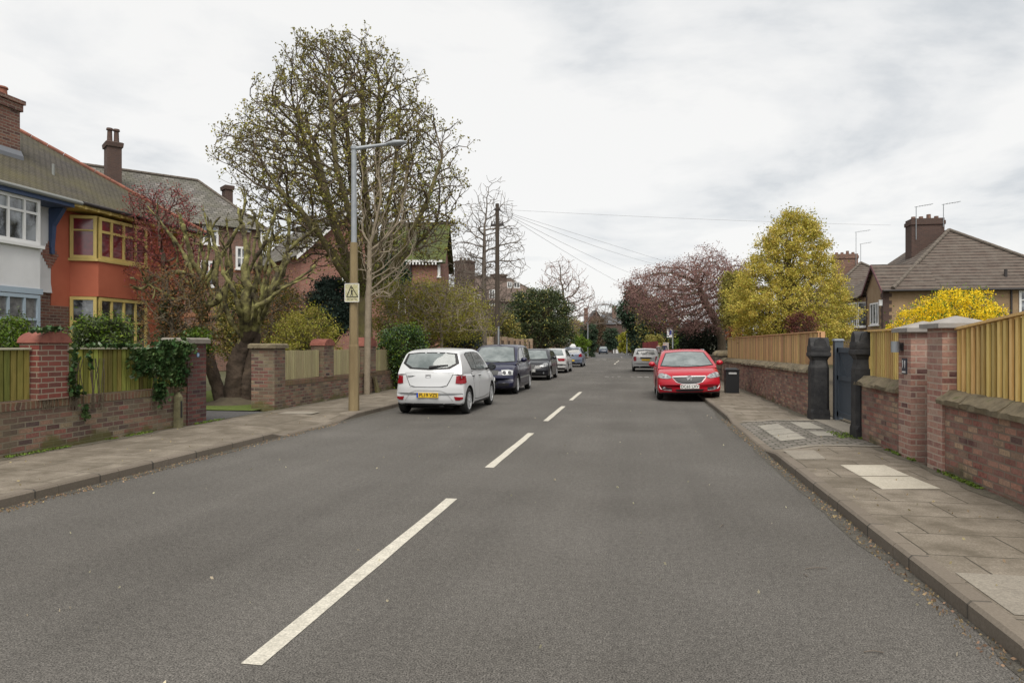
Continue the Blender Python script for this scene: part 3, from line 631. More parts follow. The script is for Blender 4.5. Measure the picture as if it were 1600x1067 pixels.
# ---------------------------------------------------------------- left side
def soldier_wall(y0, y1, top, label, **k): return wall_seg(-1, y0, y1, top, label, brick_l, soldier=True, **k)
yA0, yA1 = YX(58, WL), YX(105, WL); yB0, yB1 = YX(291, WL), YX(320, WL); yC0, yC1 = YX(427, WL), YX(444, WL)
soldier_wall(4.5, yA0-.0, .84, 'mossy brick wall below the fence left of the red brick pier')
soldier_wall(yA0, yB0, .84, 'mossy brick wall under the green stained fence between two piers')
def pier(y0, y1, top, label, m, cap=None, w=.36, m2=None, capm=None, z0=0):
    o = thing('brick_pier', label, 'pier', (WL-w/2, (y0+y1)/2, 0))
    mb = MB(); mb.box(WL-w, WL+.03, y0, y1, z0, top); mb.build('brickwork', m, o)
    if cap == 'flat':
        mb = MB(); a = .06; mb.loft([[(WL-w-a, y0-a, top), (WL+.03+a, y0-a, top), (WL+.03+a, y1+a, top), (WL-w-a, y1+a, top)], [(WL-w-a, y0-a, top+.08), (WL+.03+a, y0-a, top+.08), (WL+.03+a, y1+a, top+.08), (WL-w-a, y1+a, top+.08)], [(WL-w-a+.04, y0-a+.04, top+.11), (WL+a-.01, y0-a+.04, top+.11), (WL+a-.01, y1+a-.04, top+.11), (WL-w-a+.04, y1+a-.04, top+.11)]]); mb.build('cap', capm or stone_g, o)
    if cap == 'round':
        mb = MB(); yc = (y0+y1)/2; R_ = (y1-y0)/2+.03
        pr = [(math.cos(t)*R_, math.sin(t)*R_*.55) for t in [PI*i/10 for i in range(11)]]
        mb.loft([[(x, yc+a, top+b) for a, b in pr] for x in (WL-w-.02, WL+.06)])
        mb.build('cap', red_cap, o, smooth=True)
    return o
pier(yA0, yA1, 1.66, 'red brick pier with rounded red coping between the green stained fences', brick_red, 'round', z0=.84, w=.29)
pier(yB0, yB1, 1.66, 'dark brick gate pier with a stone cap, half hidden by ivy', blocks('brick_dark_pier', [(.035, .025, .028), (.12, .04, .035), (.06, .035, .035), (.16, .07, .055)], (.10, .085, .07), bw=.24, rh=.078, var=.5, bump=.9), 'flat', w=.46)
pier(yC0, yC1, 1.56, 'stout brick gate pier with a pale cap right of the pollarded tree', brick_l, 'flat', w=.56, capm=stone)
o = thing('number_disc', 'small blue round number disc on the dark brick gate pier', 'sign', (WL+.035, (yB0+yB1)/2, 1.43))
mb = MB(); yc = (yB0+yB1)/2+.02; mb.tube([(WL+.032, yc, 1.44), (WL+.04, yc, 1.44)], .042, 16); mb.build('plate', mat('blue_disc', (.12, .25, .42), .4), o)
text('lettering', '22', .05, frame_m((WL+.043, yc, 1.44), (0, 1, 0), (0, 0, 1)), white_p, o)
# small carved stone stub and its pipe
o = thing('stone_stub_post', 'short weathered stone post standing against the wall beside the ivy', 'post', (WL+.1, yB0-.3, PZ))
mb = MB(); yy = YX(281, WL+.1); mb.loft([[(WL+.01, yy-.06, PZ-.02), (WL+.13, yy-.06, PZ-.02), (WL+.13, yy+.06, PZ-.02), (WL+.01, yy+.06, PZ-.02)], [(WL+.01, yy-.055, .68), (WL+.12, yy-.055, .68), (WL+.12, yy+.055, .68), (WL+.01, yy+.055, .68)], [(WL+.03, yy-.02, .76), (WL+.08, yy-.02, .76), (WL+.08, yy+.02, .76), (WL+.03, yy+.02, .76)]])
mb.build('shaft', mat('lichen_stone', (.12, .11, .06), .95, (.18, .165, .09), scale=8, bump=.7), o)
mb = MB(); mb.box(WL+.132, WL+.138, yy-.02, yy+.02, .3, .6); mb.build('recess', stone_dk, o)
rw = mat('pale_rail', (.42, .40, .30), .8)
fence_panel(-1, WL-.10, 4.5, yA0-.02, .86, 1.56, wood_mossy, 'green stained fence at the far left with a broken gap', pitch=.105, bw=.084, rail=rw, boards=wood_old)
fence_panel(-1, WL-.10, yA1+.01, yB0-.02, .86, 1.56, wood_mossy, 'green stained fence hung with ivy right of the red brick pier', pitch=.105, bw=.084, rail=rw, boards=wood_old)
# walls beyond the left gate
yD = [YX(u, WL) for u in (505, 520, 568, 586, 620)]
soldier_wall(yC1, 26.5, .76, 'brick wall with two round capped piers beyond the stout gate pier')
pier(yD[0], yD[1], 1.62, 'slim brick pier with red rounded cap, left of the lamp post', brick_l, 'round', z0=.76)
pier(yD[2], yD[3], 1.60, 'slim brick pier with red rounded cap, right of the lamp post', brick_l, 'round', z0=.76)
fence_panel(-1, WL-.1, yC1+.02, yD[0]-.02, .78, 1.50, wood_pale, 'weathered fence panel right of the stout gate pier', pitch=.1, bw=.086, rail=False)
fence_panel(-1, WL-.1, yD[1]+.02, yD[2]-.02, .78, 1.50, wood_pale, 'weathered fence panel behind the lamp post between two slim piers', pitch=.1, bw=.086, rail=False)
fence_panel(-1, WL-.1, yD[3]+.02, 26.5, .78, 1.48, wood_pale, 'weathered fence panel running into the ivy bush', pitch=.1, bw=.086, rail=False)
# leaning board and slim post
o = thing('leaning_stone_slab', 'mossy pointed slab leaning on the wall right of the lamp post', 'slab', (WL+.1, YX(583, WL), PZ))
mb = MB(); y = YX(583, WL); mb.loft([[(WL+.12, y-.1, PZ-.02), (WL+.2, y-.1, PZ-.02), (WL+.2, y+.12, PZ-.02), (WL+.12, y+.12, PZ-.02)], [(WL+.03, y-.14, .62), (WL+.10, y-.14, .62), (WL+.10, y+.02, .62), (WL+.03, y+.02, .62)]]); mb.build('slab', bark_moss, o)
wall_seg(-1, 26.5, 40, 1.0, 'low brick wall behind the parked cars below the ivy bush', brick_l, name='garden_wall')
# tall wall with close set piers behind the parked cars
o = thing('piered_wall', 'tall brown wall of close set brick piers and boards behind the parked cars', 'wall', (WL-.2, 62, 0))
mb = MB(); mb.box(WL-.23, WL, 40.0, 84, 0, 1.1); mb.build('brickwork', brick_dk, o)
y = 40.6; k = 0
pier_m = blocks('brick_pier_far', [(.22, .13, .09), (.30, .19, .13), (.36, .28, .19)], (.34, .28, .21), var=.3)
while y < 84:
    mb = MB(); mb.box(WL-.28, WL+.05, y, y+.42, 0, 2.15+.05*math.sin(k)); mb.build('pier', pier_m, o); y += 2.3; k += 1
mb = MB(); y = 41.0; r = random.Random(4)
while y < 83.5: mb.box(WL-.16, WL-.13, y, y+.13, 1.1, 1.95+r.uniform(-.03, .03)); y += .135
mb.build('boards', wood_old, o)
wall_seg(-1, 92.5, 150, 1.2, 'far brick wall beyond the side road on the left', brick_dk, x=WL-.8)
# ================================================================ HOUSES
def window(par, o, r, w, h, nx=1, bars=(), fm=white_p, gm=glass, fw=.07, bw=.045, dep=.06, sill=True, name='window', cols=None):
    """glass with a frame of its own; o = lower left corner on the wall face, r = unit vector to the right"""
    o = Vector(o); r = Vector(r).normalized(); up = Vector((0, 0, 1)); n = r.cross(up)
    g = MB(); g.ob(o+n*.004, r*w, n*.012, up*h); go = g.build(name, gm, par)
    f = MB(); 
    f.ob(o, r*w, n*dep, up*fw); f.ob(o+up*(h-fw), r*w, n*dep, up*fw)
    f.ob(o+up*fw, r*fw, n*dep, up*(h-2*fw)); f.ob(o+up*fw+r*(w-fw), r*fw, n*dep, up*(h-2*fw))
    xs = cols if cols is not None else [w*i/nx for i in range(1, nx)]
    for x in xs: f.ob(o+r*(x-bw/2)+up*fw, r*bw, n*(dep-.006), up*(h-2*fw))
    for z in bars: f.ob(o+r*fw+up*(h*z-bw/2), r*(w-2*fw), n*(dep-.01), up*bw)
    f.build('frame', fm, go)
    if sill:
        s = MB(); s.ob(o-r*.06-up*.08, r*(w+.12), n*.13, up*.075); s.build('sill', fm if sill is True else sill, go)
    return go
def poly(par, name, pts, m):
    mb = MB()
    for p in pts: mb.quad(*p)
    return mb.build(name, m, par)
def solid_roof(par, faces, m, name='roof'):
    """roof planes with thickness"""
    mb = MB()
    for f in faces:
        f = [Vector(p) for p in f]
        n = (f[1]-f[0]).cross(f[2]-f[0]).normalized()
        if n.z < 0: f = f[::-1]; n = -n
        d = n*.07; mb.loft([[p-d for p in f], f])
    return mb.build(name, m, par)
def ridge(par, pts, m, r=.10, name='ridge_tiles', seg=.45):
    mb = MB()
    for a, b in zip(pts[:-1], pts[1:]):
        a, b = Vector(a), Vector(b); n = max(1, round((b-a).length/seg))
        for i in range(n): mb.tube([a.lerp(b, i/n), a.lerp(b, (i+.97)/n)], [r, r*.93], 8)
    return mb.build(name, m, par, smooth=True)
def chimney(par, x0, x1, y0, y1, z0, z1, m, pots=(), potr=.12, poth=.35, potm=ridge_t, off=True):
    mb = MB(); mb.box(x0, x1, y0, y1, z0, z1-.28); mb.box(x0-.05, x1+.05, y0-.05, y1+.05, z1-.28, z1-.10); mb.box(x0-.09, x1+.09, y0-.09, y1+.09, z1-.10, z1)
    c = mb.build('chimney', m, par)
    for px, py in pots:
        p = MB(); p.tube([(px, py, z1), (px, py, z1+.08), (px, py, z1+poth*.85), (px, py, z1+poth*.86), (px, py, z1+poth)], [potr*1.1, potr, potr*.9, potr*1.12, potr*1.05], 12); p.build('chimney_pot', potm, c, smooth=True, sharp=30)
    return c
# ---- the near semi-detached pair: white half and orange half, one hipped roof
XF, XB, XE = -14.4, -13.85, -13.72
YP = 15.35; YEND = 20.6; YST = 2*YP-YEND; EV = 5.2
h = thing('semi_detached_house', 'near pair of semis, one half white and the other orange, under one mossy roof', 'house', (XF, YP, 0))
mb = MB(); mb.box(-22, XF, YP, YEND, 0, EV); mb.cur = 0; mb.build('wall', render_o, h)
mb = MB(); mb.box(-22, XF, YST, YP-.01, 2.97, EV); mb.build('wall', render_w, h)
mb = MB(); mb.box(-22.01, XF-.012, YST, YP-.01, 0, 2.97); mb.box(XF, XF+.012, YP-.55, YP+.55, 0, 2.62); mb.build('wall', brick_h, h)
# the flared lower edge of the white render
mb = MB(); mb.loft([[(XF, y, 2.95), (XF+.05, y, 2.93), (XF+.015, y, 3.15), (XF, y, 3.3)] for y in (YP-.02, YP-.98)]); mb.build('render_skirt', render_w, h)
# brick diamond on the party line
mb = MB()
for i in range(9):
    w = .26*(1-abs(i-4)/5); mb.box(XF+.0, XF+.02, YP-.05-w, YP-.05+w, 3.55+i*.075, 3.55+i*.075+.068)
mb.build('brick_diamond', brick_hr, h)
def bay(poly2, z_lo, z_hi, m, par, name='bay'):
    mb = MB(); mb.prism(poly2, z_lo, z_hi); return mb.build(name, m, par)
oy0, oy1, oy2, oy3 = 15.95, 16.22, 18.1, 18.4
for (z0, z1, m) in ((0, 1.0, brick_h), (2.9, 3.86, render_o)):
    k = .0 if z0 == 0 else .05
    bay([(XF, oy0), (XB+k, oy1), (XB+k, oy2), (XF, oy3)], z0, z1, m, h)
for (z0, z1) in ((1.0, 2.9), (3.86, 5.0)):
    bay([(XF, oy0+.02), (XB-.03, oy1+.01), (XB-.03, oy2), (XF, oy3-.02)], z0, z1, yellow_p, h)
    d = Vector((XB-XF, oy1-oy0, 0)); wd = d.length
    hh = z1-z0-.04
    window(h, (XF+.01, oy0+.0, z0+.02), d, wd, hh, bars=(.66,), fm=yellow_p, gm=glass_red if z0 > 3 else glass, fw=.075, bw=.04, sill=False)
    window(h, (XB-.02, oy1+.05, z0+.02), (0, 1, 0), oy2-oy1-.05, hh, nx=4, bars=(.66,), fm=yellow_p, gm=glass_red if z0 > 3 else glass, fw=.085, bw=.065, sill=False)
    mb = MB(); mb.prism([(XF-.02, oy0-.08), (XB+.08, oy1-.06), (XB+.08, oy2+.05), (XF-.02, oy3+.05)], z0-.05, z0+.015); mb.build('bay_sill', yellow_p, h)
wy0, wy1 = 12.3, 14.45
for (z0, z1, m) in ((0, 1.0, brick_h), (2.95, 3.95, render_w)):
    bay([(XF, wy0-.3), (XB, wy0), (XB, wy1), (XF, wy1+.02)] if z0 else [(XF, wy0-.3), (XB, wy0), (XB, wy1), (XF, wy1+.02)], z0, z1, m, h)
for (z0, z1) in ((1.0, 2.82), (3.95, 5.06)):
    bay([(XF, wy0-.26), (XB-.04, wy0), (XB-.04, wy1-.02), (XF, wy1)], z0, z1, white_p, h)
    window(h, (XB-.035, wy0+.02, z0+.02), (0, 1, 0), wy1-wy0-.04, z1-z0-.04, nx=5, bars=(.68,), fm=white_p if z0 > 3 else palebl, gm=glass if z0 > 3 else glass_net, fw=.08, bw=.055, sill=z0 > 3)
mb = MB(); mb.box(XF, XB+.03, wy0, wy1+.05, 2.82, 2.95); mb.build('bay_fascia', palebl, h)
# roof
ez = EV+.02; t = 4.2; pk = ez+t*.7
a, b = (XE, YST-.3), (XE, YEND+.25); xb2 = XE-2*t
hip1 = (XE-t, YST-.3+t, pk); hip2 = (XE-t, YEND+.25-t, pk)
mR = solid_roof(h, [[(a[0], a[1], ez), (b[0], b[1], ez), hip2, hip1], [(b[0], b[1], ez), (xb2, b[1], ez), hip2], [(xb2, a[1], ez), (a[0], a[1], ez), hip1], [(xb2, b[1], ez), (xb2, a[1], ez), hip1, hip2]], tile_m)
ridge(h, [(b[0], b[1], ez+.03), (hip2[0], hip2[1], pk+.03), (hip1[0], hip1[1], pk+.03)], ridge_t, .062)
mb = MB(); mb.tube([(XE+.06, YST-.3, ez-.03), (XE+.06, YP+.15, ez-.05)], .055, 8); mb.build('gutter', gutter_p, h)
mb = MB(); mb.tube([(XE+.05, YP+.2, ez-.03), (XE+.05, YEND+.25, ez-.03)], .05, 8); mb.build('gutter', dark_p, h)
mb = MB(); mb.box(XF, XE-.01, YST, YP, EV-.16, EV-.05); mb.build('soffit', blue_p, h)
mb = MB(); mb.box(XF, XE-.01, YP, YEND, EV-.12, EV-.05)
for i in range(12): mb.box(XE-.16, XE+.02, YP+.3+i*.42, YP+.38+i*.42, EV-.14, EV-.04)
mb.build('rafter_ends', yellow_p, h)
mb = MB(); mb.loft([[(XF+.0, y, 4.05), (XF+.07, y, 4.05), (XF+.12, y, 4.6), (XF+.42, y, EV-.17), (XF, y, EV-.17)] for y in (YP+.04, YP-.08)]); mb.box(XF, XF+.08, YP-.07, YP+.03, 3.9, 4.06); mb.build('bracket', blue_p, h)
c = chimney(h, -16.6, -15.3, YP-1.2, YP+.0, 5.9, 7.78, brick_h, pots=((-15.6, YP-.7), (-15.6, YP-.25)), potr=.14, poth=.28, potm=ridge_t)
mb = MB(); cx, cy, cz = -15.6, YP-.7, 7.78+.30
mb.tube([(cx-.2, cy, cz), (cx-.1, cy, cz+.08), (cx, cy, cz+.1), (cx+.1, cy, cz+.08), (cx+.2, cy, cz)], .05, 6); mb.build('pot_hood', ridge_t, c)
mb = MB(); s7 = .7; f0 = lambda x: ez+(XE-x)*s7; mb.loft([[(x, y, f0(x)+.03), (x, y, f0(x)+.14)] for x in ()]) if 0 else None
mb.loft([[(-15.23, y, f0(-15.23)-.05), (-15.23, y, f0(-15.23)+.10), (-15.305, y, f0(-15.3)+.2), (-15.305, y, f0(-15.3)-.05)] for y in (YP+.04, YP-1.25)]); mb.build('flashing', lead, c)
mb = MB(); mb.cyl(-14.9, YP+.25+.35, ez+.8, ez+1.1, .035, sides=8); mb.build('flue', gutter_p, h)
# ---- generic gabled or hipped block in its own frame
def block(par, o, r, w, d, zb, ze, zr, wm, rm, kind='gable', over=.25, ridge_m=ridge_b, rdir='r', wname='wall', verge=None, hipin=None):
    """o: near left corner on the ground, r: unit vector to the right, depth goes away from the viewer; ridge along r ('r') or along depth ('d')"""
    o = Vector((o[0], o[1], 0)); r = Vector((r[0], r[1], 0)).normalized(); b = Vector((-r.y, r.x, 0)); z = Vector((0, 0, 1))
    p = lambda i, j, k: o+r*i+b*j+z*k
    mb = MB()
    mb.loft([[p(0, 0, zb), p(w, 0, zb), p(w, d, zb), p(0, d, zb)], [p(0, 0, ze), p(w, 0, ze), p(w, d, ze), p(0, d, ze)]])
    e = over; sl = (zr-ze)/((d if rdir == 'r' else w)/2); zo = ze-sl*e
    if rdir == 'r':
        if kind == 'gable':
            mb.loft([[p(i, 0, ze), p(i, d, ze), p(i, d/2, zr-.05)] for i in (.001, w-.001)])
            R0, R1 = p(-e, d/2, zr), p(w+e, d/2, zr)
        else: R0, R1 = p(d/2, d/2, zr), p(w-(hipin or d/2), d/2, zr)
        fc = [[p(-e, -e, zo), p(w+e, -e, zo), R1, R0], [p(w+e, d+e, zo), p(-e, d+e, zo), R0, R1]]
        if kind != 'gable': fc += [[p(-e, d+e, zo), p(-e, -e, zo), R0], [p(w+e, -e, zo), p(w+e, d+e, zo), R1]]
    else:
        if kind == 'gable':
            mb.loft([[p(0, j, ze), p(w, j, ze), p(w/2, j, zr-.05)] for j in (d-.001, .001)])
            R0, R1 = p(w/2, -e, zr), p(w/2, d+e, zr)
        else: R0, R1 = p(w/2, w/2, zr), p(w/2, max(w/2+.1, d-w/2), zr)
        fc = [[p(-e, d+e, zo), p(-e, -e, zo), R0, R1], [p(w+e, -e, zo), p(w+e, d+e, zo), R1, R0]]
        if kind != 'gable': fc += [[p(-e, -e, zo), p(w+e, -e, zo), R0], [p(w+e, d+e, zo), p(-e, d+e, zo), R1]]
    mb.build(wname, wm, par); solid_roof(par, fc, rm)
    rp_ = [R0+z*.04, R1+z*.04]; ridge(par, rp_, ridge_m, .11)
    if kind != 'gable':
        if rdir == 'r':
            for a_, c_ in ((p(-e, -e, zo), R0), (p(w+e, -e, zo), R1)): ridge(par, [a_+z*.03, c_+z*.04], ridge_m, .10)
        else:
            for a_, c_ in ((p(-e, -e, zo), R0), (p(w+e, -e, zo), R0)): ridge(par, [a_+z*.03, c_+z*.04], ridge_m, .10)
    if verge:
        if rdir == 'd' and kind == 'gable':
            mbv = MB(); q = -e-.03
            for s0, s1 in (((-e, zo), (w/2, zr)), ((w+e, zo), (w/2, zr))):
                A_, B_ = p(s0[0], q, s0[1]), p(s1[0], q, s1[1]); mbv.loft([[A_-z*.22, A_-z*.22+b*.05, A_+b*.05, A_], [B_-z*.22, B_-z*.22+b*.05, B_+b*.05, B_]])
            mbv.build('bargeboard', verge, par)
    return p, r, b
# ---- big Victorian brick house behind
o0 = P(0, 540, 38.0); o1 = P(300, 540, 44)
h = thing('victorian_house', 'tall dark brick house with a long slate roof behind the near semis', 'house', (o0.x, o0.y, 0))
W2 = 17.0; rr = (P(410, 540, 47)-P(0, 540, 38.0)).normalized(); w2 = (P(410, 540, 47)-P(0, 540, 38.0)).length
p, r_, b_ = block(h, o0, rr, w2, 8.5, 0, 9.5, 12.9, brick_h, slate, 'hip', over=.3, hipin=2.9)
c = None
def pc(p, i0, i1, j0, j1, z0, z1, m, name, par):
    mb = MB(); A_, B_, C_, D_ = p(i0, j0, 0), p(i1, j0, 0), p(i1, j1, 0), p(i0, j1, 0)
    f = lambda z: [Vector((q.x, q.y, z)) for q in (A_, B_, C_, D_)]
    mb.loft([f(z0), f(z1-.3)]); g = lambda e_, z: [Vector((q.x, q.y, z)) for q in (p(i0-e_, j0-e_, 0), p(i1+e_, j0-e_, 0), p(i1+e_, j1+e_, 0), p(i0-e_, j1+e_, 0))]
    mb.loft([g(.07, z1-.3), g(.1, z1-.05), g(.03, z1)])
    return mb.build(name, m, par)
def ix(p, r_, u):    # distance along the facade met by image column u
    o = p(0, 0, 0); k = (u-800)/F
    # o + r*t: lateral/depth = k
    f = lambda v: -SA*v.x+CA*v.y; g = lambda v: CA*v.x+SA*v.y
    return (k*f(o)-g(o))/(g(r_)-k*f(r_))
i = ix(p, r_, 174); i2 = ix(p, r_, 197)
c = pc(p, i+.0, i2, 1.2, 2.3, 9.8, 13.9, brick_dk, 'chimney', h)
for k_ in (.28, .75):
    q = p(i+(i2-i)*k_, 1.75, 13.9); mb = MB(); mb.tube([q, q+Vector((0, 0, .2)), q+Vector((0, 0, .75)), q+Vector((0, 0, .78)), q+Vector((0, 0, .9))], [.2, .15, .13, .2, .17], 10); mb.build('chimney_pot', brick_dk, c, smooth=True, sharp=30)
for (u0, u1, v0, v1) in ((316, 341, 345, 381), (366, 389, 335, 359), (313, 340, 407, 447), (368, 386, 385, 420), (250, 275, 350, 385), (205, 230, 345, 380)):
    a_, c_ = ix(p, r_, u0), ix(p, r_, u1); q = p(a_, 0, 0); dd = -SA*q.x+CA*q.y
    zt_ = min(9.35, H-(v0-540)*dd/F); zb_ = H-(v1-540)*dd/F
    window(h, (q.x, q.y, zb_), r_, c_-a_, zt_-zb_, bars=(.5,), nx=2, fw=.13, bw=.09, sill=True)
for z_ in (6.4, 3.4):
    mb = MB(); mb.ob(p(0, -.03, z_), r_*w2, b_*.03, Vector((0, 0, .28))); mb.build('string_course', blocks('orange_band', [(.30, .13, .07), (.36, .17, .09)], (.2, .14, .1)), h)
q = p(ix(p, r_, 411)-.15, -.12, 0); mb = MB(); mb.cyl(q.x, q.y, 0, 9.3, .07, sides=8); mb.build('downpipe', white_p, h)
q = p(ix(p, r_, 380), 2.6, 0); c = pc(p, ix(p, r_, 374), ix(p, r_, 386), 2.8, 3.6, 10, 12.6, brick_dk, 'chimney', h)
# ---- brick house with white bargeboards behind the big tree
o0 = P(470, 540, 40); rr = (P(600, 540, 43)-P(470, 540, 40)).normalized()
h = thing('gabled_brick_house', 'red brick house with mossy roof and white bargeboards behind the large tree', 'house', (o0.x, o0.y, 0))
p, r_, b_ = block(h, o0, rr, 5.6, 9, 0, 7.0, 9.6, brick_hr, slate, 'gable', over=.35, rdir='d', verge=white_p)
for (u0, u1, v0, v1) in ((534, 546, 400, 440), (575, 590, 400, 440)):
    a_, c_ = ix(p, r_, u0), ix(p, r_, u1); q = p(a_, 0, 0); dd = -SA*q.x+CA*q.y
    window(h, (q.x, q.y, H-(v1-540)*dd/F), r_, c_-a_, (v1-v0)*dd/F, bars=(.5,), fw=.1, sill=True)
o1 = P(598, 540, 44); 
p, r_, b_ = block(h, o1, (P(690, 540, 44)-P(598, 540, 44)), (P(688, 540, 44)-P(598, 540, 44)).length, 6, 0, 7.05, 9.7, brick_hr, tile_moss, 'gable', over=.35, verge=None)
mb = MB(); L_ = (P(692, 540, 44)-P(598, 540, 44)).length
mb.ob(p(-.3, -.40, 6.78), r_*(L_+.3), b_*.05, Vector((0, 0, .12)))
k_ = 0
while k_ < L_: mb.ob(p(k_-.3, -.39, 6.62), r_*.09, b_*.04, Vector((0, 0, .16))); k_ += .2
mb.build('bargeboard', white_p, h)
for (u0, u1, v0, v1) in ((618, 634, 408, 438), (622, 634, 460, 490), (684, 688, 410, 432)):
    a_, c_ = ix(p, r_, u0), ix(p, r_, u1); q = p(a_, 0, 0); dd = -SA*q.x+CA*q.y
    window(h, (q.x, q.y, H-(v1-540)*dd/F), r_, c_-a_, (v1-v0)*dd/F, bars=(.5,), nx=2, fw=.08, bw=.05, sill=True)
for u in (642, ):
    q = p(ix(p, r_, u), -.1, 0); mb = MB(); mb.cyl(q.x, q.y, 0, 6.8, .06, sides=8); mb.build('downpipe', dark_p, h)
mb = MB(); mb.ob(p(ix(p, r_, 656), -.03, 5.3), r_*1.15, b_*.03, Vector((0, 0, .12))); mb.build('stone_band', stone, h)
# ---- big dark brown house in the middle distance
o0 = P(722, 540, 84); h = thing('brown_villa', 'large dark brown house with a hipped roof behind the telegraph pole', 'house', (o0.x, o0.y, 0))
rr = (P(860, 540, 92)-P(722, 540, 84)).normalized(); wl = (P(866, 540, 92)-P(722, 540, 84)).length
p, r_, b_ = block(h, o0, rr, wl, 8, 0, 7.4, 10.4, blocks('brick_villa', [(.13, .08, .065), (.17, .105, .085), (.11, .07, .06)], (.15, .12, .10)), blocks('brown_tile_roof', [(.13, .095, .08), (.17, .125, .105)], (.08, .06, .05), bw=.4, rh=.3, ms=.03, var=.2), 'hip', over=.4, ridge_m=ridge_b)
c = pc(p, ix(p, r_, 735), ix(p, r_, 756), 2, 3.6, 8, 12.1, brick_dk, 'chimney', h)
for k_ in (.2, .5, .8):
    q = p(ix(p, r_, 735)+(ix(p, r_, 756)-ix(p, r_, 735))*k_, 2.8, 12.1); mb = MB(); mb.cyl(q.x, q.y, 12.1, 12.5, .16, sides=8); mb.build('chimney_pot', ridge_b, c)
c = pc(p, ix(p, r_, 798), ix(p, r_, 816), 3.4, 4.4, 9, 10.9, brick_dk, 'chimney', h)
for (u0, u1, v0, v1) in ((764, 773, 452, 478), (792, 800, 440, 450), (802, 812, 440, 450), (740, 750, 460, 480)):
    a_, c_ = ix(p, r_, u0), ix(p, r_, u1); q = p(a_, -.02, 0); dd = -SA*q.x+CA*q.y
    window(h, (q.x, q.y, H-(v1-540)*dd/F), r_, c_-a_, (v1-v0)*dd/F, nx=2, fw=.12, bw=.1, sill=False)
# ---- house closing the street
o0 = P(917, 540, 176); h = thing('end_of_street_house', 'brick house with a front gable closing the far end of the street', 'house', (o0.x, o0.y, 0))
far_roof = blocks('far_slate', [(.10, .105, .115), (.13, .135, .145)], (.06, .06, .065), bw=.5, rh=.4, ms=.03, var=.2)
rr = P(960, 540, 176)-P(917, 540, 176); rr.normalize()
p, r_, b_ = block(h, o0, rr, 4.6, 9, 0, 7.2, 10.5, brick_dk, far_roof, 'gable', rdir='d', verge=dark_p)
block(h, p(4.6, 1.2, 0), rr, 6.8, 8, 0, 7.2, 9.9, brick_dk, far_roof, 'gable', rdir='r')
block(h, p(-5.5, 3, 0), rr, 5.5, 8, 0, 5.2, 7.6, brick_dk, far_roof, 'gable', rdir='r')
for (i_, z_) in ((1.1, 4.5), (2.5, 4.5), (1.1, .9), (2.5, .9)): window(h, p(i_, 0, z_), r_, 1.0, 2.0, bars=(.5,), fw=.16, bw=.1, sill=False)
pc(p, -.3, .6, 3, 4, 7, 11.2, brick_h, 'chimney', h); pc(p, 6.8, 7.8, 3, 4, 7, 11.6, brick_h, 'chimney', h)
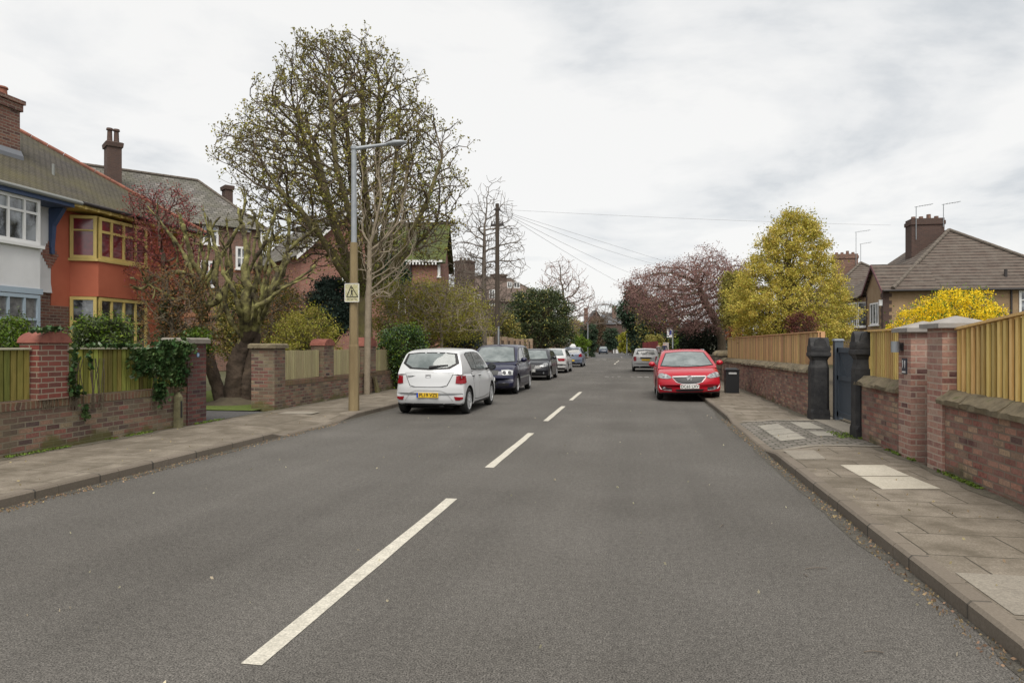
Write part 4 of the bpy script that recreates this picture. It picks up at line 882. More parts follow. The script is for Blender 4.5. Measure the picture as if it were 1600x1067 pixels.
# ---- tan rendered semis on the right
def tan_house(y0, label):
    X0 = 15.2; h = thing('pebbledash_house', label, 'house', (X0, y0, 0), 'pebbledashed houses on the right')
    mb = MB(); mb.box(X0, 25.5, y0, y0+13.5, 0, 5.0); mb.build('wall', pebble, h)
    zr = 9.1; ze = 4.95; e_ = .35; xm = 20.0; yr0, yr1 = y0+5.0, y0+9
    A_, B_, C_, D_ = (X0-e_, y0-e_, ze), (25.5+e_, y0-e_, ze), (25.5+e_, y0+13.5+e_, ze), (X0-e_, y0+13.5+e_, ze)
    R0, R1 = (xm, yr0, zr), (xm, yr1, zr)
    solid_roof(h, [[A_, B_, R0], [B_, C_, R1, R0], [D_, A_, R0, R1], [C_, D_, R1]], tile_c)
    ridge(h, [Vector(A_)+Vector((0, 0, .05)), Vector(R0)+Vector((0, 0, .05)), Vector(B_)+Vector((0, 0, .05))], ridge_b, .12)
    ridge(h, [R0, R1], ridge_b, .12)
    # front gable facing the road, its ridge running back into the main roof
    gy0, gy1, gx = y0+.0, y0+3.2, X0-.75
    mb = MB(); mb.box(gx, X0, gy0, gy1, 0, 5.0); mb.loft([[(x, gy0, 5.0), (x, gy1, 5.0), (x, (gy0+gy1)/2, 6.55)] for x in (gx, X0)][::-1]); mb.build('wall', pebble, h)
    zg = 6.62; ym = (gy0+gy1)/2
    solid_roof(h, [[(gx-.2, gy0-.35, 4.9), (17.4, gy0-.35, 4.9), (17.4, ym, zg), (gx-.2, ym, zg)], [(17.4, gy1+.3, 4.9), (gx-.2, gy1+.3, 4.9), (gx-.2, ym, zg), (17.4, ym, zg)]], tile_c)
    mb = MB()
    for ya_ in (gy0-.35, gy1+.3):
        mb.loft([[(gx-.24, ya_, 4.72), (gx-.2, ya_, 4.72), (gx-.2, ya_, 4.92), (gx-.24, ya_, 4.92)], [(gx-.24, ym, zg-.2), (gx-.2, ym, zg-.2), (gx-.2, ym, zg), (gx-.24, ym, zg)]])
    mb.build('bargeboard', mat('maroon_paint', (.10, .03, .035), .6), h)
    # brick quoins
    mb = MB(); z_ = 0; k = 0
    while z_ < 4.8:
        w = .45 if k % 2 else .30; mb.box(gx-.03, gx+w, gy0-.03, gy0+w, z_, z_+.21); z_ += .215; k += 1
    mb.build('quoin', brick_dk, h)
    mb = MB(); z_ = 0; k = 0
    while z_ < 4.8:
        w = .22 if k % 2 else .14; mb.box(gx-.03, gx, gy1-w, gy1, z_, z_+.21); z_ += .215; k += 1
    mb.build('quoin', brick_dk, h)
    window(h, (gx, gy0+1.55, 2.75), (0, -1, 0), 0, .1) if 0 else None
    window(h, (gx-.01, gy0+2.3, 2.9), (0, -1, 0), 1.55, 1.35, nx=3, bars=(), fw=.09, bw=.07)
    # bay farther back on the road side
    by0, by1 = gy1+.4, gy1+3.4
    mb = MB(); mb.prism([(X0, by0), (X0-1.0, by0+.5), (X0-1.0, by1-.5), (X0, by1)], 0, 4.75); mb.build('bay', pebble, h)
    window(h, (X0, by0, 2.75), (-1.0, .5, 0), 0, 0) if 0 else None
    window(h, (X0-1.01, by1-.55, 2.85), (0, -1, 0), by1-by0-1.1, 1.6, nx=4, bars=(.7,), fw=.08, bw=.07)
    window(h, (X0-1.0, by0+.48, 2.85), (1, -.5, 0), 1.05, 1.6, nx=2, bars=(.7,), fw=.08, bw=.07)
    solid_roof(h, [[(X0-1.3, by0-.2, 4.7), (X0-1.3, by1+.2, 4.7), (X0, by1+.2, 5.7), (X0, by0-.2, 5.7)]], tile_c)
    # side wall windows and pipe
    window(h, (21.7, y0, 3.35), (1, 0, 0), .95, 1.45, bars=(.62,), fw=.12, bw=.07)
    window(h, (18.9, y0, 1.7), (1, 0, 0), 1.8, 1.45, nx=3, fw=.1)
    mb = MB(); mb.box(21.25, 21.33, y0-.1, y0-.02, 0, 5.0); mb.build('downpipe', dark_p, h)
    mb = MB(); mb.tube([(X0-.9, y0-.42, 4.86), (25.9, y0-.42, 4.86)], .06, 8); mb.build('gutter', dark_p, h)
    mb = MB(); mb.cyl(21.3, y0+.6, 5.3, 6.1, .09, sides=8); mb.build('soil_pipe', dark_p, h)
    mb = MB(); mb.box(gx-.2, gx-.02, gy0+.05, gy0+.22, 4.0, 4.35); mb.build('alarm_box', white_p, h)
    # chimney at the ridge
    cx0, cx1, cy0, cy1 = 17.9, 19.9, y0+5.4, y0+6.5
    mb = MB(); mb.box(cx0, cx1, cy0, cy1, 7.0, 9.6); mb.box(cx0-.06, cx1+.06, cy0-.06, cy1+.06, 9.6, 9.85); mb.box(cx0, cx1, cy0, cy1, 9.85, 10.02); c = mb.build('chimney', brick_h if y0 > 50 else brick_dk, h)
    for k in range(4):
        mb = MB(); px = cx0+.3+k*.47; mb.cyl(px, (cy0+cy1)/2, 10.02, 10.22 if k != 2 else 10.35, .14, .13, 10); mb.build('chimney_pot', brick_h, c)
    def aerial(x, y, z0, hgt, dirx, kind):
        a = thing('tv_aerial', 'thin metal television aerial on the '+kind, 'aerial', (x, y, z0))
        mb = MB(); mb.cyl(x, y, z0, z0+hgt, .025, sides=5); mb.build('mast', galv, a)
        mb = MB(); mb.tube([(x-.1, y, z0+hgt-.05), (x+dirx, y-.1, z0+hgt+.12)], .02, 4)
        for i in range(6):
            f = .15+i*.15; mb.tube([(x+dirx*f, y-.28, z0+hgt+.12*f-.02), (x+dirx*f, y+.24, z0+hgt+.12*f-.02)], .009, 3)
        mb.build('aerial_array', galv, a)
    if y0 < 50:
        aerial(cx0+.25, cy0-.08, 8.6, 2.2, 1.0, 'left end of the nearer chimney on the right'); aerial(cx1-.1, cy0-.08, 9.4, 1.5, 1.0, 'right end of the nearer chimney on the right')
    else:
        aerial(cx1-.2, cy0-.08, 9.0, 3.0, 1.2, 'left side of the farther chimney, the taller of two')
        aerial(cx1+.2, cy0-.08, 9.0, 1.9, .9, 'right side of the farther chimney, the shorter of two')
tan_house(45.2, 'tan pebbledashed house with brown tiled roof behind the yellow bush')
tan_house(63.6, 'farther tan house with brick chimney just right of the golden tree')
# red boarded fence and pale panel beyond the silver car
o = thing('red_fence', 'dark red boarded fence beyond the silver hatchback', 'fence', P(1008, 560, 82).to_tuple())
mb = MB(); r = random.Random(2)
a_, b2 = P(1004, 540, 80), P(1028, 540, 76)
for i in range(14):
    q0 = a_.lerp(b2, i/14); q1 = a_.lerp(b2, (i+.92)/14); mb.ob((q0.x, q0.y, 0), (q1-q0), Vector((.02, .05, 0)), Vector((0, 0, 1.95+r.uniform(0, .03)+i*.012)))
mb.build('boards', mat('red_boards', (.20, .03, .03), .8, (.16, .025, .025), scale=3, island=.15), o)
o = thing('pale_gate_panel', 'pale upright boarded panel behind the two walkers', 'gate', P(1041, 560, 75).to_tuple())
mb = MB(); a_, b2 = P(1036, 540, 75), P(1045, 540, 75); mb.ob((a_.x, a_.y, 0), b2-a_, Vector((0, .06, 0)), Vector((0, 0, 1.95))); mb.build('boards', mat('pinkish_grey_boards', (.33, .29, .27), .8), o)
mb = MB(); a_, b2 = P(1037, 540, 74), P(1047, 540, 73); mb.ob((a_.x, a_.y, 0), b2-a_, Vector((0, .2, 0)), Vector((0, 0, 1.1))); q = mb.build('garden_wall', brick_hr); tagp(q, 'short low red brick wall beside the pale gate panel', 'wall')
# far left oddments: white gate piers, orange roof
for i, (u, l) in enumerate(((958, 'white gate pillar at the far bend, left one of two'), (964, 'white gate pillar at the far bend, right one of two'))):
    q = P(u, 550, 150); mb = MB(); mb.box(q.x-.25, q.x+.25, q.y-.25, q.y+.25, 0, 2.1); mb.box(q.x-.3, q.x+.3, q.y-.3, q.y+.3, 2.1, 2.3, taper=.05); o = mb.build('gate_pillar', white_p); tagp(o, l, 'pillar', 'white gate pillars at the bend')
q = P(904, 545, 118); o = thing('garden_building', 'small outbuilding with an orange tiled roof beyond the parked cars', 'building', (q.x, q.y, 0))
block(o, (q.x-1.2, q.y), (1, .1, 0), 2.8, 3, 0, 2.2, 3.6, brick_h, ridge_t, 'hip', ridge_m=ridge_t)
wall_seg(1, 93, 165, 1.2, 'far right brick wall beyond the bend in the street', brick_dk, x=WR-1.6)
# ================================================================ CARS
tyre_m = mat('tyre_rubber', (.012, .012, .012), .85, (.02, .02, .02), scale=30)
rim_m = mat('alloy_rim', (.42, .43, .44), .35, metal=.15)
dark_m = mat('dark_trim', (.015, .015, .017), .5)
arch_m = mat('wheel_arch_black', (.008, .008, .008), .95)
chrome = mat('chrome', (.46, .46, .47), .4, metal=.3)
tail_m = mat('tail_light_red', (.26, .005, .014), .2, (.18, .003, .008), scale=10, ior=1.45, coat=.15)
lamp_m = mat('headlight_glass', (.34, .35, .36), .12, (.09, .095, .10), scale=13, ior=1.6, coat=.6, stops=(.4, .6))
plate_y = mat('yellow_plate', (.62, .40, .02), .45); plate_w = mat('white_plate', (.66, .66, .64), .45)
ink = mat('plate_ink', (.01, .01, .01), .6); euro = mat('plate_blue', (.02, .06, .35), .5)
wind_m = mat('car_window_glass', (.10, .12, .12), .06, (.20, .225, .225), scale=2.5, ior=1.5, spec=.5)
wind_d = mat('car_window_tinted', (.03, .035, .038), .05, (.07, .075, .075), scale=3, ior=1.5, spec=.6)
seal = mat('rubber_seal', (.01, .01, .011), .6)
def paint(name, c): return mat(name, c, .32, coat=.45, spec=.4)
def cat(pts, sub=4):
    pts = [np.array(p, float) for p in pts]; out = []
    for i in range(len(pts)-1):
        p0 = pts[max(i-1, 0)]; p1, p2 = pts[i], pts[i+1]; p3 = pts[min(i+2, len(pts)-1)]
        for k in range(sub):
            t = k/sub; d = .35
            m1 = (p2-p0)*d; m2 = (p3-p1)*d
            # limit overshoot
            out.append((2*t**3-3*t**2+1)*p1+(t**3-2*t**2+t)*m1+(-2*t**3+3*t**2)*p2+(t**3-t**2)*m2)
    out.append(pts[-1]); return out
def car(name, label, loc, rot, L, Wd, Hh, rows, roof, wb, tyre_r, pm, belt_in=.93, roof_w=.70, bow=.16, group='cars parked along the kerb', axle_f=None, rim='spoke', far=False):
    root = thing(name, label, 'car', loc, group, rot); root.location = loc; OFF[root.name] = Vector((0, 0, 0))
    hw = Wd/2; hl = L/2
    wy = lambda y: hw*(1-.06*abs(y/hl)**4)
    # lower shell
    RW = cat(rows, 4); rings = []
    prof = [(0, 0, 0), (.45, 0, 0), (.88, 0, 0), (.955, .035, 0), (.985, .12, 0), (1, .3, 0), (1.0, .5, 0), (.992, .68, 0), (.975, .8, 0), (.955, .89, 0), (.925, .955, 0), (.87, .99, 0), (.74, 1.0, .10), (.5, 1, .2), (.25, 1, .27), (0, 1, .3)]
    for yT, zT, yB, zB in RW:
        h_ = zT-zB; ring = []
        for s_, c_, cr in prof:
            y = yB+(yT-yB)*c_; z = zB+h_*c_+cr*.07*min(1, h_/.6); x = s_*wy(y)
            k = max(0, (abs(y)/hl-.55)/.45); y -= math.copysign(bow*(abs(s_)**2.6)*k**1.5, y)
            ring.append((x, y, z))
        rings.append(ring+[(-x, y, z) for x, y, z in ring[-2:0:-1]])
    mb = MB(); mb.loft([r_[::-1] for r_ in rings]); 
    me = bpy.data.meshes.new('body'); me.from_pydata([tuple(v) for v in mb.v], [], mb.f); me.materials.append(pm); me.materials.append(arch_m)
    bm = bmesh.new(); bm.from_mesh(me); bmesh.ops.remove_doubles(bm, verts=bm.verts, dist=1e-4); bmesh.ops.recalc_face_normals(bm, faces=bm.faces); bm.to_mesh(me); bm.free()
    body = bpy.data.objects.new('body', me); C.objects.link(body)
    af = wb/2 if axle_f is None else axle_f; ar = af-wb
    cut = MB()
    for sx in (-1, 1):
        for ay in (af, ar):
            xi, xo = sx*(hw-.27), sx*(hw+.2); R_ = tyre_r+.055; zc = tyre_r
            pr = [(ay+R_*math.cos(t), zc+R_*math.sin(t)) for t in [2*PI*i/28 for i in range(28)]]
            cut.loft([[(x, a, b) for a, b in pr] for x in (min(xi, xo), max(xi, xo))])
    cm = bpy.data.meshes.new('cut'); cm.from_pydata([tuple(v) for v in cut.v], [], cut.f); cm.materials.append(arch_m)
    bm = bmesh.new(); bm.from_mesh(cm); bmesh.ops.recalc_face_normals(bm, faces=bm.faces); bm.to_mesh(cm); bm.free()
    co = bpy.data.objects.new('cut', cm); C.objects.link(co)
    md = body.modifiers.new('b', 'BOOLEAN'); md.operation = 'DIFFERENCE'; md.object = co; md.solver = 'EXACT'
    try: md.material_mode = 'TRANSFER'
    except Exception: pass
    dg = bpy.context.evaluated_depsgraph_get(); me2 = bpy.data.meshes.new_from_object(body.evaluated_get(dg))
    body.modifiers.clear(); body.data = me2; bpy.data.objects.remove(co)
    # cabin shell
    zb = min(roof[0][1], roof[-1][1]); RF = cat(roof, 4); rings = []
    rw = roof_w*hw
    def cw(z, y):
        t = max(0, min(1.05, (z-zb)/(Hh-zb))); return (belt_in*hw*(1-t**1.35)+rw*t**1.35)*(1-.05*abs(y/hl)**3)
    for y0, z0 in RF:
        ring = []; t = (z0-zb)/(Hh-zb); zbase = zb-.10
        for c_ in (0, .15, .3, .45, .6, .75, .88, .95):
            z = zbase+(z0-zbase)*c_; ring.append((cw(z, y0), y0, z))
        wt = cw(z0, y0); sgn = 1 if y0 > (roof[0][0]+roof[-1][0])/2 else -1
        for s_ in (.965, .9, .75, .5, .25, 0):
            ring.append((wt*s_, y0+sgn*.10*(1-s_**2)*max(0, 1-t**3), z0+.028*(1-s_**2)*t+(0 if s_ < .95 else -.008)))
        rings.append(ring+[(-x, y, z) for x, y, z in ring[-2::-1]])
    mb2 = MB(); mb2.loft([r_[::-1] for r_ in rings])
    cm = bpy.data.meshes.new('c'); cm.from_pydata([tuple(v) for v in mb2.v], [], mb2.f)
    bm = bmesh.new(); bm.from_mesh(body.data); bm.from_mesh(cm); 
    bmesh.ops.recalc_face_normals(bm, faces=bm.faces)
    bm.to_mesh(body.data); bm.free()
    me = body.data; me.polygons.foreach_set('use_smooth', [True]*len(me.polygons)); me.set_sharp_from_angle(angle=math.radians(38))
    body.parent = root
    bm = bmesh.new(); bm.from_mesh(me); bvh = BVHTree.FromBMesh(bm); bm.free()
    def hit(a, b, axis, sd):
        if axis == 'x': h_ = bvh.ray_cast(Vector((sd*4, a, b)), Vector((-sd, 0, 0)))
        elif axis == 'y': h_ = bvh.ray_cast(Vector((a, sd*6, b)), Vector((0, -sd, 0)))
        else: h_ = bvh.ray_cast(Vector((a, b, 4)), Vector((0, 0, -1)))
        return (h_[0], h_[1]) if h_[0] is not None else None
    def patch(nm, tops, bots, axis, sd, m, off=.006, rows_=5, par=root, sub=3, thick=.02, maxd=None):
        def dens(l):
            o = []
            for p, q in zip(l[:-1], l[1:]): o += [(p[0]+(q[0]-p[0])*k/sub, p[1]+(q[1]-p[1])*k/sub) for k in range(sub)]
            return o+[l[-1]]
        T_, B_ = dens(tops), dens(bots); last = None; grid = []
        ca = sum(p[0] for p in tops+bots)/(len(tops)+len(bots)); cb_ = sum(p[1] for p in tops+bots)/(len(tops)+len(bots))
        md_ = maxd if maxd is not None else (.20 if (nm not in ('windscreen', 'rear_window', 'window_surround', 'window_seal') and axis == 'y') else 9)
        ref = hit(ca, cb_, axis, sd)
        def safe(a_, b_):
            for q_ in range(30):
                h_ = hit(a_, b_, axis, sd)
                if h_ and (ref is None or abs((h_[0]-ref[0])[0 if axis == 'x' else 1]) < md_): return h_
                a_ += (ca-a_)*.05; b_ += (cb_-b_)*.03
            return ref
        for (ta, tb), (ba, bb) in zip(T_, B_):
            col = []
            for k in range(rows_+1):
                f = k/rows_; a_, b_ = ta+(ba-ta)*f, tb+(bb-tb)*f; h_ = safe(a_, b_)
                if h_ is None: h_ = last
                if h_ is None:
                    for q in np.linspace(.02, .3, 12):
                        h_ = hit(a_*(1-q), b_*(1-q)+.6*q, axis, sd)
                        if h_: break
                last = h_; col.append(h_)
            grid.append(col)
        nv = Vector((sd, 0, 0)) if axis == 'x' else Vector((0, sd, 0)) if axis == 'y' else Vector((0, 0, 1))
        mp = MB(); nr = rows_+1; nc = len(grid)
        for col in grid:
            for p, n in col:
                if n.dot(nv) < 0: n = -n
                n = (n+nv*.3).normalized(); mp.v.append(p+n*off)
        for col in grid:
            for p, n in col: mp.v.append(p-nv*thick)
        K = nc*nr
        for i in range(nc-1):
            for j in range(rows_):
                a_ = i*nr+j; mp.f.append((a_, a_+1, a_+nr+1, a_+nr)); mp.m.append(0)
        edge = [i*nr for i in range(nc)]+[(nc-1)*nr+j for j in range(1, nr)]+[i*nr+rows_ for i in range(nc-2, -1, -1)]+[j for j in range(rows_-1, 0, -1)]
        for a_, b_ in zip(edge, edge[1:]+edge[:1]): mp.f.append((a_, b_, b_+K, a_+K)); mp.m.append(0)
        ob = mp.build(nm, m, par, smooth=True, sharp=35, local=True, uv=False)
        bm = bmesh.new(); bm.from_mesh(ob.data); bmesh.ops.recalc_face_normals(bm, faces=bm.faces); bm.to_mesh(ob.data); bm.free()
        return ob
    def ribbon(nm, pts, w_, axis, sd, m, off=.004, par=root):
        pp = [p for p in (hit(a, b, axis, sd) for a, b in pts) if p]
        mp = MB(); mp.tube([p+n*off*.2 for p, n in pp], w_, 4, cap=False); return mp.build(nm, m, par, local=True)
    def mirror_x(l): return [(-a, b) for a, b in l]
    def both(fn, l1, l2, *a, **k):
        return [fn(l1, l2, *a, **k), fn(mirror_x(l1), mirror_x(l2), *a, **k)]
    # wheels
    for sx in (-1, 1):
        for ay in (af, ar):
            x1 = sx*(hw-.02); x0 = sx*(hw-.215); R_ = tyre_r
            w = MB(); cen = Vector((0, ay, R_))
            prof_ = [(x0, R_*.62), (x0+sx*.01, R_*.9), (x0+sx*.035, R_*.985), (x0+sx*.06, R_), (x1-sx*.06, R_), (x1-sx*.03, R_*.985), (x1-sx*.005, R_*.9), (x1, R_*.75), (x1-sx*.012, R_*.66)]
            w.latx(prof_, ay, R_, 28)
            wo_ = w.build('wheel', tyre_m, root, smooth=True, local=True, sharp=50)
            rm = MB(); xr = x1-sx*.008
            rp_ = [(x1-sx*.05, R_*.66), (x1-sx*.004, R_*.66), (x1-sx*.002, R_*.62), (x1-sx*.03, R_*.59)]
            rm.latx(rp_, ay, R_, 24)
            ns = 7 if rim == 'spoke' else 5
            for k in range(ns):
                t = 2*PI*k/ns; d = Vector((0, math.cos(t), math.sin(t))); q = Vector((0, -math.sin(t), math.cos(t)))
                a_ = Vector((x1-sx*.022, ay, R_)); e1 = .034; e2 = .05
                rm.loft([[a_+d*R_*.08-q*e1, a_+d*R_*.08+q*e1, a_+d*R_*.08+q*e1+Vector((sx*.016, 0, 0)), a_+d*R_*.08-q*e1+Vector((sx*.016, 0, 0))], [a_+d*R_*.63-q*e2, a_+d*R_*.63+q*e2, a_+d*R_*.63+q*e2+Vector((sx*.012, 0, 0)), a_+d*R_*.63-q*e2+Vector((sx*.012, 0, 0))]])
            rm.tube([(x1-sx*.03, ay, R_), (x1+sx*.0, ay, R_)], [R_*.17, R_*.13], 12)
            rm.tube([(x1-sx*.034, ay, R_), (x1-sx*.030, ay, R_)], R_*.6, 24)
            rm.build('rim', rim_m, wo_, local=True)
            sl_ = MB()
            for k in range(ns):
                t = 2*PI*(k+.5)/ns; d = Vector((0, math.cos(t), math.sin(t))); q = Vector((0, -math.sin(t), math.cos(t))); a_ = Vector((x1-sx*.0295, ay, R_))
                sl_.loft([[a_+d*R_*.26-q*R_*.04, a_+d*R_*.26+q*R_*.04, a_+d*R_*.5+q*R_*.12, a_+d*R_*.5-q*R_*.12], [p_+Vector((sx*.003, 0, 0)) for p_ in (a_+d*R_*.26-q*R_*.04, a_+d*R_*.26+q*R_*.04, a_+d*R_*.5+q*R_*.12, a_+d*R_*.5-q*R_*.12)]])
            sl_.build('rim_slots', arch_m, wo_, local=True)
            dk = MB(); dk.tube([(x1-sx*.06, ay, R_), (x1-sx*.045, ay, R_)], R_*.62, 20); dk.build('brake_disc', arch_m, wo_, local=True)
    K = dict(root=root, patch=patch, ribbon=ribbon, hit=hit, mirror=mirror_x, hw=hw, hl=hl, cw=cw, af=af, ar=ar, pm=pm, body=body)
    return K
def plate(K, z, sd, chars, m, w=.52, eu=False, dz=0, x=0):
    p = max((K['hit'](x+i, z+j, 'y', sd)[0] for i in (0, .2) for j in (-.05, 0, .05)), key=lambda q: sd*q.y); y = p.y+sd*.014; root = K['root']
    mb = MB(); mb.box(x-w/2, x+w/2, min(y, y+sd*.012), max(y, y+sd*.012), z-.056, z+.056); o = mb.build('number_plate', m, root, local=True)
    yy = y+sd*.0135; r = (-sd, 0, 0) if sd > 0 else (1, 0, 0)
    M = frame_m((x+(.02 if eu else 0), yy, z), r, (0, 0, 1))
    if chars: text('lettering', chars, .112, M, ink, o, extrude=.001, bold=.002, sx=.98)
    if eu:
        mb = MB(); x0 = x-w/2 if sd < 0 else x+w/2-.045; mb.box(x0, x0+.045, min(yy, yy+sd*.001), max(yy, yy+sd*.001), z-.055, z+.055); mb.build('blue_band', euro, o, local=True)
    return o
def mirror(K, y, z, m, side, sz=1, back=1):
    x = side*(K['cw'](z, y)-.005); mb = MB(); s = side
    mb.tube([(x-s*.04, y, z-.03), (x+s*.05, y-.0, z-.01), (x+s*.10, y, z+.02)], [.025, .02, .03], 6)
    c = Vector((x+s*.17, y, z+.045)); rings = []
    for t, a, b in ((-.05, .055, .045), (-.045, .085, .065), (.0, .10, .08), (.05, .085, .065), (.085, .04, .03)):
        rings.append([c+Vector((math.cos(k)*a*sz, t, math.sin(k)*b*sz)) for k in [2*PI*i/12 for i in range(12)]])
    mb.loft(rings[::-1]); o = mb.build('door_mirror', m, K['root'], smooth=True, local=True, sharp=50)
    mb = MB(); rr = [[c+Vector((math.cos(k)*a_*sz, t_, math.sin(k)*b_*sz)) for k in [2*PI*i/12 for i in range(12)]] for t_, a_, b_ in ((-.0505, .072, .055), (-.056, .07, .053))]
    mb.loft(rr); mb.build('mirror_glass', glass, o, local=True)
def handle(K, side, y, z, m, par=None):
    p = K['hit'](y, z, 'x', side)[0]; mb = MB(); x = p.x+side*.012
    mb.tube([(p.x, y-.085, z), (x+side*.012, y-.07, z), (x+side*.016, y, z+.004), (x+side*.012, y+.07, z), (p.x, y+.085, z)], [.01, .013, .013, .013, .01], 6); mb.build('door_handle', m, par or K['root'], smooth=True, local=True)
def windows_side(K, spans, zlo, zhi, m, edge=seal):
    """spans: list of (list of top (y,z), list of bottom (y,z))"""
    for sd in (-1, 1):
        for tops, bots in spans:
            e = .018
            cy = sum(p[0] for p in tops+bots)/(2*len(tops))
            g = lambda l, dz: [(cy+(a-cy)*1.05, b+dz) for a, b in l]
            o = K['patch']('side_window', tops, bots, 'x', sd, m, off=.010)
            K['patch']('window_seal', g(tops, e), g(bots, -e), 'x', sd, edge, off=.005, par=o)
def door(K, tops, bots, hy, hz, hm):
    for sd in (-1, 1):
        o = K['patch']('door', tops, bots, 'x', sd, K['pm'], off=.005, rows_=7)
        gp_ = .014; cy = sum(p[0] for p in tops+bots)/(2*len(tops))
        g = lambda l, dz: [(a+gp_*(1 if a > cy else -1), b+dz) for a, b in l]
        K['patch']('door_gap', g(tops, gp_), g(bots, -gp_), 'x', sd, seal, off=.0015, par=o, rows_=7)
        handle(K, sd, hy, hz, hm, o)
# ------------------------------------------------ white hatchback, seen from behind
def hatch_rows(L, zbelt, zhood, cab_f, nose=.62, rear_top=None, tail=.0):
    h = L/2; rt = zbelt if rear_top is None else rear_top
    return [(-h, .52, -h, .46), (-h+.005, .64, -h+.01, .36), (-h+.03, .74, -h+.05, .27), (-h+.05, .86, -h+.13, .235), (-h+.085+tail, rt-.04, -h+.3, .22), (-h+.17+tail, rt+.005, -h+.6, .2), (-h+.7, zbelt+.0, -h+.9, .185), (-.4, zbelt-.01, -.4, .18), (.2, zbelt-.02, .3, .18),
            (cab_f-.15, zbelt-.03, .8, .185), (cab_f+.2, zhood+.02, h-.95, .19), (h-.42, zhood-.07, h-.5, .2), (h-.2, zhood-.15, h-.2, .215), (h-.08, nose+.06, h-.09, .24), (h-.02, nose-.06, h-.03, .30), (h, nose-.14, h, .40)]
white_car = paint('white_car_paint', (.52, .53, .54))
L = 4.06; h = L/2
K = car('parked_car', 'white hatchback with a yellow rear number plate, nearest car on the left', (-4.77, 15.75+h, 0), 0, L, 1.73, 1.53,
    hatch_rows(L, .98, .95, .95, rear_top=1.0), [(-h+.175, .96), (-h+.24, 1.08), (-h+.37, 1.32), (-h+.46, 1.455), (-h+.75, 1.505), (-.6, 1.53), (0, 1.525), (.35, 1.475), (.72, 1.24), (1.15, .96)], 2.59, .315, white_car, axle_f=1.21, bow=.20, roof_w=.72)
pt = K['patch']
# rear window with its dark surround
bt = [(-.55, 1.405), (-.3, 1.43), (0, 1.435), (.3, 1.43), (.55, 1.405)]; bb = [(-.60, 1.20), (-.42, 1.105), (0, 1.085), (.42, 1.105), (.60, 1.20)]
o = pt('rear_window', bt, bb, 'y', -1, wind_m, off=.012)
pt('window_surround', [(-.60, 1.43), (-.3, 1.46), (0, 1.465), (.3, 1.46), (.60, 1.43)], [(-.68, 1.20), (-.48, 1.075), (0, 1.05), (.48, 1.075), (.68, 1.20)], 'y', -1, seal, off=.005, par=o)
mb = MB(); p0 = K['hit'](.0, 1.11, 'y', -1)[0]; p1 = K['hit'](.42, 1.16, 'y', -1)[0]; n = Vector((0, -.03, 0))
mb.tube([p0+n, (p0+p1)/2+n*1.3, p1+n], [.035, .016, .008], 6); mb.tube([p0+n*1.3+Vector((.02, 0, .03)), p1+n+Vector((.02, 0, .01))], .012, 5); mb.build('rear_wiper', dark_m, K['root'], local=True)
# tailgate panel
tg = pt('tailgate', [(-.58, .985), (-.3, .99), (0, .992), (.3, .99), (.58, .985)], [(-.44, .70), (-.3, .668), (0, .665), (.3, .668), (.44, .70)], 'y', -1, white_car, off=.007)
pt('tailgate_gap', [(-.595, .99), (-.3, .996), (0, .998), (.3, .996), (.595, .99)], [(-.455, .69), (-.31, .655), (0, .652), (.31, .655), (.455, .69)], 'y', -1, seal, off=.003, par=tg)
for s in (-1, 1):
    f = (lambda l: l) if s < 0 else K['mirror']
    pt('tail_light', f([(-.845, .915), (-.74, .925), (-.645, .915)]), f([(-.855, .745), (-.74, .73), (-.63, .745)]), 'y', -1, tail_m, off=.016, rows_=6)
    pt('rear_reflector', f([(-.80, .425), (-.70, .43), (-.60, .44)]), f([(-.79, .38), (-.72, .355), (-.63, .355)]), 'y', -1, tail_m, off=.012)
pt('lower_valance', [(-.80, .28), (0, .285), (.80, .28)], [(-.76, .24), (0, .24), (.76, .24)], 'y', -1, dark_m, off=.012)
K['ribbon']('recess_edge', [(-.57, .34), (-.43, .53), (-.30, .578), (0, .583), (.30, .578), (.43, .53), (.57, .34)], .0035, 'y', -1, gutter_p, off=.06)
K['ribbon']('bumper_seam', [(x, .66-.0*abs(x)) for x in np.linspace(-.44, .44, 12)], .004, 'y', -1, seal)
plate(K, .475, -1, 'PL19 VZS', plate_y, eu=True)
# badge: a plain shield outline, and the dark lettering strip
p = K['hit'](0, .915, 'y', -1)[0]; mb = MB(); y = p.y-.02
mb.box(-.065, .065, y, y+.012, .93, .955); mb.box(-.065, -.045, y, y+.012, .885, .93); mb.box(.045, .065, y, y+.012, .885, .93); mb.loft([[(-.065, yy, .885), (-.045, yy, .885), (.012, yy, .862), (0, yy, .85)] for yy in (y, y+.012)]); mb.loft([[(.045, yy, .885), (.065, yy, .885), (0, yy, .85), (-.012, yy, .862)] for yy in (y, y+.012)])
mb.build('badge', chrome, tg, local=True)
mb = MB(); y = p.y-.012; mb.tube([(0, y, .795), (0, y-.004, .795)], .014, 10); mb.build('lock', dark_m, tg, local=True)
M = frame_m((-.42, K['hit'](-.42, .90, 'y', -1)[0].y-.012, .905), (1, -.04, 0), (0, 0, 1)); text('lettering', 'SANDERO', .045, M, dark_m, tg, bold=.001)
windows_side(K, [([(-1.22, 1.39), (-1.05, 1.435), (-.62, 1.445)], [(-.98, 1.06), (-.8, 1.05), (-.5, 1.045)]), ([(-.54, 1.445), (-.2, 1.445), (.18, 1.42), (.42, 1.30)], [(-.44, 1.045), (0, 1.035), (.5, 1.03), (.82, 1.04)])], 1, 1.4, wind_m)
door(K, [(-1.02, .99), (-.75, 1.0), (-.46, .995)], [(-.86, .34), (-.7, .33), (-.46, .32)], -.93, .885, dark_m)
door(K, [(-.44, .99), (.2, .985), (.84, .97)], [(-.44, .32), (.2, .32), (.72, .36)], -.28, .875, dark_m)
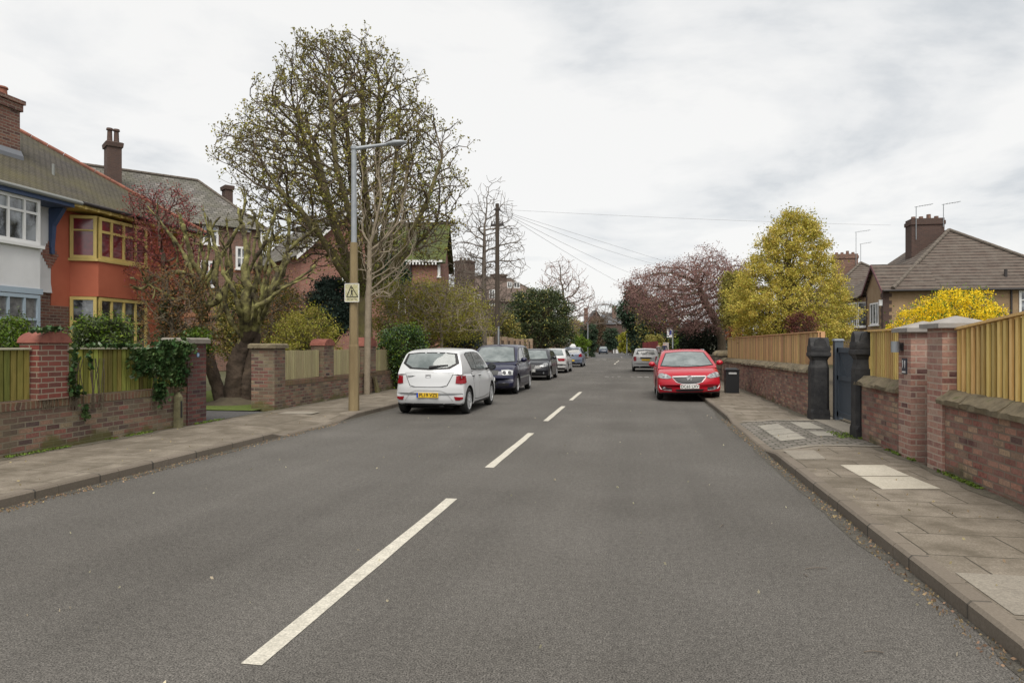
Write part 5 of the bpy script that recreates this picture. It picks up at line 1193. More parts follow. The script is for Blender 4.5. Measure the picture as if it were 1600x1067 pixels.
mirror(K, .66, 1.02, dark_m, 1, 1.2); mirror(K, .66, 1.02, dark_m, -1, 1.2)
pt('windscreen', [(-.52, 1.42), (0, 1.45), (.52, 1.42)], [(-.68, 1.03), (0, 1.0), (.68, 1.03)], 'y', 1, wind_m, off=.01)
mb = MB(); mb.box(-.5, .5, -h+.35, -h+.7, .14, .26); mb.box(.25, .35, -h+.1, -h+.5, .2, .25); mb.box(-.6, .6, -.9, .9, .13, .2); mb.build('underbody', arch_m, K['root'], local=True)
for sd in (-1, 1): K['patch']('sill_trim', [(-.85, .26), (0, .26), (.82, .26)], [(-.85, .20), (0, .195), (.82, .20)], 'x', sd, dark_m, off=.010)
# ------------------------------------------------ dark blue people carrier, facing us
blue_car = paint('navy_car_paint', (.009, .010, .035))
L = 4.4; h = L/2
K = car('parked_car', 'dark blue people carrier facing the camera behind the white hatchback', (-4.82, 22.6+h, 0), PI, L, 1.79, 1.64,
    hatch_rows(L, 1.03, 1.0, 1.0, nose=.7, rear_top=1.1), [(-h+.2, 1.0), (-h+.26, 1.2), (-h+.27, 1.45), (-h+.36, 1.58), (-1.2, 1.635), (-.3, 1.64), (.1, 1.62), (.45, 1.53), (.95, 1.25), (1.42, 1.0)], 2.68, .32, blue_car, axle_f=1.3, bow=.16, roof_w=.75)
pt = K['patch']
o = pt('windscreen', [(-.57, 1.545), (-.3, 1.57), (0, 1.575), (.3, 1.57), (.57, 1.545)], [(-.74, 1.09), (-.4, 1.07), (0, 1.06), (.4, 1.07), (.74, 1.09)], 'y', 1, wind_m, off=.012, rows_=8)
pt('window_seal', [(-.595, 1.565), (-.3, 1.59), (0, 1.595), (.3, 1.59), (.595, 1.565)], [(-.78, 1.07), (-.42, 1.045), (0, 1.04), (.42, 1.045), (.78, 1.07)], 'y', 1, seal, off=.005, par=o, rows_=8)
for s in (-1, 1):
    f = (lambda l: l) if s < 0 else K['mirror']
    o = pt('headlight', f([(-.80, .80), (-.66, .83), (-.44, .815)]), f([(-.81, .66), (-.66, .655), (-.50, .65)]), 'y', 1, mat('pale_lamp_glass', (.38, .39, .39), .15, coat=.4), off=.016)
    for cx in (-.72, -.55):
        q = K['hit'](cx*(-s), .735, 'y', 1)[0]; mb = MB(); mb.tube([(q.x, q.y+.005, q.z), (q.x, q.y+.045, q.z)], .058, 12); mb.build('bulb_housing', mat('smoked_glass', (.14, .14, .15), .2, coat=.5), o, local=True)
    pt('air_intake', f([(-.72, .40), (-.5, .42), (-.34, .42)]), f([(-.70, .31), (-.5, .30), (-.34, .30)]), 'y', 1, dark_m, off=.008)
    pt('lower_grille', f([(-.32, .47), (-.15, .47), (0.01, .47)]), f([(-.32, .30), (-.15, .29), (0.01, .29)]), 'y', 1, dark_m, off=.008)
gr = pt('front_grille', [(-.36, .81), (0, .82), (.36, .81)], [(-.33, .66), (0, .65), (.33, .66)], 'y', 1, dark_m, off=.010)
for z in (.70, .74, .78): K['ribbon']('grille_bar', [(x, z) for x in np.linspace(-.34, .34, 8)], .006, 'y', 1, gutter_p, off=.06, par=gr)
plate(K, .53, 1, 'YK04 VFM', plate_w)
windows_side(K, [([(-1.9, 1.47), (-1.7, 1.52), (-1.3, 1.54)], [(-1.85, 1.14), (-1.6, 1.11), (-1.3, 1.1)]), ([(-1.2, 1.545), (-.8, 1.55), (-.35, 1.55)], [(-1.2, 1.1), (-.8, 1.09), (-.35, 1.08)]), ([(-.25, 1.55), (.1, 1.54), (.42, 1.45)], [(-.25, 1.08), (.4, 1.07), (.95, 1.08)])], 1, 1.4, wind_d)
door(K, [(-1.28, 1.04), (-.8, 1.04), (-.31, 1.03)], [(-1.05, .34), (-.8, .33), (-.31, .32)], -1.1, .93, blue_car)
door(K, [(-.29, 1.03), (.4, 1.02), (.98, 1.0)], [(-.29, .32), (.4, .32), (.85, .36)], -.1, .92, blue_car)
mirror(K, .75, 1.09, blue_car, 1, 1.1); mirror(K, .75, 1.09, blue_car, -1, 1.1)
for sd in (-1, 1): K['patch']('side_strip', [(-1.0, .56), (0, .56), (.9, .55)], [(-1.0, .52), (0, .52), (.9, .51)], 'x', sd, gutter_p, off=.014)
for sx in (-.25, .25):
    mb = MB(); a_ = K['hit'](sx, 1.08, 'y', 1)[0]; b_ = K['hit'](sx+.45, 1.12, 'y', 1)[0] if sx < 0 else K['hit'](sx+.42, 1.12, 'y', 1)[0]; mb.tube([a_+Vector((0, .03, 0)), b_+Vector((0, .03, 0))], .010, 4); mb.build('wiper', dark_m, K['root'], local=True)
# ------------------------------------------------ black hatchback, facing us
black_car = paint('black_car_paint', (.010, .010, .014))
L = 4.3; h = L/2
K = car('parked_car', 'black hatchback facing the camera with a silver edged grille', (-4.87, 32.3+h, 0), PI, L, 1.77, 1.45,
    hatch_rows(L, .96, .92, .9, nose=.60), [(-h+.15, .98), (-h+.4, 1.2), (-h+.7, 1.34), (-.9, 1.42), (-.2, 1.45), (.25, 1.42), (.8, 1.18), (1.25, .93)], 2.58, .32, black_car, axle_f=1.25, bow=.24)
pt = K['patch']
o = pt('windscreen', [(-.52, 1.36), (0, 1.39), (.52, 1.36)], [(-.70, 1.0), (0, .97), (.70, 1.0)], 'y', 1, wind_m, off=.012, rows_=7)
for s in (-1, 1):
    f = (lambda l: l) if s < 0 else K['mirror']
    pt('headlight', f([(-.78, .80), (-.66, .81), (-.42, .70)]), f([(-.80, .68), (-.66, .64), (-.44, .64)]), 'y', 1, lamp_m, off=.014)
    q = K['hit'](-.62*s, .36, 'y', 1)[0]; mb = MB(); mb.tube([(q.x, q.y, q.z), (q.x, q.y+.02, q.z)], .04, 10); mb.build('fog_light', lamp_m, K['root'], local=True)
g_ = pt('front_grille', [(-.24, .70), (0, .71), (.24, .70)], [(-.17, .56), (0, .55), (.17, .56)], 'y', 1, dark_m, off=.012)
K['ribbon']('grille_surround', [(-.25, .70), (-.1, .715), (.1, .715), (.25, .70), (.18, .555), (0, .54), (-.18, .555), (-.25, .70)], .010, 'y', 1, chrome, par=g_)
pt('lower_grille', [(-.5, .40), (0, .40), (.5, .40)], [(-.45, .27), (0, .26), (.45, .27)], 'y', 1, dark_m, off=.01)
plate(K, .47, 1, 'DK56 MLN', plate_w)
windows_side(K, [([(-1.35, 1.28), (-1.0, 1.35), (-.5, 1.37)], [(-1.1, 1.03), (-.8, 1.02), (-.4, 1.01)]), ([(-.42, 1.375), (0, 1.37), (.4, 1.27)], [(-.3, 1.01), (.3, 1.0), (.85, 1.0)])], 1, 1.4, wind_d)
door(K, [(-1.05, .97), (-.7, .97), (-.34, .96)], [(-.9, .34), (-.7, .33), (-.34, .32)], -.9, .88, black_car)
door(K, [(-.32, .96), (.2, .96), (.85, .94)], [(-.32, .32), (.2, .32), (.75, .36)], -.2, .86, black_car)
mirror(K, .66, 1.0, black_car, 1); mirror(K, .66, 1.0, black_car, -1)
# ------------------------------------------------ silver white saloon from behind
silver = paint('pale_silver_paint', (.48, .485, .48))
L = 4.64; h = L/2
rows = [(-h, .55, -h, .48), (-h+.005, .70, -h+.01, .38), (-h+.02, .84, -h+.05, .28), (-h+.06, .95, -h+.13, .24), (-h+.2, .985, -h+.3, .22), (-h+.5, .985, -h+.6, .2), (-h+1.0, .97, -h+.9, .185), (-.4, .95, -.4, .18), (.2, .94, .3, .18), (.9, .92, .8, .185), (1.25, .90, h-.95, .19), (h-.42, .80, h-.5, .2), (h-.2, .74, h-.2, .215), (h-.08, .66, h-.09, .24), (h-.02, .56, h-.03, .30), (h, .5, h, .40)]
K = car('parked_car', 'pale silver saloon seen from behind with a dark bumper strip', (-4.92, 41.0+h, 0), 0, L, 1.76, 1.44, rows,
    [(-h+.55, .96), (-h+.95, 1.2), (-h+1.3, 1.37), (-.5, 1.43), (.0, 1.43), (.4, 1.37), (.9, 1.12), (1.25, .92)], 2.6, .32, silver, axle_f=1.35)
pt = K['patch']
pt('rear_window', [(-.50, 1.35), (0, 1.375), (.50, 1.35)], [(-.66, 1.04), (0, 1.02), (.66, 1.04)], 'y', -1, wind_m, off=.012, rows_=7)
for s in (-1, 1):
    f = (lambda l: l) if s < 0 else K['mirror']
    pt('tail_light', f([(-.82, .86), (-.6, .87), (-.36, .87)]), f([(-.83, .73), (-.6, .72), (-.42, .72)]), 'y', -1, tail_m, off=.014)
plate(K, .80, -1, '', plate_y, w=.46)
pt('bumper_strip', [(-.82, .52), (0, .53), (.82, .52)], [(-.82, .46), (0, .465), (.82, .46)], 'y', -1, dark_m, off=.016)
pt('lower_valance', [(-.8, .33), (0, .33), (.8, .33)], [(-.76, .24), (0, .24), (.76, .24)], 'y', -1, dark_m, off=.014)
for sd in (-1, 1): pt('side_strip', [(-2.0, .50), (0, .5), (2.0, .5)], [(-2.0, .45), (0, .45), (2.0, .45)], 'x', sd, dark_m, off=.012)
windows_side(K, [([(-1.1, 1.24), (-.9, 1.33), (-.35, 1.36)], [(-1.2, 1.03), (-.8, 1.01), (-.3, 1.0)]), ([(-.27, 1.36), (.1, 1.35), (.5, 1.24)], [(-.22, 1.0), (.3, .98), (.9, .97)])], 1, 1.4, wind_d)
door(K, [(-1.1, .96), (-.7, .96), (-.26, .95)], [(-.86, .34), (-.7, .33), (-.26, .32)], -.95, .87, silver)
door(K, [(-.24, .95), (.3, .94), (.9, .92)], [(-.24, .32), (.3, .32), (.8, .36)], -.1, .86, silver)
mirror(K, .75, .98, silver, 1)
# ------------------------------------------------ blue grey learner car
bg_car = paint('blue_grey_paint', (.13, .155, .21))
L = 4.0; h = L/2
K = car('parked_car', 'blue grey hatchback with a white sign on its roof', (-4.9, 53.3+h, 0), 0, L, 1.74, 1.49, hatch_rows(L, .98, .93, .9, rear_top=1.02),
    [(-h+.19, .98), (-h+.3, 1.2), (-h+.45, 1.38), (-.9, 1.46), (-.3, 1.49), (.15, 1.46), (.75, 1.2), (1.2, .94)], 2.51, .32, bg_car, axle_f=1.2, bow=.22, roof_w=.68)
pt = K['patch']
pt('rear_window', [(-.53, 1.40), (0, 1.43), (.53, 1.40)], [(-.66, 1.09), (0, 1.06), (.66, 1.09)], 'y', -1, wind_d, off=.012, rows_=6)
for s in (-1, 1):
    f = (lambda l: l) if s < 0 else K['mirror']
    pt('tail_light', f([(-.80, 1.03), (-.72, 1.03), (-.62, .98)]), f([(-.84, .80), (-.72, .77), (-.54, .78)]), 'y', -1, tail_m, off=.014)
plate(K, .50, -1, '', plate_y)
pt('lower_valance', [(-.8, .34), (0, .35), (.8, .34)], [(-.76, .24), (0, .24), (.76, .24)], 'y', -1, dark_m, off=.012)
windows_side(K, [([(-1.2, 1.34), (-.9, 1.40), (-.45, 1.42)], [(-1.05, 1.06), (-.8, 1.04), (-.4, 1.02)]), ([(-.36, 1.42), (0, 1.41), (.35, 1.30)], [(-.3, 1.02), (.3, 1.0), (.8, 1.0)])], 1, 1.4, wind_d)
mirror(K, .6, 1.0, bg_car, 1)
mb = MB(); mb.loft([[(-.22, -.35, 1.50), (.22, -.35, 1.50), (.22, -.2, 1.50), (-.22, -.2, 1.50)], [(-.22, -.35, 1.6), (.22, -.35, 1.6), (.22, -.2, 1.6), (-.22, -.2, 1.6)], [(-.10, -.31, 1.75), (.10, -.31, 1.75), (.10, -.24, 1.75), (-.10, -.24, 1.75)]]); mb.build('roof_sign', white_p, K['root'], local=True)
# ------------------------------------------------ red estate on the right, half on the pavement
red_car = paint('red_car_paint', (.36, .008, .02))
L = 4.9; h = L/2
fr = 20.75
rows = [(-h, .55, -h, .48), (-h+.005, .70, -h+.01, .38), (-h+.03, .84, -h+.05, .28), (-h+.08, .95, -h+.13, .24), (-h+.15, 1.0, -h+.3, .22), (-h+.5, 1.0, -h+.6, .2), (-h+1.0, .99, -h+.9, .185), (-.4, .97, -.4, .18), (.2, .96, .3, .18), (1.0, .95, .8, .185), (1.35, .94, h-.95, .19), (h-.5, .86, h-.5, .2), (h-.25, .79, h-.2, .215), (h-.10, .68, h-.09, .23), (h-.02, .55, h-.03, .27), (h, .47, h, .36)]
K = car('parked_car', 'bright red estate facing the camera, half up on the right kerb', (1.50, fr+h, 0), PI, L, 1.86, 1.455, rows,
    [(-h+.12, .97), (-h+.3, 1.17), (-h+.5, 1.335), (-1.6, 1.41), (-.4, 1.45), (.15, 1.43), (.5, 1.355), (1.0, 1.14), (1.5, .93)], 2.74, .335, red_car, axle_f=1.47, bow=.26, roof_w=.70)
pt = K['patch']
o = pt('windscreen', [(-.56, 1.35), (-.3, 1.375), (0, 1.385), (.3, 1.375), (.56, 1.35)], [(-.74, 1.0), (-.4, .975), (0, .965), (.4, .975), (.74, 1.0)], 'y', 1, wind_m, off=.012, rows_=8)
pt('window_seal', [(-.585, 1.37), (-.3, 1.395), (0, 1.405), (.3, 1.395), (.585, 1.37)], [(-.78, .985), (-.42, .955), (0, .945), (.42, .955), (.78, .985)], 'y', 1, seal, off=.005, par=o, rows_=8)
gl = pt('front_grille', [(-.46, .69), (-.2, .70), (0, .70), (.2, .70), (.46, .69)], [(-.33, .545), (-.2, .505), (0, .495), (.2, .505), (.33, .545)], 'y', 1, dark_m, off=.010)
K['ribbon']('grille_surround', [(-.48, .70), (-.44, .64), (-.36, .55), (-.2, .495), (0, .485), (.2, .495), (.36, .55), (.44, .64), (.48, .70)], .010, 'y', 1, chrome, par=gl)
pt('grille_bar', [(-.47, .712), (0, .718), (.47, .712)], [(-.45, .685), (0, .69), (.45, .685)], 'y', 1, chrome, off=.020, par=gl)
for z in (.56, .60, .64): K['ribbon']('grille_slat', [(x, z) for x in np.linspace(-.38, .38, 8)], .003, 'y', 1, gutter_p, par=gl)
q = K['hit'](0, .66, 'y', 1)[0]; mb = MB()
mb.tube([(q.x+.07*math.cos(t), q.y+.035, .66+.07*math.sin(t)) for t in [2*PI*i/16 for i in range(17)]], .010, 5, cap=False); mb.tube([(-.05, q.y+.036, .70), (.0, q.y+.036, .66), (-.02, q.y+.036, .65), (.05, q.y+.036, .62)], .011, 5); mb.tube([(0, q.y+.012, .66), (0, q.y+.026, .66)], .062, 16); mb.build('badge', chrome, gl, local=True)
for s in (-1, 1):
    f = (lambda l: l) if s < 0 else K['mirror']
    pt('headlight', f([(-.86, .80), (-.74, .80), (-.60, .76), (-.50, .70)]), f([(-.87, .68), (-.74, .655), (-.60, .645), (-.50, .655)]), 'y', 1, lamp_m, off=.014)
    pt('fog_light_recess', f([(-.80, .44), (-.64, .40), (-.50, .37)]), f([(-.76, .34), (-.64, .325), (-.48, .335)]), 'y', 1, dark_m, off=.010)
    K['ribbon']('bumper_trim', f([(-.845, .47), (-.84, .42), (-.80, .355), (-.70, .325), (-.5, .31)]), .011, 'y', 1, chrome)
    q = K['hit'](-.70*s, .375, 'y', 1)[0]; mb = MB(); mb.tube([(q.x, q.y, q.z), (q.x, q.y+.022, q.z)], .04, 10); mb.build('fog_light', lamp_m, K['root'], local=True)
pt('lower_grille', [(-.40, .345), (0, .35), (.40, .345)], [(-.36, .29), (0, .285), (.36, .29)], 'y', 1, dark_m, off=.010)
pt('lower_valance', [(-.84, .26), (0, .262), (.84, .26)], [(-.80, .215), (0, .215), (.80, .215)], 'y', 1, dark_m, off=.012)
plate(K, .42, 1, 'DC65 LXV', plate_w)
K['ribbon']('bonnet_crease', [(-.42+.0*i, .98-.0*i) for i in range(1)] and [(-.5, .96), (-.46, .90), (-.40, .80), (-.36, .72)], .004, 'y', 1, red_car)
K['ribbon']('bonnet_edge', [(x, .748-.05*(x/.6)**2*0) for x in np.linspace(-.52, .52, 16)], .0035, 'y', 1, seal)
windows_side(K, [([(-2.0, 1.24), (-1.7, 1.31), (-1.35, 1.34)], [(-1.95, 1.06), (-1.6, 1.04), (-1.35, 1.03)]), ([(-1.25, 1.345), (-.8, 1.37), (-.35, 1.38)], [(-1.25, 1.03), (-.8, 1.02), (-.35, 1.01)]), ([(-.25, 1.38), (.2, 1.37), (.6, 1.27)], [(-.25, 1.01), (.4, 1.0), (1.05, 1.0)])], 1, 1.4, wind_d)
door(K, [(-1.28, .98), (-.8, .98), (-.31, .97)], [(-1.0, .34), (-.8, .33), (-.31, .32)], -1.1, .88, red_car)
door(K, [(-.29, .97), (.4, .96), (1.05, .95)], [(-.29, .32), (.4, .32), (.95, .36)], -.1, .87, red_car)
mirror(K, .88, 1.0, red_car, 1, 1.05); mirror(K, .88, 1.0, red_car, -1, 1.05)
for s in (-1, 1):
    mb = MB(); mb.tube([(s*.60, -2.0, 1.37), (s*.62, -1.9, 1.425), (s*.64, -.8, 1.455), (s*.63, .1, 1.44), (s*.61, .2, 1.41)], .016, 6); mb.build('roof_rail', galv, K['root'], local=True)
for sx in (-.35, .2):
    mb = MB(); a_ = K['hit'](sx, .985, 'y', 1)[0]; b_ = K['hit'](sx+.42, 1.02, 'y', 1)[0]; mb.tube([a_+Vector((0, .025, 0)), b_+Vector((0, .025, 0))], .009, 4); mb.build('wiper', dark_m, K['root'], local=True)
K['root'].rotation_euler = (0, math.radians(1.6), PI)
K['root'].location.z = .03
# ------------------------------------------------ silver hatchback from behind on the right
sil2 = paint('silver_paint', (.40, .40, .40))
L = 3.84; h = L/2
rows = hatch_rows(L, .94, .90, .85, rear_top=.96)
K = car('parked_car', 'small silver hatchback with a dark number plate bar, behind the red estate', (.55, 44.6+h, 0), 0, L, 1.73, 1.43, rows,
    [(-h+.2, .92), (-h+.29, 1.1), (-h+.4, 1.32), (-h+.6, 1.40), (-.4, 1.43), (.2, 1.41), (.42, 1.36), (.75, 1.15), (1.05, .92)], 2.5, .31, sil2, axle_f=1.2, bow=.24, roof_w=.74)
pt = K['patch']
pt('rear_window', [(-.50, 1.34), (0, 1.36), (.50, 1.34)], [(-.60, 1.08), (0, 1.06), (.60, 1.08)], 'y', -1, wind_d, off=.012, rows_=6)
for s in (-1, 1):
    f = (lambda l: l) if s < 0 else K['mirror']
    pt('tail_light', f([(-.74, .93), (-.66, .94), (-.58, .93)]), f([(-.75, .68), (-.66, .66), (-.57, .68)]), 'y', -1, tail_m, off=.016)
pt('plate_bar', [(-.34, .90), (0, .905), (.34, .90)], [(-.34, .80), (0, .80), (.34, .80)], 'y', -1, dark_m, off=.014)
plate(K, .73, -1, '', plate_y)
pt('lower_valance', [(-.8, .33), (0, .34), (.8, .33)], [(-.76, .24), (0, .24), (.76, .24)], 'y', -1, dark_m, off=.012)
windows_side(K, [([(-1.3, 1.32), (-.5, 1.36), (.35, 1.31)], [(-1.2, 1.04), (-.3, 1.02), (.75, 1.01)])], 1, 1.4, wind_d)
mirror(K, .55, 1.0, dark_m, -1); mirror(K, .55, 1.0, dark_m, 1)
# ------------------------------------------------ far car
K = car('parked_car', 'small dark car parked far off where the street bends', (-6.45, 139.0, 0), PI, 4.0, 1.72, 1.45, hatch_rows(4.0, .98, .93, .9), [(-1.85, .98), (-1.7, 1.2), (-1.5, 1.38), (-.9, 1.44), (-.3, 1.45), (.15, 1.42), (.75, 1.18), (1.2, .94)], 2.5, .31, paint('dark_blue_paint', (.02, .03, .05)), axle_f=1.2)
K['patch']('windscreen', [(-.53, 1.37), (0, 1.4), (.53, 1.37)], [(-.72, .99), (0, .97), (.72, .99)], 'y', 1, wind_m, off=.02)
# ================================================================ TREES
def colonize(start, att, step=.35, di=2.2, dk=.5, iters=90, bias=(0, 0, .15), seed=0, jitter=.12, maxk=3, mom=0.0):
    """start: list of (pos, parent). Space colonisation; returns positions and parents."""
    rng = np.random.default_rng(seed)
    pos = [np.array(p, float) for p, _ in start]; par = [q for _, q in start]; kids = [0]*len(pos)
    for q in par:
        if q >= 0: kids[q] += 1
    att = np.asarray(att, float); M = len(att)
    nd = np.full(M, 1e9); ni = np.zeros(M, int)
    def upd(i0):
        P_ = np.array(pos[i0:])
        for s in range(0, len(P_), 256):
            d = np.linalg.norm(att[:, None, :]-P_[None, s:s+256, :], axis=2); k = d.argmin(1); m = d[np.arange(M), k]
            b = m < nd; nd[b] = m[b]; ni[b] = k[b]+i0+s
    upd(0); alive = np.ones(M, bool)
    for it in range(iters):
        alive &= nd > dk
        act = alive & (nd < di)
        if not act.any():
            if alive.any() and it < 30: act = alive & (nd < nd[alive].min()+.5)
            else: break
        u, inv = np.unique(ni[act], return_inverse=True)
        v = att[act]-np.array([pos[i] for i in ni[act]]); v /= np.linalg.norm(v, axis=1)[:, None]+1e-9
        sm = np.zeros((len(u), 3)); np.add.at(sm, inv, v)
        i0 = len(pos)
        for k, i in enumerate(u):
            if kids[i] >= maxk: 
                alive[(ni == i) & (nd < di)] &= rng.random(((ni == i) & (nd < di)).sum()) > .5
                continue
            d = sm[k]/(np.linalg.norm(sm[k])+1e-9)+np.array(bias)+rng.normal(size=3)*jitter
            if mom and par[i] >= 0: md_ = pos[i]-pos[par[i]]; d = d+mom*md_/(np.linalg.norm(md_)+1e-9)
            d /= np.linalg.norm(d)
            pos.append(pos[i]+d*step); par.append(int(i)); kids.append(0); kids[i] += 1
        if len(pos) == i0: break
        upd(i0)
    return np.array(pos), np.array(par)
def twigs(pos, par, i0, rng, n=2, L=.32, frac=.8, up=.25, seg=2):
    d0 = pos-pos[np.maximum(par, 0)]; P_ = [*pos]; Q_ = [*par]; k = np.bincount(par[par >= 0], minlength=len(pos))
    for i in range(i0, len(pos)):
        if rng.random() > frac and k[i] > 0: continue
        for _ in range(n if k[i] == 0 else max(1, n-1)):
            d = d0[i]/(np.linalg.norm(d0[i])+1e-9)*.7+rng.normal(size=3)*.55+np.array([0, 0, up]); d /= np.linalg.norm(d); q = i; p = pos[i]; l = L*rng.uniform(.5, 1.3)
            for s in range(seg):
                d = d+rng.normal(size=3)*.22+np.array([0, 0, up*.4]); d /= np.linalg.norm(d); p = p+d*l/seg; P_.append(p); Q_.append(q); q = len(P_)-1
    return np.array(P_), np.array(Q_)
def radii(par, tip=.012, ex=2.3, trunk=None):
    n = len(par); r = np.zeros(n); 
    for i in range(n-1, -1, -1):
        r[i] = max(r[i], tip**ex)
        if par[i] >= 0: r[par[i]] += r[i]
    r = r**(1/ex)
    if trunk: r = np.minimum(tip+(r-tip)*(trunk-tip)/max(r.max()-tip, 1e-6), trunk)
    return r
def wood(par_o, pos, par, rad, m, split=.035, name1='trunk', name2='branches', flare=0):
    n = len(pos); ch = [[] for _ in range(n)]
    for i, p in enumerate(par):
        if p >= 0: ch[p].append(i)
    A_, B_ = MB(), MB(); starts = [(i, -1) for i in range(n) if par[i] < 0]
    starts = [(i, -1) for i in range(n) if par[i] < 0]; st = list(starts)
    while st:
        i, p = st.pop(); path = [i]; 
        while ch[path[-1]]:
            c = sorted(ch[path[-1]], key=lambda k: -rad[k]); 
            for k in c[1:]: st.append((k, path[-1]))
            path.append(c[0])
        pts = [pos[k] for k in path]; rr = [rad[k] for k in path]
        if p >= 0: pts = [pos[p]]+pts; rr = [min(rad[p], rr[0]*1.25)]+rr
        if len(pts) < 2: continue
        # split between thick and thin, one vertex shared
        k = next((j for j, x in enumerate(rr) if x < split), len(rr))
        if k >= 2: A_.tube(pts[:k+1] if k < len(pts) else pts, (rr[:k+1] if k < len(pts) else rr), 9 if rr[0] > .08 else 6, cap=True)
        if k < len(pts)-1 or k < 2:
            q = max(k-1, 0) if k >= 2 else 0; q = k if k >= 2 else 0
            if len(pts[q:]) >= 2: B_.tube(pts[q:], rr[q:], 4 if rr[q] > .012 else 3, cap=False)
    if A_.f: A_.build(name1, m[0], par_o, smooth=True, sharp=80, uv=False)
    if B_.f: B_.build(name2, m[1], par_o, smooth=True, sharp=80, uv=False)
def ell(rng, n, c, r, lo=.0, zcut=None, pw=1/3):
    v = rng.normal(size=(n, 3)); v /= np.linalg.norm(v, axis=1)[:, None]
    q = np.array(c)+v*np.array(r)*(lo+(1-lo)*rng.random(n)**pw)[:, None]
    return q if zcut is None else q[q[:, 2] > zcut]
def trunkline(pts, step=.35, parent=-1, base=0):
    """nodes along a polyline -> list of (pos, parent)"""
    out = []; idx = parent
    pts = [np.array(p, float) for p in pts]
    for a, b in zip(pts[:-1], pts[1:]):
        n = max(1, int(round(np.linalg.norm(b-a)/step)))
        for k in range(n): out.append((a+(b-a)*k/n, idx)); idx = base+len(out)-1
    out.append((pts[-1], idx)); return out
def PV(u, v, d, dd=0): return np.array(P(u, v, d+dd))
def base_at(u, d): q = P(u, 540, d); return Vector((q.x, q.y, 0))
# ---- the great multi-stemmed sycamore, coming into leaf
def sycamore():
    d = 26.5; rng = np.random.default_rng(11); b = base_at(572, d)
    o = thing('sycamore_tree', 'tall many stemmed tree just coming into leaf behind the lamp post', 'tree', b)
    st = trunkline([b, PV(570, 520, d), PV(568, 470, d)]); forks = len(st)-1
    stems = [[(568, 470, 0), (548, 430, .3), (515, 385, .6), (482, 350, 1.0)], [(568, 470, 0), (550, 420, -.2), (528, 360, -.4), (508, 290, -.6), (490, 220, -.6)], [(568, 465, 0), (560, 400, .5), (552, 320, .8), (545, 240, 1.0), (540, 170, .8)],
             [(570, 465, 0), (584, 400, .2), (590, 320, .4), (590, 240, .4), (592, 160, .3)], [(570, 465, 0), (598, 410, -.4), (618, 350, -.8), (636, 280, -1.0)], [(572, 470, 0), (610, 425, .4), (650, 385, .8), (680, 350, 1)], [(570, 460, 0), (575, 400, -1.0), (570, 330, -1.8), (566, 260, -2.0)], [(568, 470, 0), (530, 420, -.8), (490, 350, -1.4), (440, 300, -1.6)], [(568, 470, 0), (538, 400, 1.2), (505, 300, 1.8), (470, 200, 1.9)], [(570, 465, 0), (560, 380, -1.3), (525, 260, -1.9), (515, 140, -1.6)], [(570, 465, 0), (592, 390, 1.3), (615, 280, 1.7), (625, 180, 1.5)], [(572, 468, 0), (625, 400, -1.0), (665, 320, -1.5), (690, 250, -1.2)], [(570, 465, 0), (580, 380, .9), (568, 260, 1.6), (566, 130, 1.4)]]
    for s in stems:
        L_ = trunkline([PV(u, v, d, k) for u, v, k in s], parent=forks, base=len(st)); L_ = L_[1:]
        L_ = [(p, (forks if i == 0 else len(st)+i-1)) for i, (p, q) in enumerate(L_)]; st += L_
    att = []
    # crown outline in picture terms: (v, u left, u right), given real depth
    prof = [(64, 482, 555), (90, 455, 592), (125, 436, 622), (160, 412, 646), (200, 372, 682), (230, 352, 702), (270, 360, 710), (310, 388, 710), (350, 415, 708), (385, 440, 690), (415, 480, 650)]
    M_ = 6400; k = 0
    while len(att) < M_:
        v = rng.uniform(64, 415); ul = np.interp(v, [p[0] for p in prof], [p[1] for p in prof])+rng.normal()*9; ur = np.interp(v, [p[0] for p in prof], [p[2] for p in prof])+rng.normal()*9
        u = rng.uniform(ul, ur); half = (ur-ul)/2/F*d; t = (u-(ul+ur)/2)/((ur-ul)/2+1e-6)
        if abs(t) > 1: continue
        dd = rng.uniform(-1, 1)*half*.8*math.sqrt(1-t*t)
        if v > 370 and rng.random() > .4: continue
        att.append(PV(u, v, d, dd))
    pos, par = colonize(st, att, step=.30, di=2.0, dk=.27, iters=90, bias=(0, 0, .34), seed=3, jitter=.06, mom=1.25, maxk=2); n0 = len(pos); pos, par = twigs(pos, par, len(st), rng, 2, .36, .45, up=.5)
    print('sycamore', n0, len(pos))
    rad = radii(par, tip=.0075, ex=2.6, trunk=.30)
    wood(o, pos, par, rad, (bark_moss, mat('twig_bark', (.075, .055, .038), .95, (.11, .085, .055), scale=3)), split=.05)
    nk = np.bincount(par[par >= 0], minlength=len(pos)); tips = np.where(nk == 0)[0]; rep = np.repeat(tips, 5)
    lp = pos[rep]+rng.normal(size=(len(rep), 3))*.06-np.array([0, 0, .02])
    leaves('young_leaves', lp, .10, mat('young_leaf', (.17, .145, .04), .8, (.26, .24, .05), scale=.8, island=.4, trans=.25), o, rng, aspect=.6)
    # denser tufts of epicormic green on the limbs
    big = np.where((rad > .05) & (pos[:, 2] > 3.2) & (pos[:, 2] < 9))[0]; c = pos[rng.choice(big, 90)]
    lp = np.repeat(c, 50, 0)+rng.normal(size=(90*50, 3))*np.array([.22, .22, .2]); leaves('green_tufts', lp, .09, mat('tuft_leaf', (.10, .125, .015), .8, (.15, .17, .025), scale=1, island=.35, trans=.25), o, rng)
sycamore()
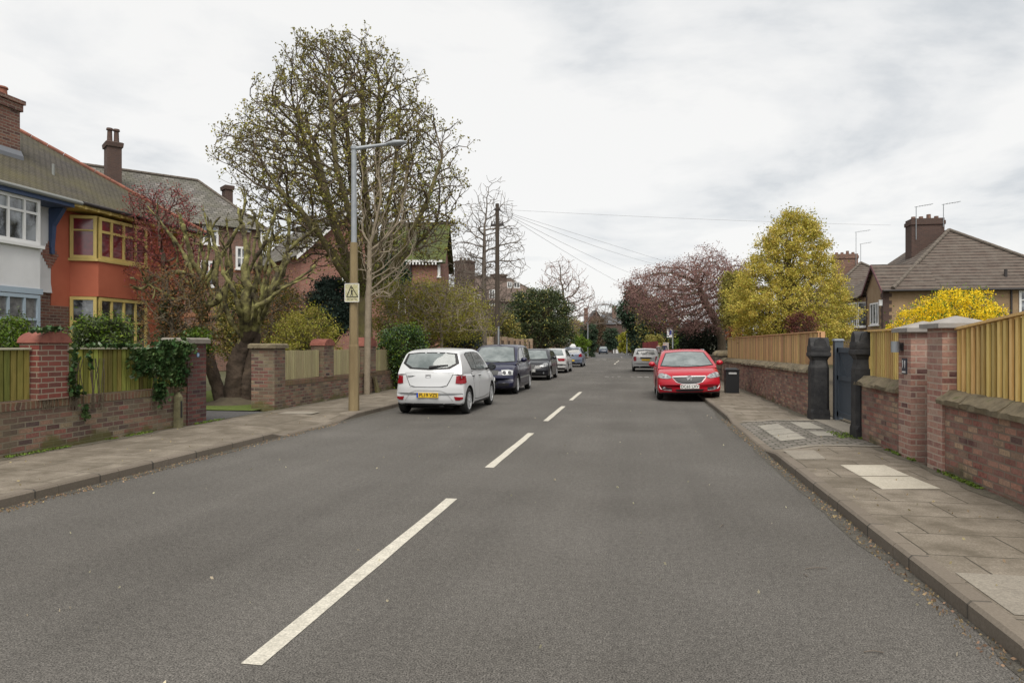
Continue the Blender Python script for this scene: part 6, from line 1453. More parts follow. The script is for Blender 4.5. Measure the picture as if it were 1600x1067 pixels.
# ---- pollarded tree by the left gate
def pollard():
    d = 18.2; rng = np.random.default_rng(5); b = base_at(362, d); b.z = .1
    o = thing('pollarded_tree', 'gnarled pollarded tree with knobbly bare limbs beside the left gate', 'tree', b)
    nodes = []; par = []; rad = []
    def add(p, q, r): nodes.append(np.array(p, float)); par.append(q); rad.append(r); return len(nodes)-1
    def limb(q, pts, r0, r1):
        pr = nodes[q] if q >= 0 else None; P_ = [PV(u, v, d, k) for u, v, k in pts]; tot = len(P_)
        cur = q; seq = ([nodes[q]] if q >= 0 else [])+P_; m_ = len(seq)-1 if q >= 0 else len(seq)-1
        pts2 = cat(seq, 4); n = len(pts2); first = True
        for i, p in enumerate(pts2):
            if q >= 0 and i == 0: continue
            t = i/(n-1); r_ = r0+(r1-r0)*t; r_ *= 1+.09*math.sin(i*.8+u0)+rng.normal()*.03
            cur = add(p+rng.normal(size=3)*min(r_*.18, .015), cur, max(r_, .012))
        # knuckle at the end
        return cur
    u0 = 0
    # three fused boles
    paths = []
    def go(q, pts, r0, r1, knob=True, sprouts=5):
        nonlocal u0; u0 += 1.3
        e_ = limb(q, pts, r0, r1)
        if knob:
            dirv = nodes[e_]-nodes[par[e_]]; dirv /= np.linalg.norm(dirv)+1e-9
            a = add(nodes[e_]+dirv*.07, e_, r1*1.6); a = add(nodes[a]+dirv*.08, a, r1*1.3)
            for _ in range(sprouts):
                v = dirv*.5+rng.normal(size=3)*.7+np.array([0, 0, .5]); v /= np.linalg.norm(v); L_ = rng.uniform(.12, .5)
                s1 = add(nodes[a]+v*L_*.5, a, r1*.55); add(nodes[s1]+(v+rng.normal(size=3)*.25)*L_*.5, s1, r1*.3)
        return e_
    A1 = go(-1, [(346, 650, 0), (342, 610, .05), (326, 560, .1), (316, 500, 0)], .21, .13, False)
    B1 = go(-1, [(364, 650, 0), (366, 600, 0), (372, 560, .1), (382, 535, .1)], .27, .19, False)
    C1 = go(-1, [(384, 648, .1), (386, 600, .1), (392, 560, .2), (400, 520, .2)], .20, .13, False)
    T1 = go(B1, [(398, 505, 0), (412, 480, -.1), (426, 455, -.2)], .17, .10, False)
    for q, l, r0, r1 in ((A1, [(310, 470, .2), (318, 440, .3), (300, 405, .2), (287, 360, 0)], .12, .05), (A1, [(325, 475, -.4), (342, 470, -.5), (336, 440, -.5), (340, 400, -.5), (332, 370, -.4)], .11, .045),
        (A1, [(300, 465, -.3), (275, 468, -.6), (262, 462, -.7), (238, 448, -.8)], .10, .035), (A1, [(318, 455, .4), (330, 425, .5), (355, 385, .6), (375, 350, .4), (381, 328, .4)], .10, .035),
        (A1, [(306, 440, -.2), (285, 425, -.4), (262, 430, -.5), (246, 440, -.6), (228, 447, -.7)], .075, .028), (A1, [(300, 425, 0), (280, 385, .1), (262, 362, 0), (250, 345, 0)], .075, .03),
        (B1, [(386, 490, -.4), (386, 450, -.5), (382, 425, -.5), (386, 395, -.4), (380, 362, -.3)], .14, .06), (B1, [(395, 500, .5), (392, 470, .7), (400, 440, .8), (408, 400, .8), (402, 360, .8)], .12, .04),
        (T1, [(440, 430, -.1), (446, 400, -.2), (462, 380, -.2), (478, 368, -.2)], .10, .035), (T1, [(432, 425, .3), (420, 400, .4), (424, 370, .4), (428, 345, .4)], .085, .035), (T1, [(450, 445, -.4), (462, 440, -.5), (476, 428, -.5)], .08, .03),
        (C1, [(412, 475, .5), (430, 440, .6), (448, 395, .6), (452, 350, .5)], .10, .035), (C1, [(400, 480, -.6), (418, 470, -.7), (440, 452, -.8), (470, 438, -.8)], .09, .03), (A1, [(345, 490, .6), (350, 450, .7), (362, 430, .7), (360, 390, .7), (355, 355, .7)], .09, .03),
        (B1, [(372, 480, -.7), (366, 455, -.8), (350, 430, -.9), (345, 405, -.9)], .08, .03), (C1, [(404, 480, 0), (384, 440, .1), (396, 410, .1), (414, 380, 0), (430, 330, 0)], .09, .03), (A1, [(300, 480, .4), (284, 450, .6), (277, 400, .6), (268, 370, .6)], .07, .025)):
        go(q, l, r0, r1, True, 5)
    for k in range(16):
        u_ = rng.uniform(285, 455); q = (A1 if u_ < 340 else B1 if u_ < 400 else C1); v_ = rng.uniform(335, 430); k_ = rng.uniform(-.9, .9); n_ = PV(u_, v_, d, k_)
        su, sv = (318, 500) if q == A1 else (382, 535) if q == B1 else (400, 520)
        go(q, [(su+(u_-su)*.45+rng.normal()*9, sv+(v_-sv)*.35, k_*.5), (su+(u_-su)*.8+rng.normal()*9, sv+(v_-sv)*.7, k_*.8), (u_, v_, k_)], .07, .024, True, 4)
    # short side snags along the limbs
    n0 = len(nodes)
    for _ in range(120):
        i = rng.integers(40, n0)
        if .03 < rad[i] < .13:
            v = rng.normal(size=3)+np.array([0, 0, .6]); v /= np.linalg.norm(v); L_ = rng.uniform(.12, .4)
            a = add(nodes[i]+v*L_*.6, i, .022); add(nodes[a]+(v+rng.normal(size=3)*.4)*L_*.5, a, .013)
    # thick stems end in tubes of their own so that the boles keep their girth
    A_ = MB(); ch = [[] for _ in nodes]
    for i, p in enumerate(par):
        if p >= 0: ch[p].append(i)
    st = [(i, -1) for i in range(len(nodes)) if par[i] < 0]
    while st:
        i, p = st.pop(); path = [i]
        while ch[path[-1]]:
            c = sorted(ch[path[-1]], key=lambda k: -rad[k])
            if rad[c[0]] > rad[path[-1]]*1.9: break
            for k in c[1:]: st.append((k, path[-1]))
            path.append(c[0])
        pts = [nodes[k] for k in path]; rr = [rad[k] for k in path]
        if p >= 0: pts = [nodes[p]]+pts; rr = [rr[0]]+rr
        if len(pts) > 1: A_.tube(pts, rr, 10 if rr[0] > .1 else 6)
    w_ = A_.build('trunk', bark_p, o, smooth=True, sharp=85, uv=False)
    tx = bpy.data.textures.new('knots', 'CLOUDS'); tx.noise_scale = .22
    md = w_.modifiers.new('s', 'SUBSURF'); md.levels = 1; md.render_levels = 2
    w_.data.materials.append(mat('pollard_bole', (.035, .024, .017), .95, (.085, .06, .042), (.12, .10, .055), scale=3, bump=1.0, bscale=9, dist=.05))
    for p_ in w_.data.polygons: p_.material_index = 1 if p_.center.z+w_.location.z+math.sin(p_.center.x*9)*.15 < 1.75 else 0
    m2 = w_.modifiers.new('d', 'DISPLACE'); m2.texture = tx; m2.strength = .085; m2.mid_level = .5; m2.texture_coords = 'GLOBAL'
    mb = MB(); r = random.Random(3)
    ring = lambda z, R_: [(b.x+R_*math.cos(t)*(1+.15*math.sin(3*t)), b.y+R_*math.sin(t)*.9, z) for t in [2*PI*i/16 for i in range(16)]]
    mb.loft([ring(.05, .95), ring(.14, .75), ring(.22, .45), ring(.3, .3)]); mb.build('root_mound', soil, o, smooth=True)
pollard()
# ---- generic small trees
def tree(name, label, u, d, vt, prof, trunk_pts, n, m, tip=.008, trunk=.1, step=.25, di=1.4, dk=.3, lf=None, seed=1, bias=(0, 0, .2), depth=.9, group=None, jitter=.14, vb=None):
    rng = np.random.default_rng(seed); b = base_at(trunk_pts[0][0], d)
    o = thing(name, label, 'tree', b, group); st = trunkline([b]+[PV(a, c, d) for a, c in trunk_pts[1:]], step)
    att = []; vs = [p[0] for p in prof]
    while len(att) < n:
        v = rng.uniform(vs[0], vs[-1]); ul = np.interp(v, vs, [p[1] for p in prof])+rng.normal()*4; ur = np.interp(v, vs, [p[2] for p in prof])+rng.normal()*4
        if rng.random() > (ur-ul)/max(p[2]-p[1] for p in prof)+.1: continue
        uu = rng.uniform(ul, ur); half = (ur-ul)/2/F*d; t = (uu-(ul+ur)/2)/((ur-ul)/2+1e-6)
        if abs(t) > 1: continue
        att.append(PV(uu, v, d, rng.uniform(-1, 1)*half*depth*math.sqrt(1-t*t)))
    pos, par = colonize(st, att, step=step, di=di, dk=dk*.85, iters=90, bias=bias, seed=seed, jitter=jitter); pos, par = twigs(pos, par, len(st), rng, 2, step*1.5, .7, up=bias[2])
    print(name, len(pos))
    rad = radii(par, tip=tip, trunk=trunk); wood(o, pos, par, rad, m if isinstance(m, tuple) else (m, m), split=.03)
    if lf:
        for nm, size, mm, per, spread, frac in lf:
            nk = np.bincount(par[par >= 0], minlength=len(pos)); c = np.where((nk == 0) | ((rad < tip*2.2) & (rng.random(len(pos)) < frac)))[0]
            rep = np.repeat(c, per); leaves(nm, pos[rep]+rng.normal(size=(len(rep), 3))*spread, size, mm, o, rng)
    return o
tree('bare_tree', 'slim bare tree standing behind the telegraph pole', 757, 45, 285, [(285, 752, 775), (320, 730, 795), (370, 712, 815), (420, 700, 822), (470, 705, 800), (505, 725, 780)], [(757, 540), (757, 500), (756, 430), (757, 360)], 1300, bark_grey, tip=.011, trunk=.17, step=.35, di=2.2, dk=.45, seed=2)
tree('bare_tree', 'pale upright sapling growing right beside the lamp post', 573, 22, 240, [(235, 560, 610), (300, 560, 640), (380, 555, 650), (440, 560, 640), (480, 565, 610)], [(573, 560), (575, 500), (577, 430), (578, 380)], 420, bark_pale, tip=.006, trunk=.10, step=.25, di=1.3, dk=.3, seed=4, bias=(0, 0, .8))
tree('purple_leaved_tree', 'dark red leaved small tree hiding the right of the orange house', 262, 19.2, 300, [(300, 205, 290), (340, 200, 305), (380, 195, 310), (420, 205, 320), (460, 215, 320), (480, 230, 300)], [(258, 540), (256, 500), (258, 440), (255, 400)], 850, (bark, mat('dark_red_twig', (.10, .035, .03), .9)), tip=.006, trunk=.09, step=.18, di=1.0, dk=.22,
     lf=[('leaves', .06, mat('dark_red_leaf', (.19, .035, .035), .7, (.26, .06, .05), scale=2, island=.4, trans=.25), 4, .07, .5)], seed=6)
tree('copper_hedge_tree', 'brown leaved shrub growing up behind the dark brick gate pier', 262, 17.5, 430, [(425, 225, 310), (460, 215, 330), (500, 220, 335), (540, 225, 335), (570, 240, 320)], [(270, 600), (270, 560), (268, 500)], 900, bark, tip=.006, trunk=.06, step=.16, di=.9, dk=.2,
     lf=[('leaves', .055, mat('copper_leaf', (.20, .10, .03), .8, (.12, .065, .02), scale=3, island=.4, trans=.2), 5, .08, .5)], seed=16)
tree('copper_hedge_tree', 'thin brown leaved shrub between the pollarded tree and the dark conifer', 440, 24, 440, [(430, 395, 450), (460, 380, 470), (500, 375, 475), (530, 380, 480)], [(425, 560), (425, 520), (425, 480)], 900, bark, tip=.007, trunk=.06, step=.2, di=1.0, dk=.25,
     lf=[('leaves', .07, mat('copper_leaf', (.20, .10, .03), .8), 3, .1, .4)], seed=17)
tree('plum_tree', 'spreading reddish tree in early bloom behind the red estate', 1065, 40, 385, [(385, 1104, 1118), (402, 1096, 1130), (416, 1035, 1165), (434, 985, 1185), (455, 972, 1180), (480, 985, 1175), (500, 1000, 1160), (518, 1030, 1140)], [(1128, 560), (1128, 530), (1118, 500), (1100, 470), (1090, 440)], 3600, (bark, bark_red), tip=.008, trunk=.24, step=.26, di=1.6, dk=.30,
     lf=[('blossom', .085, mat('plum_leaf', (.27, .145, .135), .8, (.17, .10, .085), scale=3, island=.35, trans=.2), 7, .12, .5)], seed=8, bias=(-.05, 0, .12))
tree('bare_tree', 'bare twiggy tree in bud beyond the dark evergreen', 880, 74, 405, [(405, 870, 885), (430, 852, 905), (460, 845, 925), (490, 850, 930), (520, 870, 915)], [(885, 545), (885, 500), (880, 460)], 1100, (bark_grey, bark_red), tip=.016, trunk=.2, step=.5, di=3, dk=.6,
     lf=[('buds', .12, mat('pale_bud', (.25, .19, .15), .9), 1, .1, .5)], seed=9)
tree('bare_tree', 'bare twiggy tree at the far end beside the end house', 985, 160, 468, [(472, 930, 1000), (490, 925, 1005), (510, 930, 1000)], [(975, 548), (975, 520), (972, 500)], 500, bark_grey, tip=.03, trunk=.25, step=.9, di=5, dk=1.2, seed=10)
tree('bare_tree', 'twiggy leafless tree in front of the large brown house', 725, 52, 400, [(400, 700, 740), (430, 695, 770), (460, 690, 790), (500, 700, 790), (530, 720, 780)], [(728, 545), (728, 500), (725, 450)], 1500, (bark_grey, bark_grey), tip=.011, trunk=.12, step=.3, di=1.6, dk=.36, seed=12, bias=(0, 0, .35))
# ---- leafy masses: trunk, twigs and many leaf clumps
def leafy(name, label, u, d, prof, lm, nclump, per, size, rcl, catg='tree', seed=1, depth=.9, tm=bark, trunk=.1, shell=.55, twigs=True, group=None, dense=None, vbase=None, aspect=.55, second=None, sf=.3):
    rng = np.random.default_rng(seed); b = base_at(u, d); o = thing(name, label, catg, b, group)
    vs = [p[0] for p in prof]; cl = []; nn = []; wmax = max(p[2]-p[1] for p in prof)
    while len(cl) < nclump:
        v = rng.uniform(vs[0], vs[-1]); ul = np.interp(v, vs, [p[1] for p in prof]); ur = np.interp(v, vs, [p[2] for p in prof])
        if rng.random() > (ur-ul)/wmax+.05: continue
        half = (ur-ul)/2; cu = (ul+ur)/2; a = rng.uniform(0, 2*PI); rr = 1-(1-shell)*rng.random()**1.6 if rng.random() < .8 else rng.random()
        rr *= 1+rng.normal()*.07+.07*math.sin(a*3+v*.09+seed)+.05*math.sin(v*.21+a*2)
        x = math.cos(a)*rr; y = math.sin(a)*rr
        cl.append(PV(cu+x*half, v, d, y*half/F*d*depth)); nn.append((CA*x-SA*y, SA*x+CA*y, .35))
    cl = np.array(cl); nn = np.array(nn)
    k = rng.integers(0, nclump, nclump*per); sc = rng.uniform(.45, 1.4, nclump)[k]
    off = rng.normal(size=(len(k), 3)); off /= np.linalg.norm(off, axis=1)[:, None]; off *= (rng.random(len(k))**.5*rcl*sc)[:, None]; off[:, 2] *= .75
    leaves('foliage', cl[k]+off, size, lm, o, rng, nrm=off/rcl*.9+nn[k]*.4, aspect=aspect)
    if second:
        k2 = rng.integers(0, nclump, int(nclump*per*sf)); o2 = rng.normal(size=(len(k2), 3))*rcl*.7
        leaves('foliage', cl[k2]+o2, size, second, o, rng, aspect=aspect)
    mid = np.array([b.x, b.y, 0]); top = cl[cl[:, 2].argmax()]; T_ = MB()
    zt_ = .45*top[2]; T_.tube([mid, mid+(top-mid)*.22, mid+(top-mid)*.5, mid+(top-mid)*.85], [trunk, trunk*.8, trunk*.5, trunk*.15], 8)
    T_.build('trunk', tm, o, smooth=True, uv=False)
    B_ = MB()
    for i in rng.choice(nclump, min(nclump, 160), replace=False):
        c = cl[i]; t = max(.05, min(.8, (c[2]/max(top[2], .1))*.65)); s = mid+(top-mid)*t; m_ = (s+c)/2+rng.normal(size=3)*.1*rcl+np.array([0, 0, -.05]); B_.tube([s, m_, c], [trunk*.22+.006, trunk*.12+.004, .004], 4, cap=False)
    B_.build('branches', tm, o, uv=False)
    return o
gold = mat('golden_leaf', (.40, .34, .045), .7, (.64, .52, .13), (.46, .40, .06), scale=1.6, island=.3, trans=.3)
dkgreen = mat('evergreen_leaf', (.035, .055, .02), .6, (.07, .09, .03), scale=.9, island=.45, trans=.12)
conif = mat('conifer_leaf', (.02, .042, .022), .8, (.04, .065, .03), scale=.5, island=.4)
yelgreen = mat('yellow_green_leaf', (.33, .32, .03), .75, (.23, .23, .03), scale=.9, island=.4, trans=.3)
olive = mat('olive_leaf', (.31, .275, .06), .8, (.21, .185, .05), scale=.8, island=.4, trans=.25)
ivy_m = mat('ivy_leaf', (.028, .06, .02), .35, (.07, .12, .04), scale=2, island=.5)
brightgr = mat('bright_green_leaf', (.12, .19, .012), .7, (.09, .15, .015), scale=2, island=.35, trans=.3)
forsy = mat('forsythia_petal', (.80, .58, .012), .7, (.88, .68, .03), scale=2, island=.2, trans=.3)
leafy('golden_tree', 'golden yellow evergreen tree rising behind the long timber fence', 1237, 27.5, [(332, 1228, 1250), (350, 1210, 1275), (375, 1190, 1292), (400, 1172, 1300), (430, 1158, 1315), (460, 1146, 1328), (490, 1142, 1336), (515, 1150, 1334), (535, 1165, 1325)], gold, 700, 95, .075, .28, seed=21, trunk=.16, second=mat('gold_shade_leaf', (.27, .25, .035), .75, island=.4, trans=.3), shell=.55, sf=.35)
leafy('forsythia_bush', 'bright yellow flowering bush behind the capped brick piers', 1478, 16.3, [(455, 1478, 1532), (470, 1440, 1550), (485, 1415, 1562), (500, 1400, 1568), (520, 1398, 1560), (545, 1405, 1550)], forsy, 420, 55, .045, .16, 'bush', seed=22, trunk=.04, second=brightgr)
leafy('evergreen_tree', 'broad dark evergreen overhanging the piered wall on the left', 838, 60, [(452, 815, 862), (470, 795, 885), (490, 785, 893), (510, 782, 897), (530, 790, 893), (541, 800, 880)], dkgreen, 520, 60, .16, .55, seed=23, trunk=.25, second=olive, depth=.7, sf=.06)
leafy('conifer_tree', 'tall dark conifer beyond the silver hatchback', 990, 104, [(448, 986, 994), (465, 975, 1008), (490, 966, 1014), (505, 975, 1012), (520, 985, 1008), (548, 985, 1006)], conif, 320, 50, .34, .8, seed=24, trunk=.3)
leafy('conifer_tree', 'dark green conifer beside the plum tree left of the sign', 1022, 90, [(470, 1005, 1040), (490, 998, 1055), (520, 1000, 1065), (545, 1005, 1060)], conif, 260, 50, .28, .7, seed=25, trunk=.25, second=olive)
leafy('yew_tree', 'clipped dark yew standing at the far left corner', 920, 100, [(508, 912, 928), (520, 907, 932), (540, 908, 932), (556, 914, 928)], conif, 160, 60, .2, .45, seed=26, trunk=.15)
leafy('yew_tree', 'round dark bush in front of the end house', 957, 145, [(514, 948, 962), (525, 944, 967), (538, 946, 966), (546, 950, 962)], conif, 120, 50, .3, .6, seed=27, trunk=.15)
leafy('hedge_bush', 'yellow green rounded bush right of the far white gate pillars', 980, 122, [(518, 972, 990), (530, 966, 994), (545, 968, 994), (550, 970, 992)], yelgreen, 140, 50, .26, .5, 'bush', seed=28, trunk=.08)
leafy('hedge_bush', 'bright green clipped bush above the learner car', 906, 92, [(524, 900, 912), (532, 893, 920), (545, 892, 922), (552, 896, 918)], brightgr, 140, 60, .16, .38, 'bush', seed=29, trunk=.08)
leafy('broom_bush', 'wide loose yellow green shrub behind the white hatchback', 655, 31, [(440, 600, 700), (455, 585, 735), (480, 575, 760), (505, 570, 765), (530, 575, 750)], olive, 400, 45, .075, .34, 'bush', seed=30, trunk=.10, second=yelgreen, tm=bark_pale, sf=.9, shell=.2)
tree('bare_tree', 'tangle of pale arching twigs over the wide yellow green shrub', 690, 29.5, 440, [(440, 620, 720), (460, 600, 745), (490, 590, 765), (520, 600, 770)], [(690, 560), (690, 530), (688, 500)], 900, bark_pale, tip=.008, trunk=.07, step=.22, di=1.4, dk=.25, seed=61, bias=(0, 0, -.05))
leafy('broom_bush', 'fresh yellow green shrub behind the weathered fence', 466, 23, [(484, 470, 500), (500, 430, 515), (520, 412, 530), (545, 415, 530)], olive, 150, 45, .06, .20, 'bush', seed=31, trunk=.05, tm=bark_pale, second=yelgreen, sf=.7, shell=.2)
leafy('pine_bush', 'dark blue green pine bush between the brick house and the sapling', 512, 27, [(438, 500, 530), (455, 488, 545), (485, 480, 550), (515, 485, 548)], mat('pine_leaf', (.018, .036, .028), .8, (.03, .055, .04), scale=1, island=.4), 240, 60, .10, .34, 'bush', seed=32, trunk=.1)
leafy('pine_bush', 'dark shrub against the wall of the brick house right of the sapling', 612, 39, [(402, 600, 622), (420, 592, 634), (440, 590, 636), (455, 595, 630)], conif, 160, 50, .14, .4, 'bush', seed=33, trunk=.1)
leafy('ivy_bush', 'glossy ivy heaped over the wall beside the white hatchback', 627, 25, [(512, 615, 650), (525, 596, 662), (550, 590, 668), (575, 594, 650), (600, 605, 640)], ivy_m, 260, 55, .075, .22, 'bush', seed=34, trunk=.05, second=brightgr)
leafy('dark_bush', 'low dark bush behind the blue people carrier', 722, 33, [(512, 705, 735), (522, 690, 748), (540, 690, 750)], mat('blue_green_leaf', (.020, .034, .030), .6, (.04, .055, .05), scale=1, island=.4), 160, 50, .09, .28, 'bush', seed=35, trunk=.05)
leafy('dark_bush', 'black green bush in the shade under the plum tree', 1095, 44, [(505, 1075, 1125), (520, 1062, 1135), (545, 1060, 1132), (565, 1065, 1125)], mat('shade_leaf', (.010, .016, .008), .8, (.02, .028, .012), scale=1, island=.4), 260, 50, .14, .42, 'bush', seed=36, trunk=.1)
leafy('bright_bush', 'bright green bush between the dark bush and the walkers', 1068, 48, [(515, 1062, 1078), (528, 1058, 1084), (550, 1056, 1084)], brightgr, 110, 50, .11, .28, 'bush', seed=37, trunk=.06)
leafy('grey_bush', 'pale green shrub above the red fence', 1020, 86, [(524, 1012, 1030), (532, 1008, 1038), (545, 1010, 1036)], olive, 90, 45, .16, .36, 'bush', seed=38, trunk=.06)
leafy('olive_tree', 'olive green tree between the plum tree and the golden tree', 1150, 36, [(428, 1135, 1165), (450, 1125, 1175), (480, 1125, 1180), (510, 1130, 1180)], olive, 260, 50, .11, .34, seed=39, trunk=.1)
leafy('orange_bush', 'small shrub with orange berries at the foot of the golden tree', 1148, 31, [(508, 1140, 1158), (520, 1136, 1162), (535, 1138, 1160)], mat('orange_berry', (.36, .09, .03), .7, (.12, .10, .03), scale=5, island=.4), 70, 40, .06, .18, 'bush', seed=40, trunk=.04)
leafy('red_leaved_bush', 'dark red leaved shrub low inside the golden tree', 1258, 25.0, [(490, 1240, 1275), (505, 1232, 1282), (520, 1235, 1280)], mat('maroon_leaf', (.12, .04, .03), .8, island=.4, trans=.2), 60, 45, .06, .2, 'bush', seed=41, trunk=.04)
leafy('mixed_hedge', 'leafy hedge and bamboo under the lower window of the orange house', 160, 14.5, [(500, 128, 195), (512, 118, 200), (535, 112, 205), (552, 112, 205)], dkgreen, 160, 60, .075, .16, 'bush', seed=42, trunk=.03, second=brightgr, aspect=.35)
leafy('mixed_hedge', 'light green bush under the white half window', 22, 12.5, [(500, 5, 38), (512, -10, 45), (535, -15, 50), (545, -15, 50)], brightgr, 110, 60, .06, .14, 'bush', seed=43, trunk=.03, second=dkgreen, aspect=.4)
leafy('mixed_hedge', 'dark green bush beside the dark brick gate pier', 305, 17.2, [(516, 290, 322), (528, 282, 330), (548, 284, 332)], brightgr, 80, 50, .06, .15, 'bush', seed=44, trunk=.03, second=dkgreen)
leafy('dark_creeper_tree', 'dark ivy clad trunk behind the brown leaved shrub', 266, 18.6, [(452, 258, 272), (480, 252, 280), (520, 252, 285), (560, 255, 282)], dkgreen, 120, 50, .07, .18, 'tree', seed=45, trunk=.09)
# hedging behind the left walls to close views
leafy('garden_hedge', 'mossy green shrubbery behind the gateway of the pollarded tree', 395, 30, [(440, 360, 440), (470, 340, 470), (510, 335, 480), (560, 335, 480)], olive, 420, 50, .10, .35, 'bush', seed=46, trunk=.08, second=dkgreen, depth=.6)
leafy('garden_hedge', 'grey green thicket behind the tall piered wall', 765, 54, [(490, 735, 800), (510, 700, 810), (540, 700, 810)], olive, 300, 50, .15, .5, 'bush', seed=47, trunk=.1, second=dkgreen, tm=bark_grey, depth=.7)
leafy('garden_tree', 'green brown tree behind the brick house and the sycamore', 430, 50, [(370, 400, 460), (400, 385, 475), (450, 380, 480), (500, 385, 480)], olive, 260, 50, .16, .5, seed=48, trunk=.12)
leafy('garden_tree', 'distant low tree line at the left of the far corner', 880, 150, [(500, 860, 900), (520, 850, 915), (548, 850, 915)], olive, 200, 50, .36, 1.0, seed=49, trunk=.2)
leafy('garden_tree', 'brownish hedge trees left of the end house', 935, 165, [(498, 922, 945), (520, 915, 950), (548, 915, 950)], mat('brown_green_leaf', (.10, .07, .04), .9, (.13, .09, .05), scale=1, island=.3), 200, 50, .3, .9, seed=50, trunk=.2)
# ---- ivy on the near left wall
def ivy_patch(label, spots, seed, parent_u):
    rng = np.random.default_rng(seed); q = spots[0]; y = YX(q[0], WL)
    o = thing('ivy', label, 'ivy', (WL, y, zX(q[0], q[1], WL))); L_ = []; NN = []
    for (u, v, ru, rv, n, xo) in spots:
        uu = u+rng.normal(size=n)*ru*.55; vv = v+rng.normal(size=n)*rv*.55
        for a, b2 in zip(uu, vv):
            X = WL+xo+rng.uniform(0, .10); L_.append((X, YX(a, X), zX(a, b2, X)))
    leaves('foliage', L_, .085, ivy_m, o, rng, nrm=np.array([[1.6, 0, .6]]*len(L_)), aspect=.8)
    mb = MB()
    for k in range(10):
        u = spots[0][0]+rng.normal()*spots[0][2]*.6; pts = []
        for v in (560, 585, 610, 640): X = WL+.02; u += rng.normal()*3; pts.append((X, YX(u, X), zX(u, v, X)))
        mb.tube(pts, .006, 4)
    mb.build('stems', bark, o)
ivy_patch('dense ivy spilling over the fence onto the dark gate pier', [(250, 560, 24, 22, 700, 0), (275, 575, 18, 26, 600, .02), (232, 572, 20, 14, 350, 0), (250, 612, 9, 14, 220, .02), (285, 545, 14, 12, 300, .05), (215, 560, 14, 18, 200, 0), (262, 540, 20, 8, 260, 0)], 51, 250)
ivy_patch('thin ivy trailing down beside the red brick pier', [(117, 560, 5, 22, 60, 0), (112, 590, 5, 12, 50, 0), (118, 612, 10, 8, 90, .01), (133, 645, 5, 14, 45, .01), (140, 560, 4, 14, 30, 0)], 52, 117)
ivy_patch('creeper straggling over the top of the red brick pier', [(80, 514, 16, 3, 80, 0), (62, 516, 12, 3, 40, 0)], 53, 80)
ivy_patch('dry creeper along the top rail of the mossy fence', [(150, 540, 22, 2, 60, 0), (190, 540, 22, 2, 80, 0)], 54, 150)
# ================================================================ STREET FURNITURE, WIRES, PEOPLE
# lamp post
q = P(553, 641, F*(H-PZ)/101); lx, ly = q.x, q.y; d = 16.6
o = thing('street_lamp', 'concrete street lamp with a grey steel upper pole and a small warning sign', 'street lamp', (lx, ly, PZ))
oct_ = lambda x, y, z, r: [(x+r*math.cos(PI/8+k*PI/4), y+r*math.sin(PI/8+k*PI/4), z) for k in range(8)]
mb = MB(); mb.loft([oct_(lx, ly, PZ-.02, .125), oct_(lx, ly, 1.6, .115), oct_(lx, ly, 1.65, .105), oct_(lx, ly, 4.02, .088)]); mb.build('concrete_column', concrete_p, o)
mb = MB(); mb.cyl(lx, ly, 4.0, 6.24, .066, .058, 14); mb.tube([(lx, ly, 6.20), (lx, ly, 6.27)], .072, 14); mb.build('steel_pole', galv, o, smooth=True, sharp=50)
mb = MB(); mb.tube([(lx, ly, 6.21), (lx+.82, ly+.15, 6.33)], [.05, .034], 10); mb.build('arm', galv, o, smooth=True)
lampb = Vector((lx+.74, ly+.15, 6.31)); mb = MB(); rings = []
for t, w_, h_ in ((0, .045, .03), (.08, .085, .05), (.22, .12, .065), (.38, .11, .055), (.46, .06, .03)):
    c = lampb+Vector((t, t*.12, .02+t*.08)); rings.append([c+Vector((0, math.cos(a)*w_, math.sin(a)*h_)) for a in [2*PI*i/12 for i in range(12)]])
mb.loft(rings); mb.build('lantern', galv, o, smooth=True, sharp=60)
mb = MB(); mb.cyl(lampb.x+.36, lampb.y+.04, 6.41, 6.48, .035, sides=10); mb.build('photocell', dark_p, o)
o = thing('warning_sign', 'faded yellowed sign with a black triangle fixed to the lamp column', 'sign', (lx, ly-.13, 2.85))
sx0, sx1, sz0, sz1 = lx-.17, lx+.185, 2.63, 3.06; yy = ly-.125
mb = MB(); mb.box(sx0, sx1, yy-.012, yy, sz0, sz1); mb.build('plate', mat('faded_sign', (.50, .47, .33), .6, (.36, .34, .17), (.55, .54, .48), scale=9, stops=(.4, .55)), o)
mb = MB(); y0 = yy-.0145; L_ = lambda a, b, w: mb.tube([(a[0], y0, a[1]), (b[0], y0, b[1])], w, 4)
ax, az = lx-.01, sz1-.05; bl = (sx0+.05, sz0+.12); brr = (sx1-.03, sz0+.12)
L_((ax, az), bl, .010); L_(bl, brr, .009); L_((ax, az), brr, .009)
mb.tube([(lx, y0, sz0+.27), (lx+.01, y0, sz0+.20)], .018, 5); mb.tube([(lx, y0, sz0+.31), (lx, y0, sz0+.33)], .014, 6); L_((lx+.005, sz0+.2), (lx-.03, sz0+.14), .008); L_((lx+.01, sz0+.2), (lx+.03, sz0+.14), .008); L_((lx-.01, sz0+.28), (lx+.04, sz0+.25), .006)
for k in range(3): L_((sx0+.06+k*.09, sz0+.065), (sx0+.12+k*.09, sz0+.065), .006)
mb.build('symbol', ink, o)
mb = MB(); 
for a, b, c_, d_ in ((sx0, sx1, sz0, sz0+.012), (sx0, sx1, sz1-.012, sz1), (sx0, sx0+.012, sz0, sz1), (sx1-.012, sx1, sz0, sz1)): mb.box(a, b, yy-.017, yy-.010, c_, d_)
mb.build('border', white_p, o)
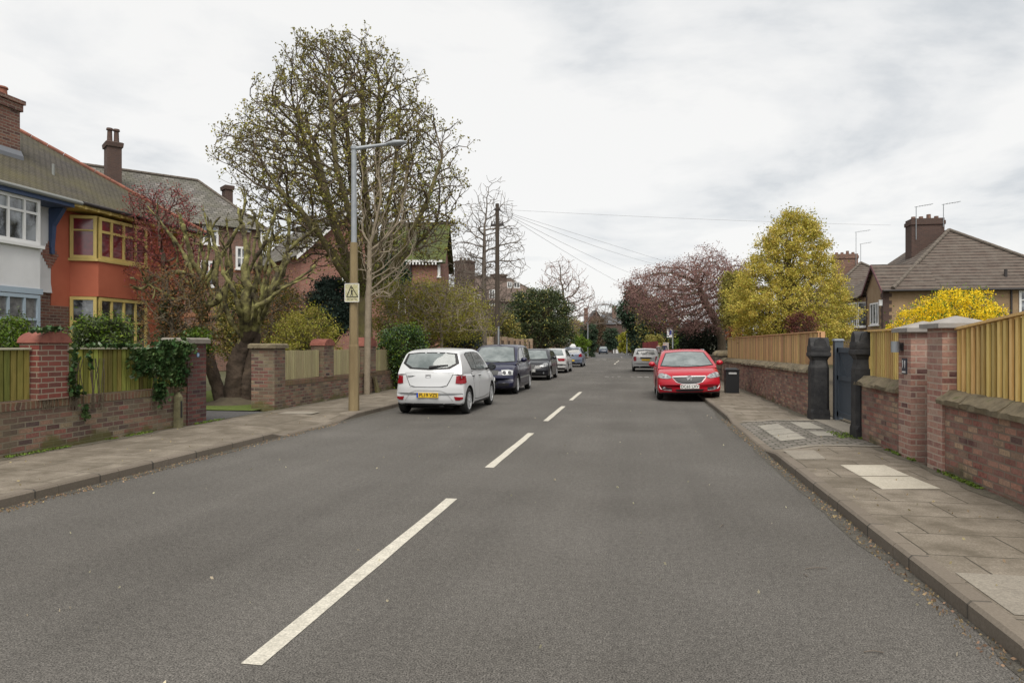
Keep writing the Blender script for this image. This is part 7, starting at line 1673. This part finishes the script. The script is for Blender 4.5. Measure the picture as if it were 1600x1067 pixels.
# telegraph pole
tp = base_at(777, 38)
o = thing('telegraph_pole', 'tall dark wooden telegraph pole behind the parked cars', 'pole', tp)
mb = MB(); mb.cyl(tp.x, tp.y, 0, 9.25, .15, .10, 12); mb.build('shaft', mat('creosote_wood', (.045, .035, .027), .95, (.08, .062, .048), scale=4, stretch=(5, 5, .5), bump=.4), o, smooth=True)
mb = MB(); mb.box(tp.x-.35, tp.x+.35, tp.y-.06, tp.y+.0, 8.05, 8.17); mb.build('crossarm', dark_p, o)
mb = MB()
for k in range(5): mb.cyl(tp.x-.3+k*.15, tp.y-.03, 8.17, 8.30, .025, .035, 6)
for k in range(8):
    a = 2*PI*k/8; mb.cyl(tp.x+.15*math.cos(a), tp.y+.15*math.sin(a), 8.9, 8.98, .025, sides=6)
mb.build('insulators', mat('dark_insulator', (.05, .04, .04), .4), o)
wire_m = mat('cable', (.24, .24, .25), .7)
def wire(a, b, sag, r, label):
    a, b = Vector(a), Vector(b); pts = [a.lerp(b, t/24)-Vector((0, 0, sag*4*(t/24)*(1-t/24))) for t in range(25)]
    mb = MB(); mb.tube(pts, r, 4, cap=False); o = mb.build('overhead_cable', wire_m); tagp(o, label, 'cable')
top = Vector((tp.x, tp.y, 8.95))
wire(top, P(1392, 352, 47.5), .1, .007, 'long nearly level cable running across the street to the right houses')
wire(top, P(1010, 462, 92), .3, .010, 'lowest of the four cables sloping down towards the conifer')
wire(top, P(1024, 440, 86), .35, .010, 'second lowest cable sloping down towards the plum tree')
wire(top, P(1046, 418, 78), .3, .010, 'third cable up sloping down towards the plum tree')
wire(top, P(1092, 425, 76), -.0, .009, 'uppermost sloping cable reaching farthest right over the plum tree')
wire(P(723, 330, 42), top, .15, .010, 'upper cable reaching the pole from the big tree')
wire(P(715, 341, 42), top-Vector((0, 0, .3)), .15, .010, 'lower cable reaching the pole from the big tree')
# slim posts
def post(u, d, v1, r, label, X=None):
    q = base_at(u, d); o = thing('slim_post', label, 'post', q)
    z = H-(v1-540)*d/F; mb = MB(); mb.cyl(q.x, q.y, 0, z, r, sides=8); mb.cyl(q.x, q.y, z, z+.03, r*1.2, sides=8); mb.build('shaft', galv, o); return o, q, z
post(779, 36.5, 511, .045, 'slim grey post beside the telegraph pole')
post(918.5, 98, 505, .07, 'grey lamp post standing beside the clipped yew')
post(940.5, 165, 520, .09, 'thin white post at the far bend')
post(979.5, 112, 522, .07, 'thin brown post at the right of the far bend')
o, q, z = post(1051, 63, 512, .05, 'grey pole holding the parking sign beyond the red estate')
o = thing('parking_sign', 'blue and white sign on the pole above the walkers', 'sign', (q.x, q.y-.07, z-.8))
a0, a1 = P(1042, 540, 63), P(1049.5, 540, 63)
mb = MB(); mb.ob((a0.x, a0.y-.06, zz0 := H-(527-540)*63/F), a1-a0, Vector((0, .02, 0)), Vector((0, 0, .85))); mb.build('plate', white_p, o)
mb = MB(); r_ = (a1-a0); mb.ob(Vector((a0.x, a0.y-.072, zz0+.22))+r_*.45, r_*.5, Vector((0, .01, 0)), Vector((0, 0, .4))); mb.build('blue_panel', mat('sign_blue', (.02, .04, .22), .5), o)
mb = MB(); mb.ob(Vector((a0.x, a0.y-.072, zz0+.06))+r_*.1, r_*.3, Vector((0, .01, 0)), Vector((0, 0, .12))); mb.ob(Vector((a0.x, a0.y-.072, zz0+.66))+r_*.1, r_*.6, Vector((0, .01, 0)), Vector((0, 0, .1))); mb.build('symbol', dark_p, o)
mb = MB(); q2 = P(888, 540, 88); mb.box(q2.x-.2, q2.x+.2, q2.y-.2, q2.y+.2, 0, 2.2); mb.box(q2.x-.3, q2.x+.3, q2.y-.3, q2.y+.3, 2.2, 2.4, taper=.08); mb.box(q2.x-.26, q2.x+.26, q2.y-.26, q2.y+.26, 1.5, 1.6)
o = mb.build('gate_pillar', white_p); tagp(o, 'white painted gate pillar behind the learner car', 'pillar')
# people
skin = mat('skin', (.42, .25, .18), .6)
def person(x, y, facing, coat, trousers, hair, label, height=1.74, phase=.25):
    o = thing('person', label, 'person', (x, y, PZ)); s = height/1.74
    def pt(px, py, pz): v = Vector((px*s, py*s, pz*s)); v.rotate(Matrix.Rotation(facing, 3, 'Z')); return v
    J = {}; V = []; R_ = []; E = []
    def jv(n, p, r): J[n] = len(V); V.append(pt(*p)); R_.append(r*s); return J[n]
    jv('pelvis', (0, 0, .95), .135); jv('waist', (0, 0, 1.12), .125); jv('chest', (0, .01, 1.32), .155); jv('neck0', (0, 0, 1.45), .10); jv('neck', (0, .01, 1.52), .055); jv('chin', (0, .03, 1.57), .065); jv('head', (0, .02, 1.65), .092); jv('crown', (0, 0, 1.71), .06)
    for a, b in (('pelvis', 'waist'), ('waist', 'chest'), ('chest', 'neck0'), ('neck0', 'neck'), ('neck', 'chin'), ('chin', 'head'), ('head', 'crown')): E.append((J[a], J[b]))
    for sd, ph in ((-1, phase), (1, -phase)):
        k = str(sd)
        jv('hip'+k, (.10*sd, 0, .90), .10); jv('knee'+k, (.10*sd, ph*.45+.03, .50), .066); jv('ank'+k, (.10*sd, ph*.9-.02, .10), .042); jv('toe'+k, (.11*sd, ph*.9+.15, .035), .035)
        jv('sh'+k, (.19*sd, 0, 1.42), .062); jv('elb'+k, (.24*sd, -ph*.25-.02, 1.14), .048); jv('wr'+k, (.25*sd, -ph*.4+.05, .90), .032); jv('hand'+k, (.25*sd, -ph*.4+.07, .82), .034)
        for a, b in (('pelvis', 'hip'+k), ('hip'+k, 'knee'+k), ('knee'+k, 'ank'+k), ('ank'+k, 'toe'+k), ('neck0', 'sh'+k), ('sh'+k, 'elb'+k), ('elb'+k, 'wr'+k), ('wr'+k, 'hand'+k)): E.append((J[a], J[b]))
        w_ = J['hand'+k]
        for f in range(4):
            a = jv('f%d%s' % (f, k), (.25*sd+(f-1.5)*.004, -ph*.4+.045+f*.018, .775), .009); b_ = jv('g%d%s' % (f, k), (.248*sd, -ph*.4+.055+f*.018, .745-.006*abs(f-1.5)), .007); E += [(w_, a), (a, b_)]
        a = jv('th'+k, (.24*sd, -ph*.4+.115, .80), .010); E.append((w_, a))
    me = bpy.data.meshes.new('body'); me.from_pydata([tuple(v) for v in V], E, []); ob = bpy.data.objects.new('body', me); C.objects.link(ob)
    sk = ob.modifiers.new('s', 'SKIN'); sk.use_smooth_shade = True
    for i, v in enumerate(me.skin_vertices[0].data): v.radius = (R_[i], R_[i]*(.72 if i in (0, 1, 2) else 1)); v.use_root = (i == 0)
    ss = ob.modifiers.new('ss', 'SUBSURF'); ss.levels = 1; ss.render_levels = 1
    me2 = bpy.data.meshes.new_from_object(ob.evaluated_get(bpy.context.evaluated_depsgraph_get())); bpy.data.objects.remove(ob)
    me2.name = 'body'
    for m in (coat, trousers, skin, hair, dark_m): me2.materials.append(m)
    inv = Matrix.Rotation(-facing, 3, 'Z')
    for p_ in me2.polygons:
        c = inv @ p_.center/s
        p_.material_index = 3 if c.z > 1.67 or (c.z > 1.57 and c.y < -.02) else 2 if c.z > 1.47 or c.z < .87 and abs(c.x) > .2 and c.z > .7 else 4 if c.z < .11 else 1 if c.z < .86 else 0
        p_.use_smooth = True
    link('body', me2, o)
    return o
navy = mat('navy_coat', (.018, .022, .05), .9, (.03, .035, .07), scale=8); grey = mat('grey_coat', (.13, .12, .12), .9, (.17, .16, .16), scale=8)
person(2.62, 69.5, 0, navy, mat('dark_trousers', (.02, .02, .025), .9), mat('grey_hair', (.25, .22, .2), .8), 'person in a dark navy coat walking on the right pavement', 1.80)
person(2.1, 70.8, 0, grey, mat('dark_trousers', (.02, .02, .025), .9), mat('brown_hair', (.12, .09, .07), .8), 'person in a grey jacket walking beside the navy coated one', 1.68, -.22)
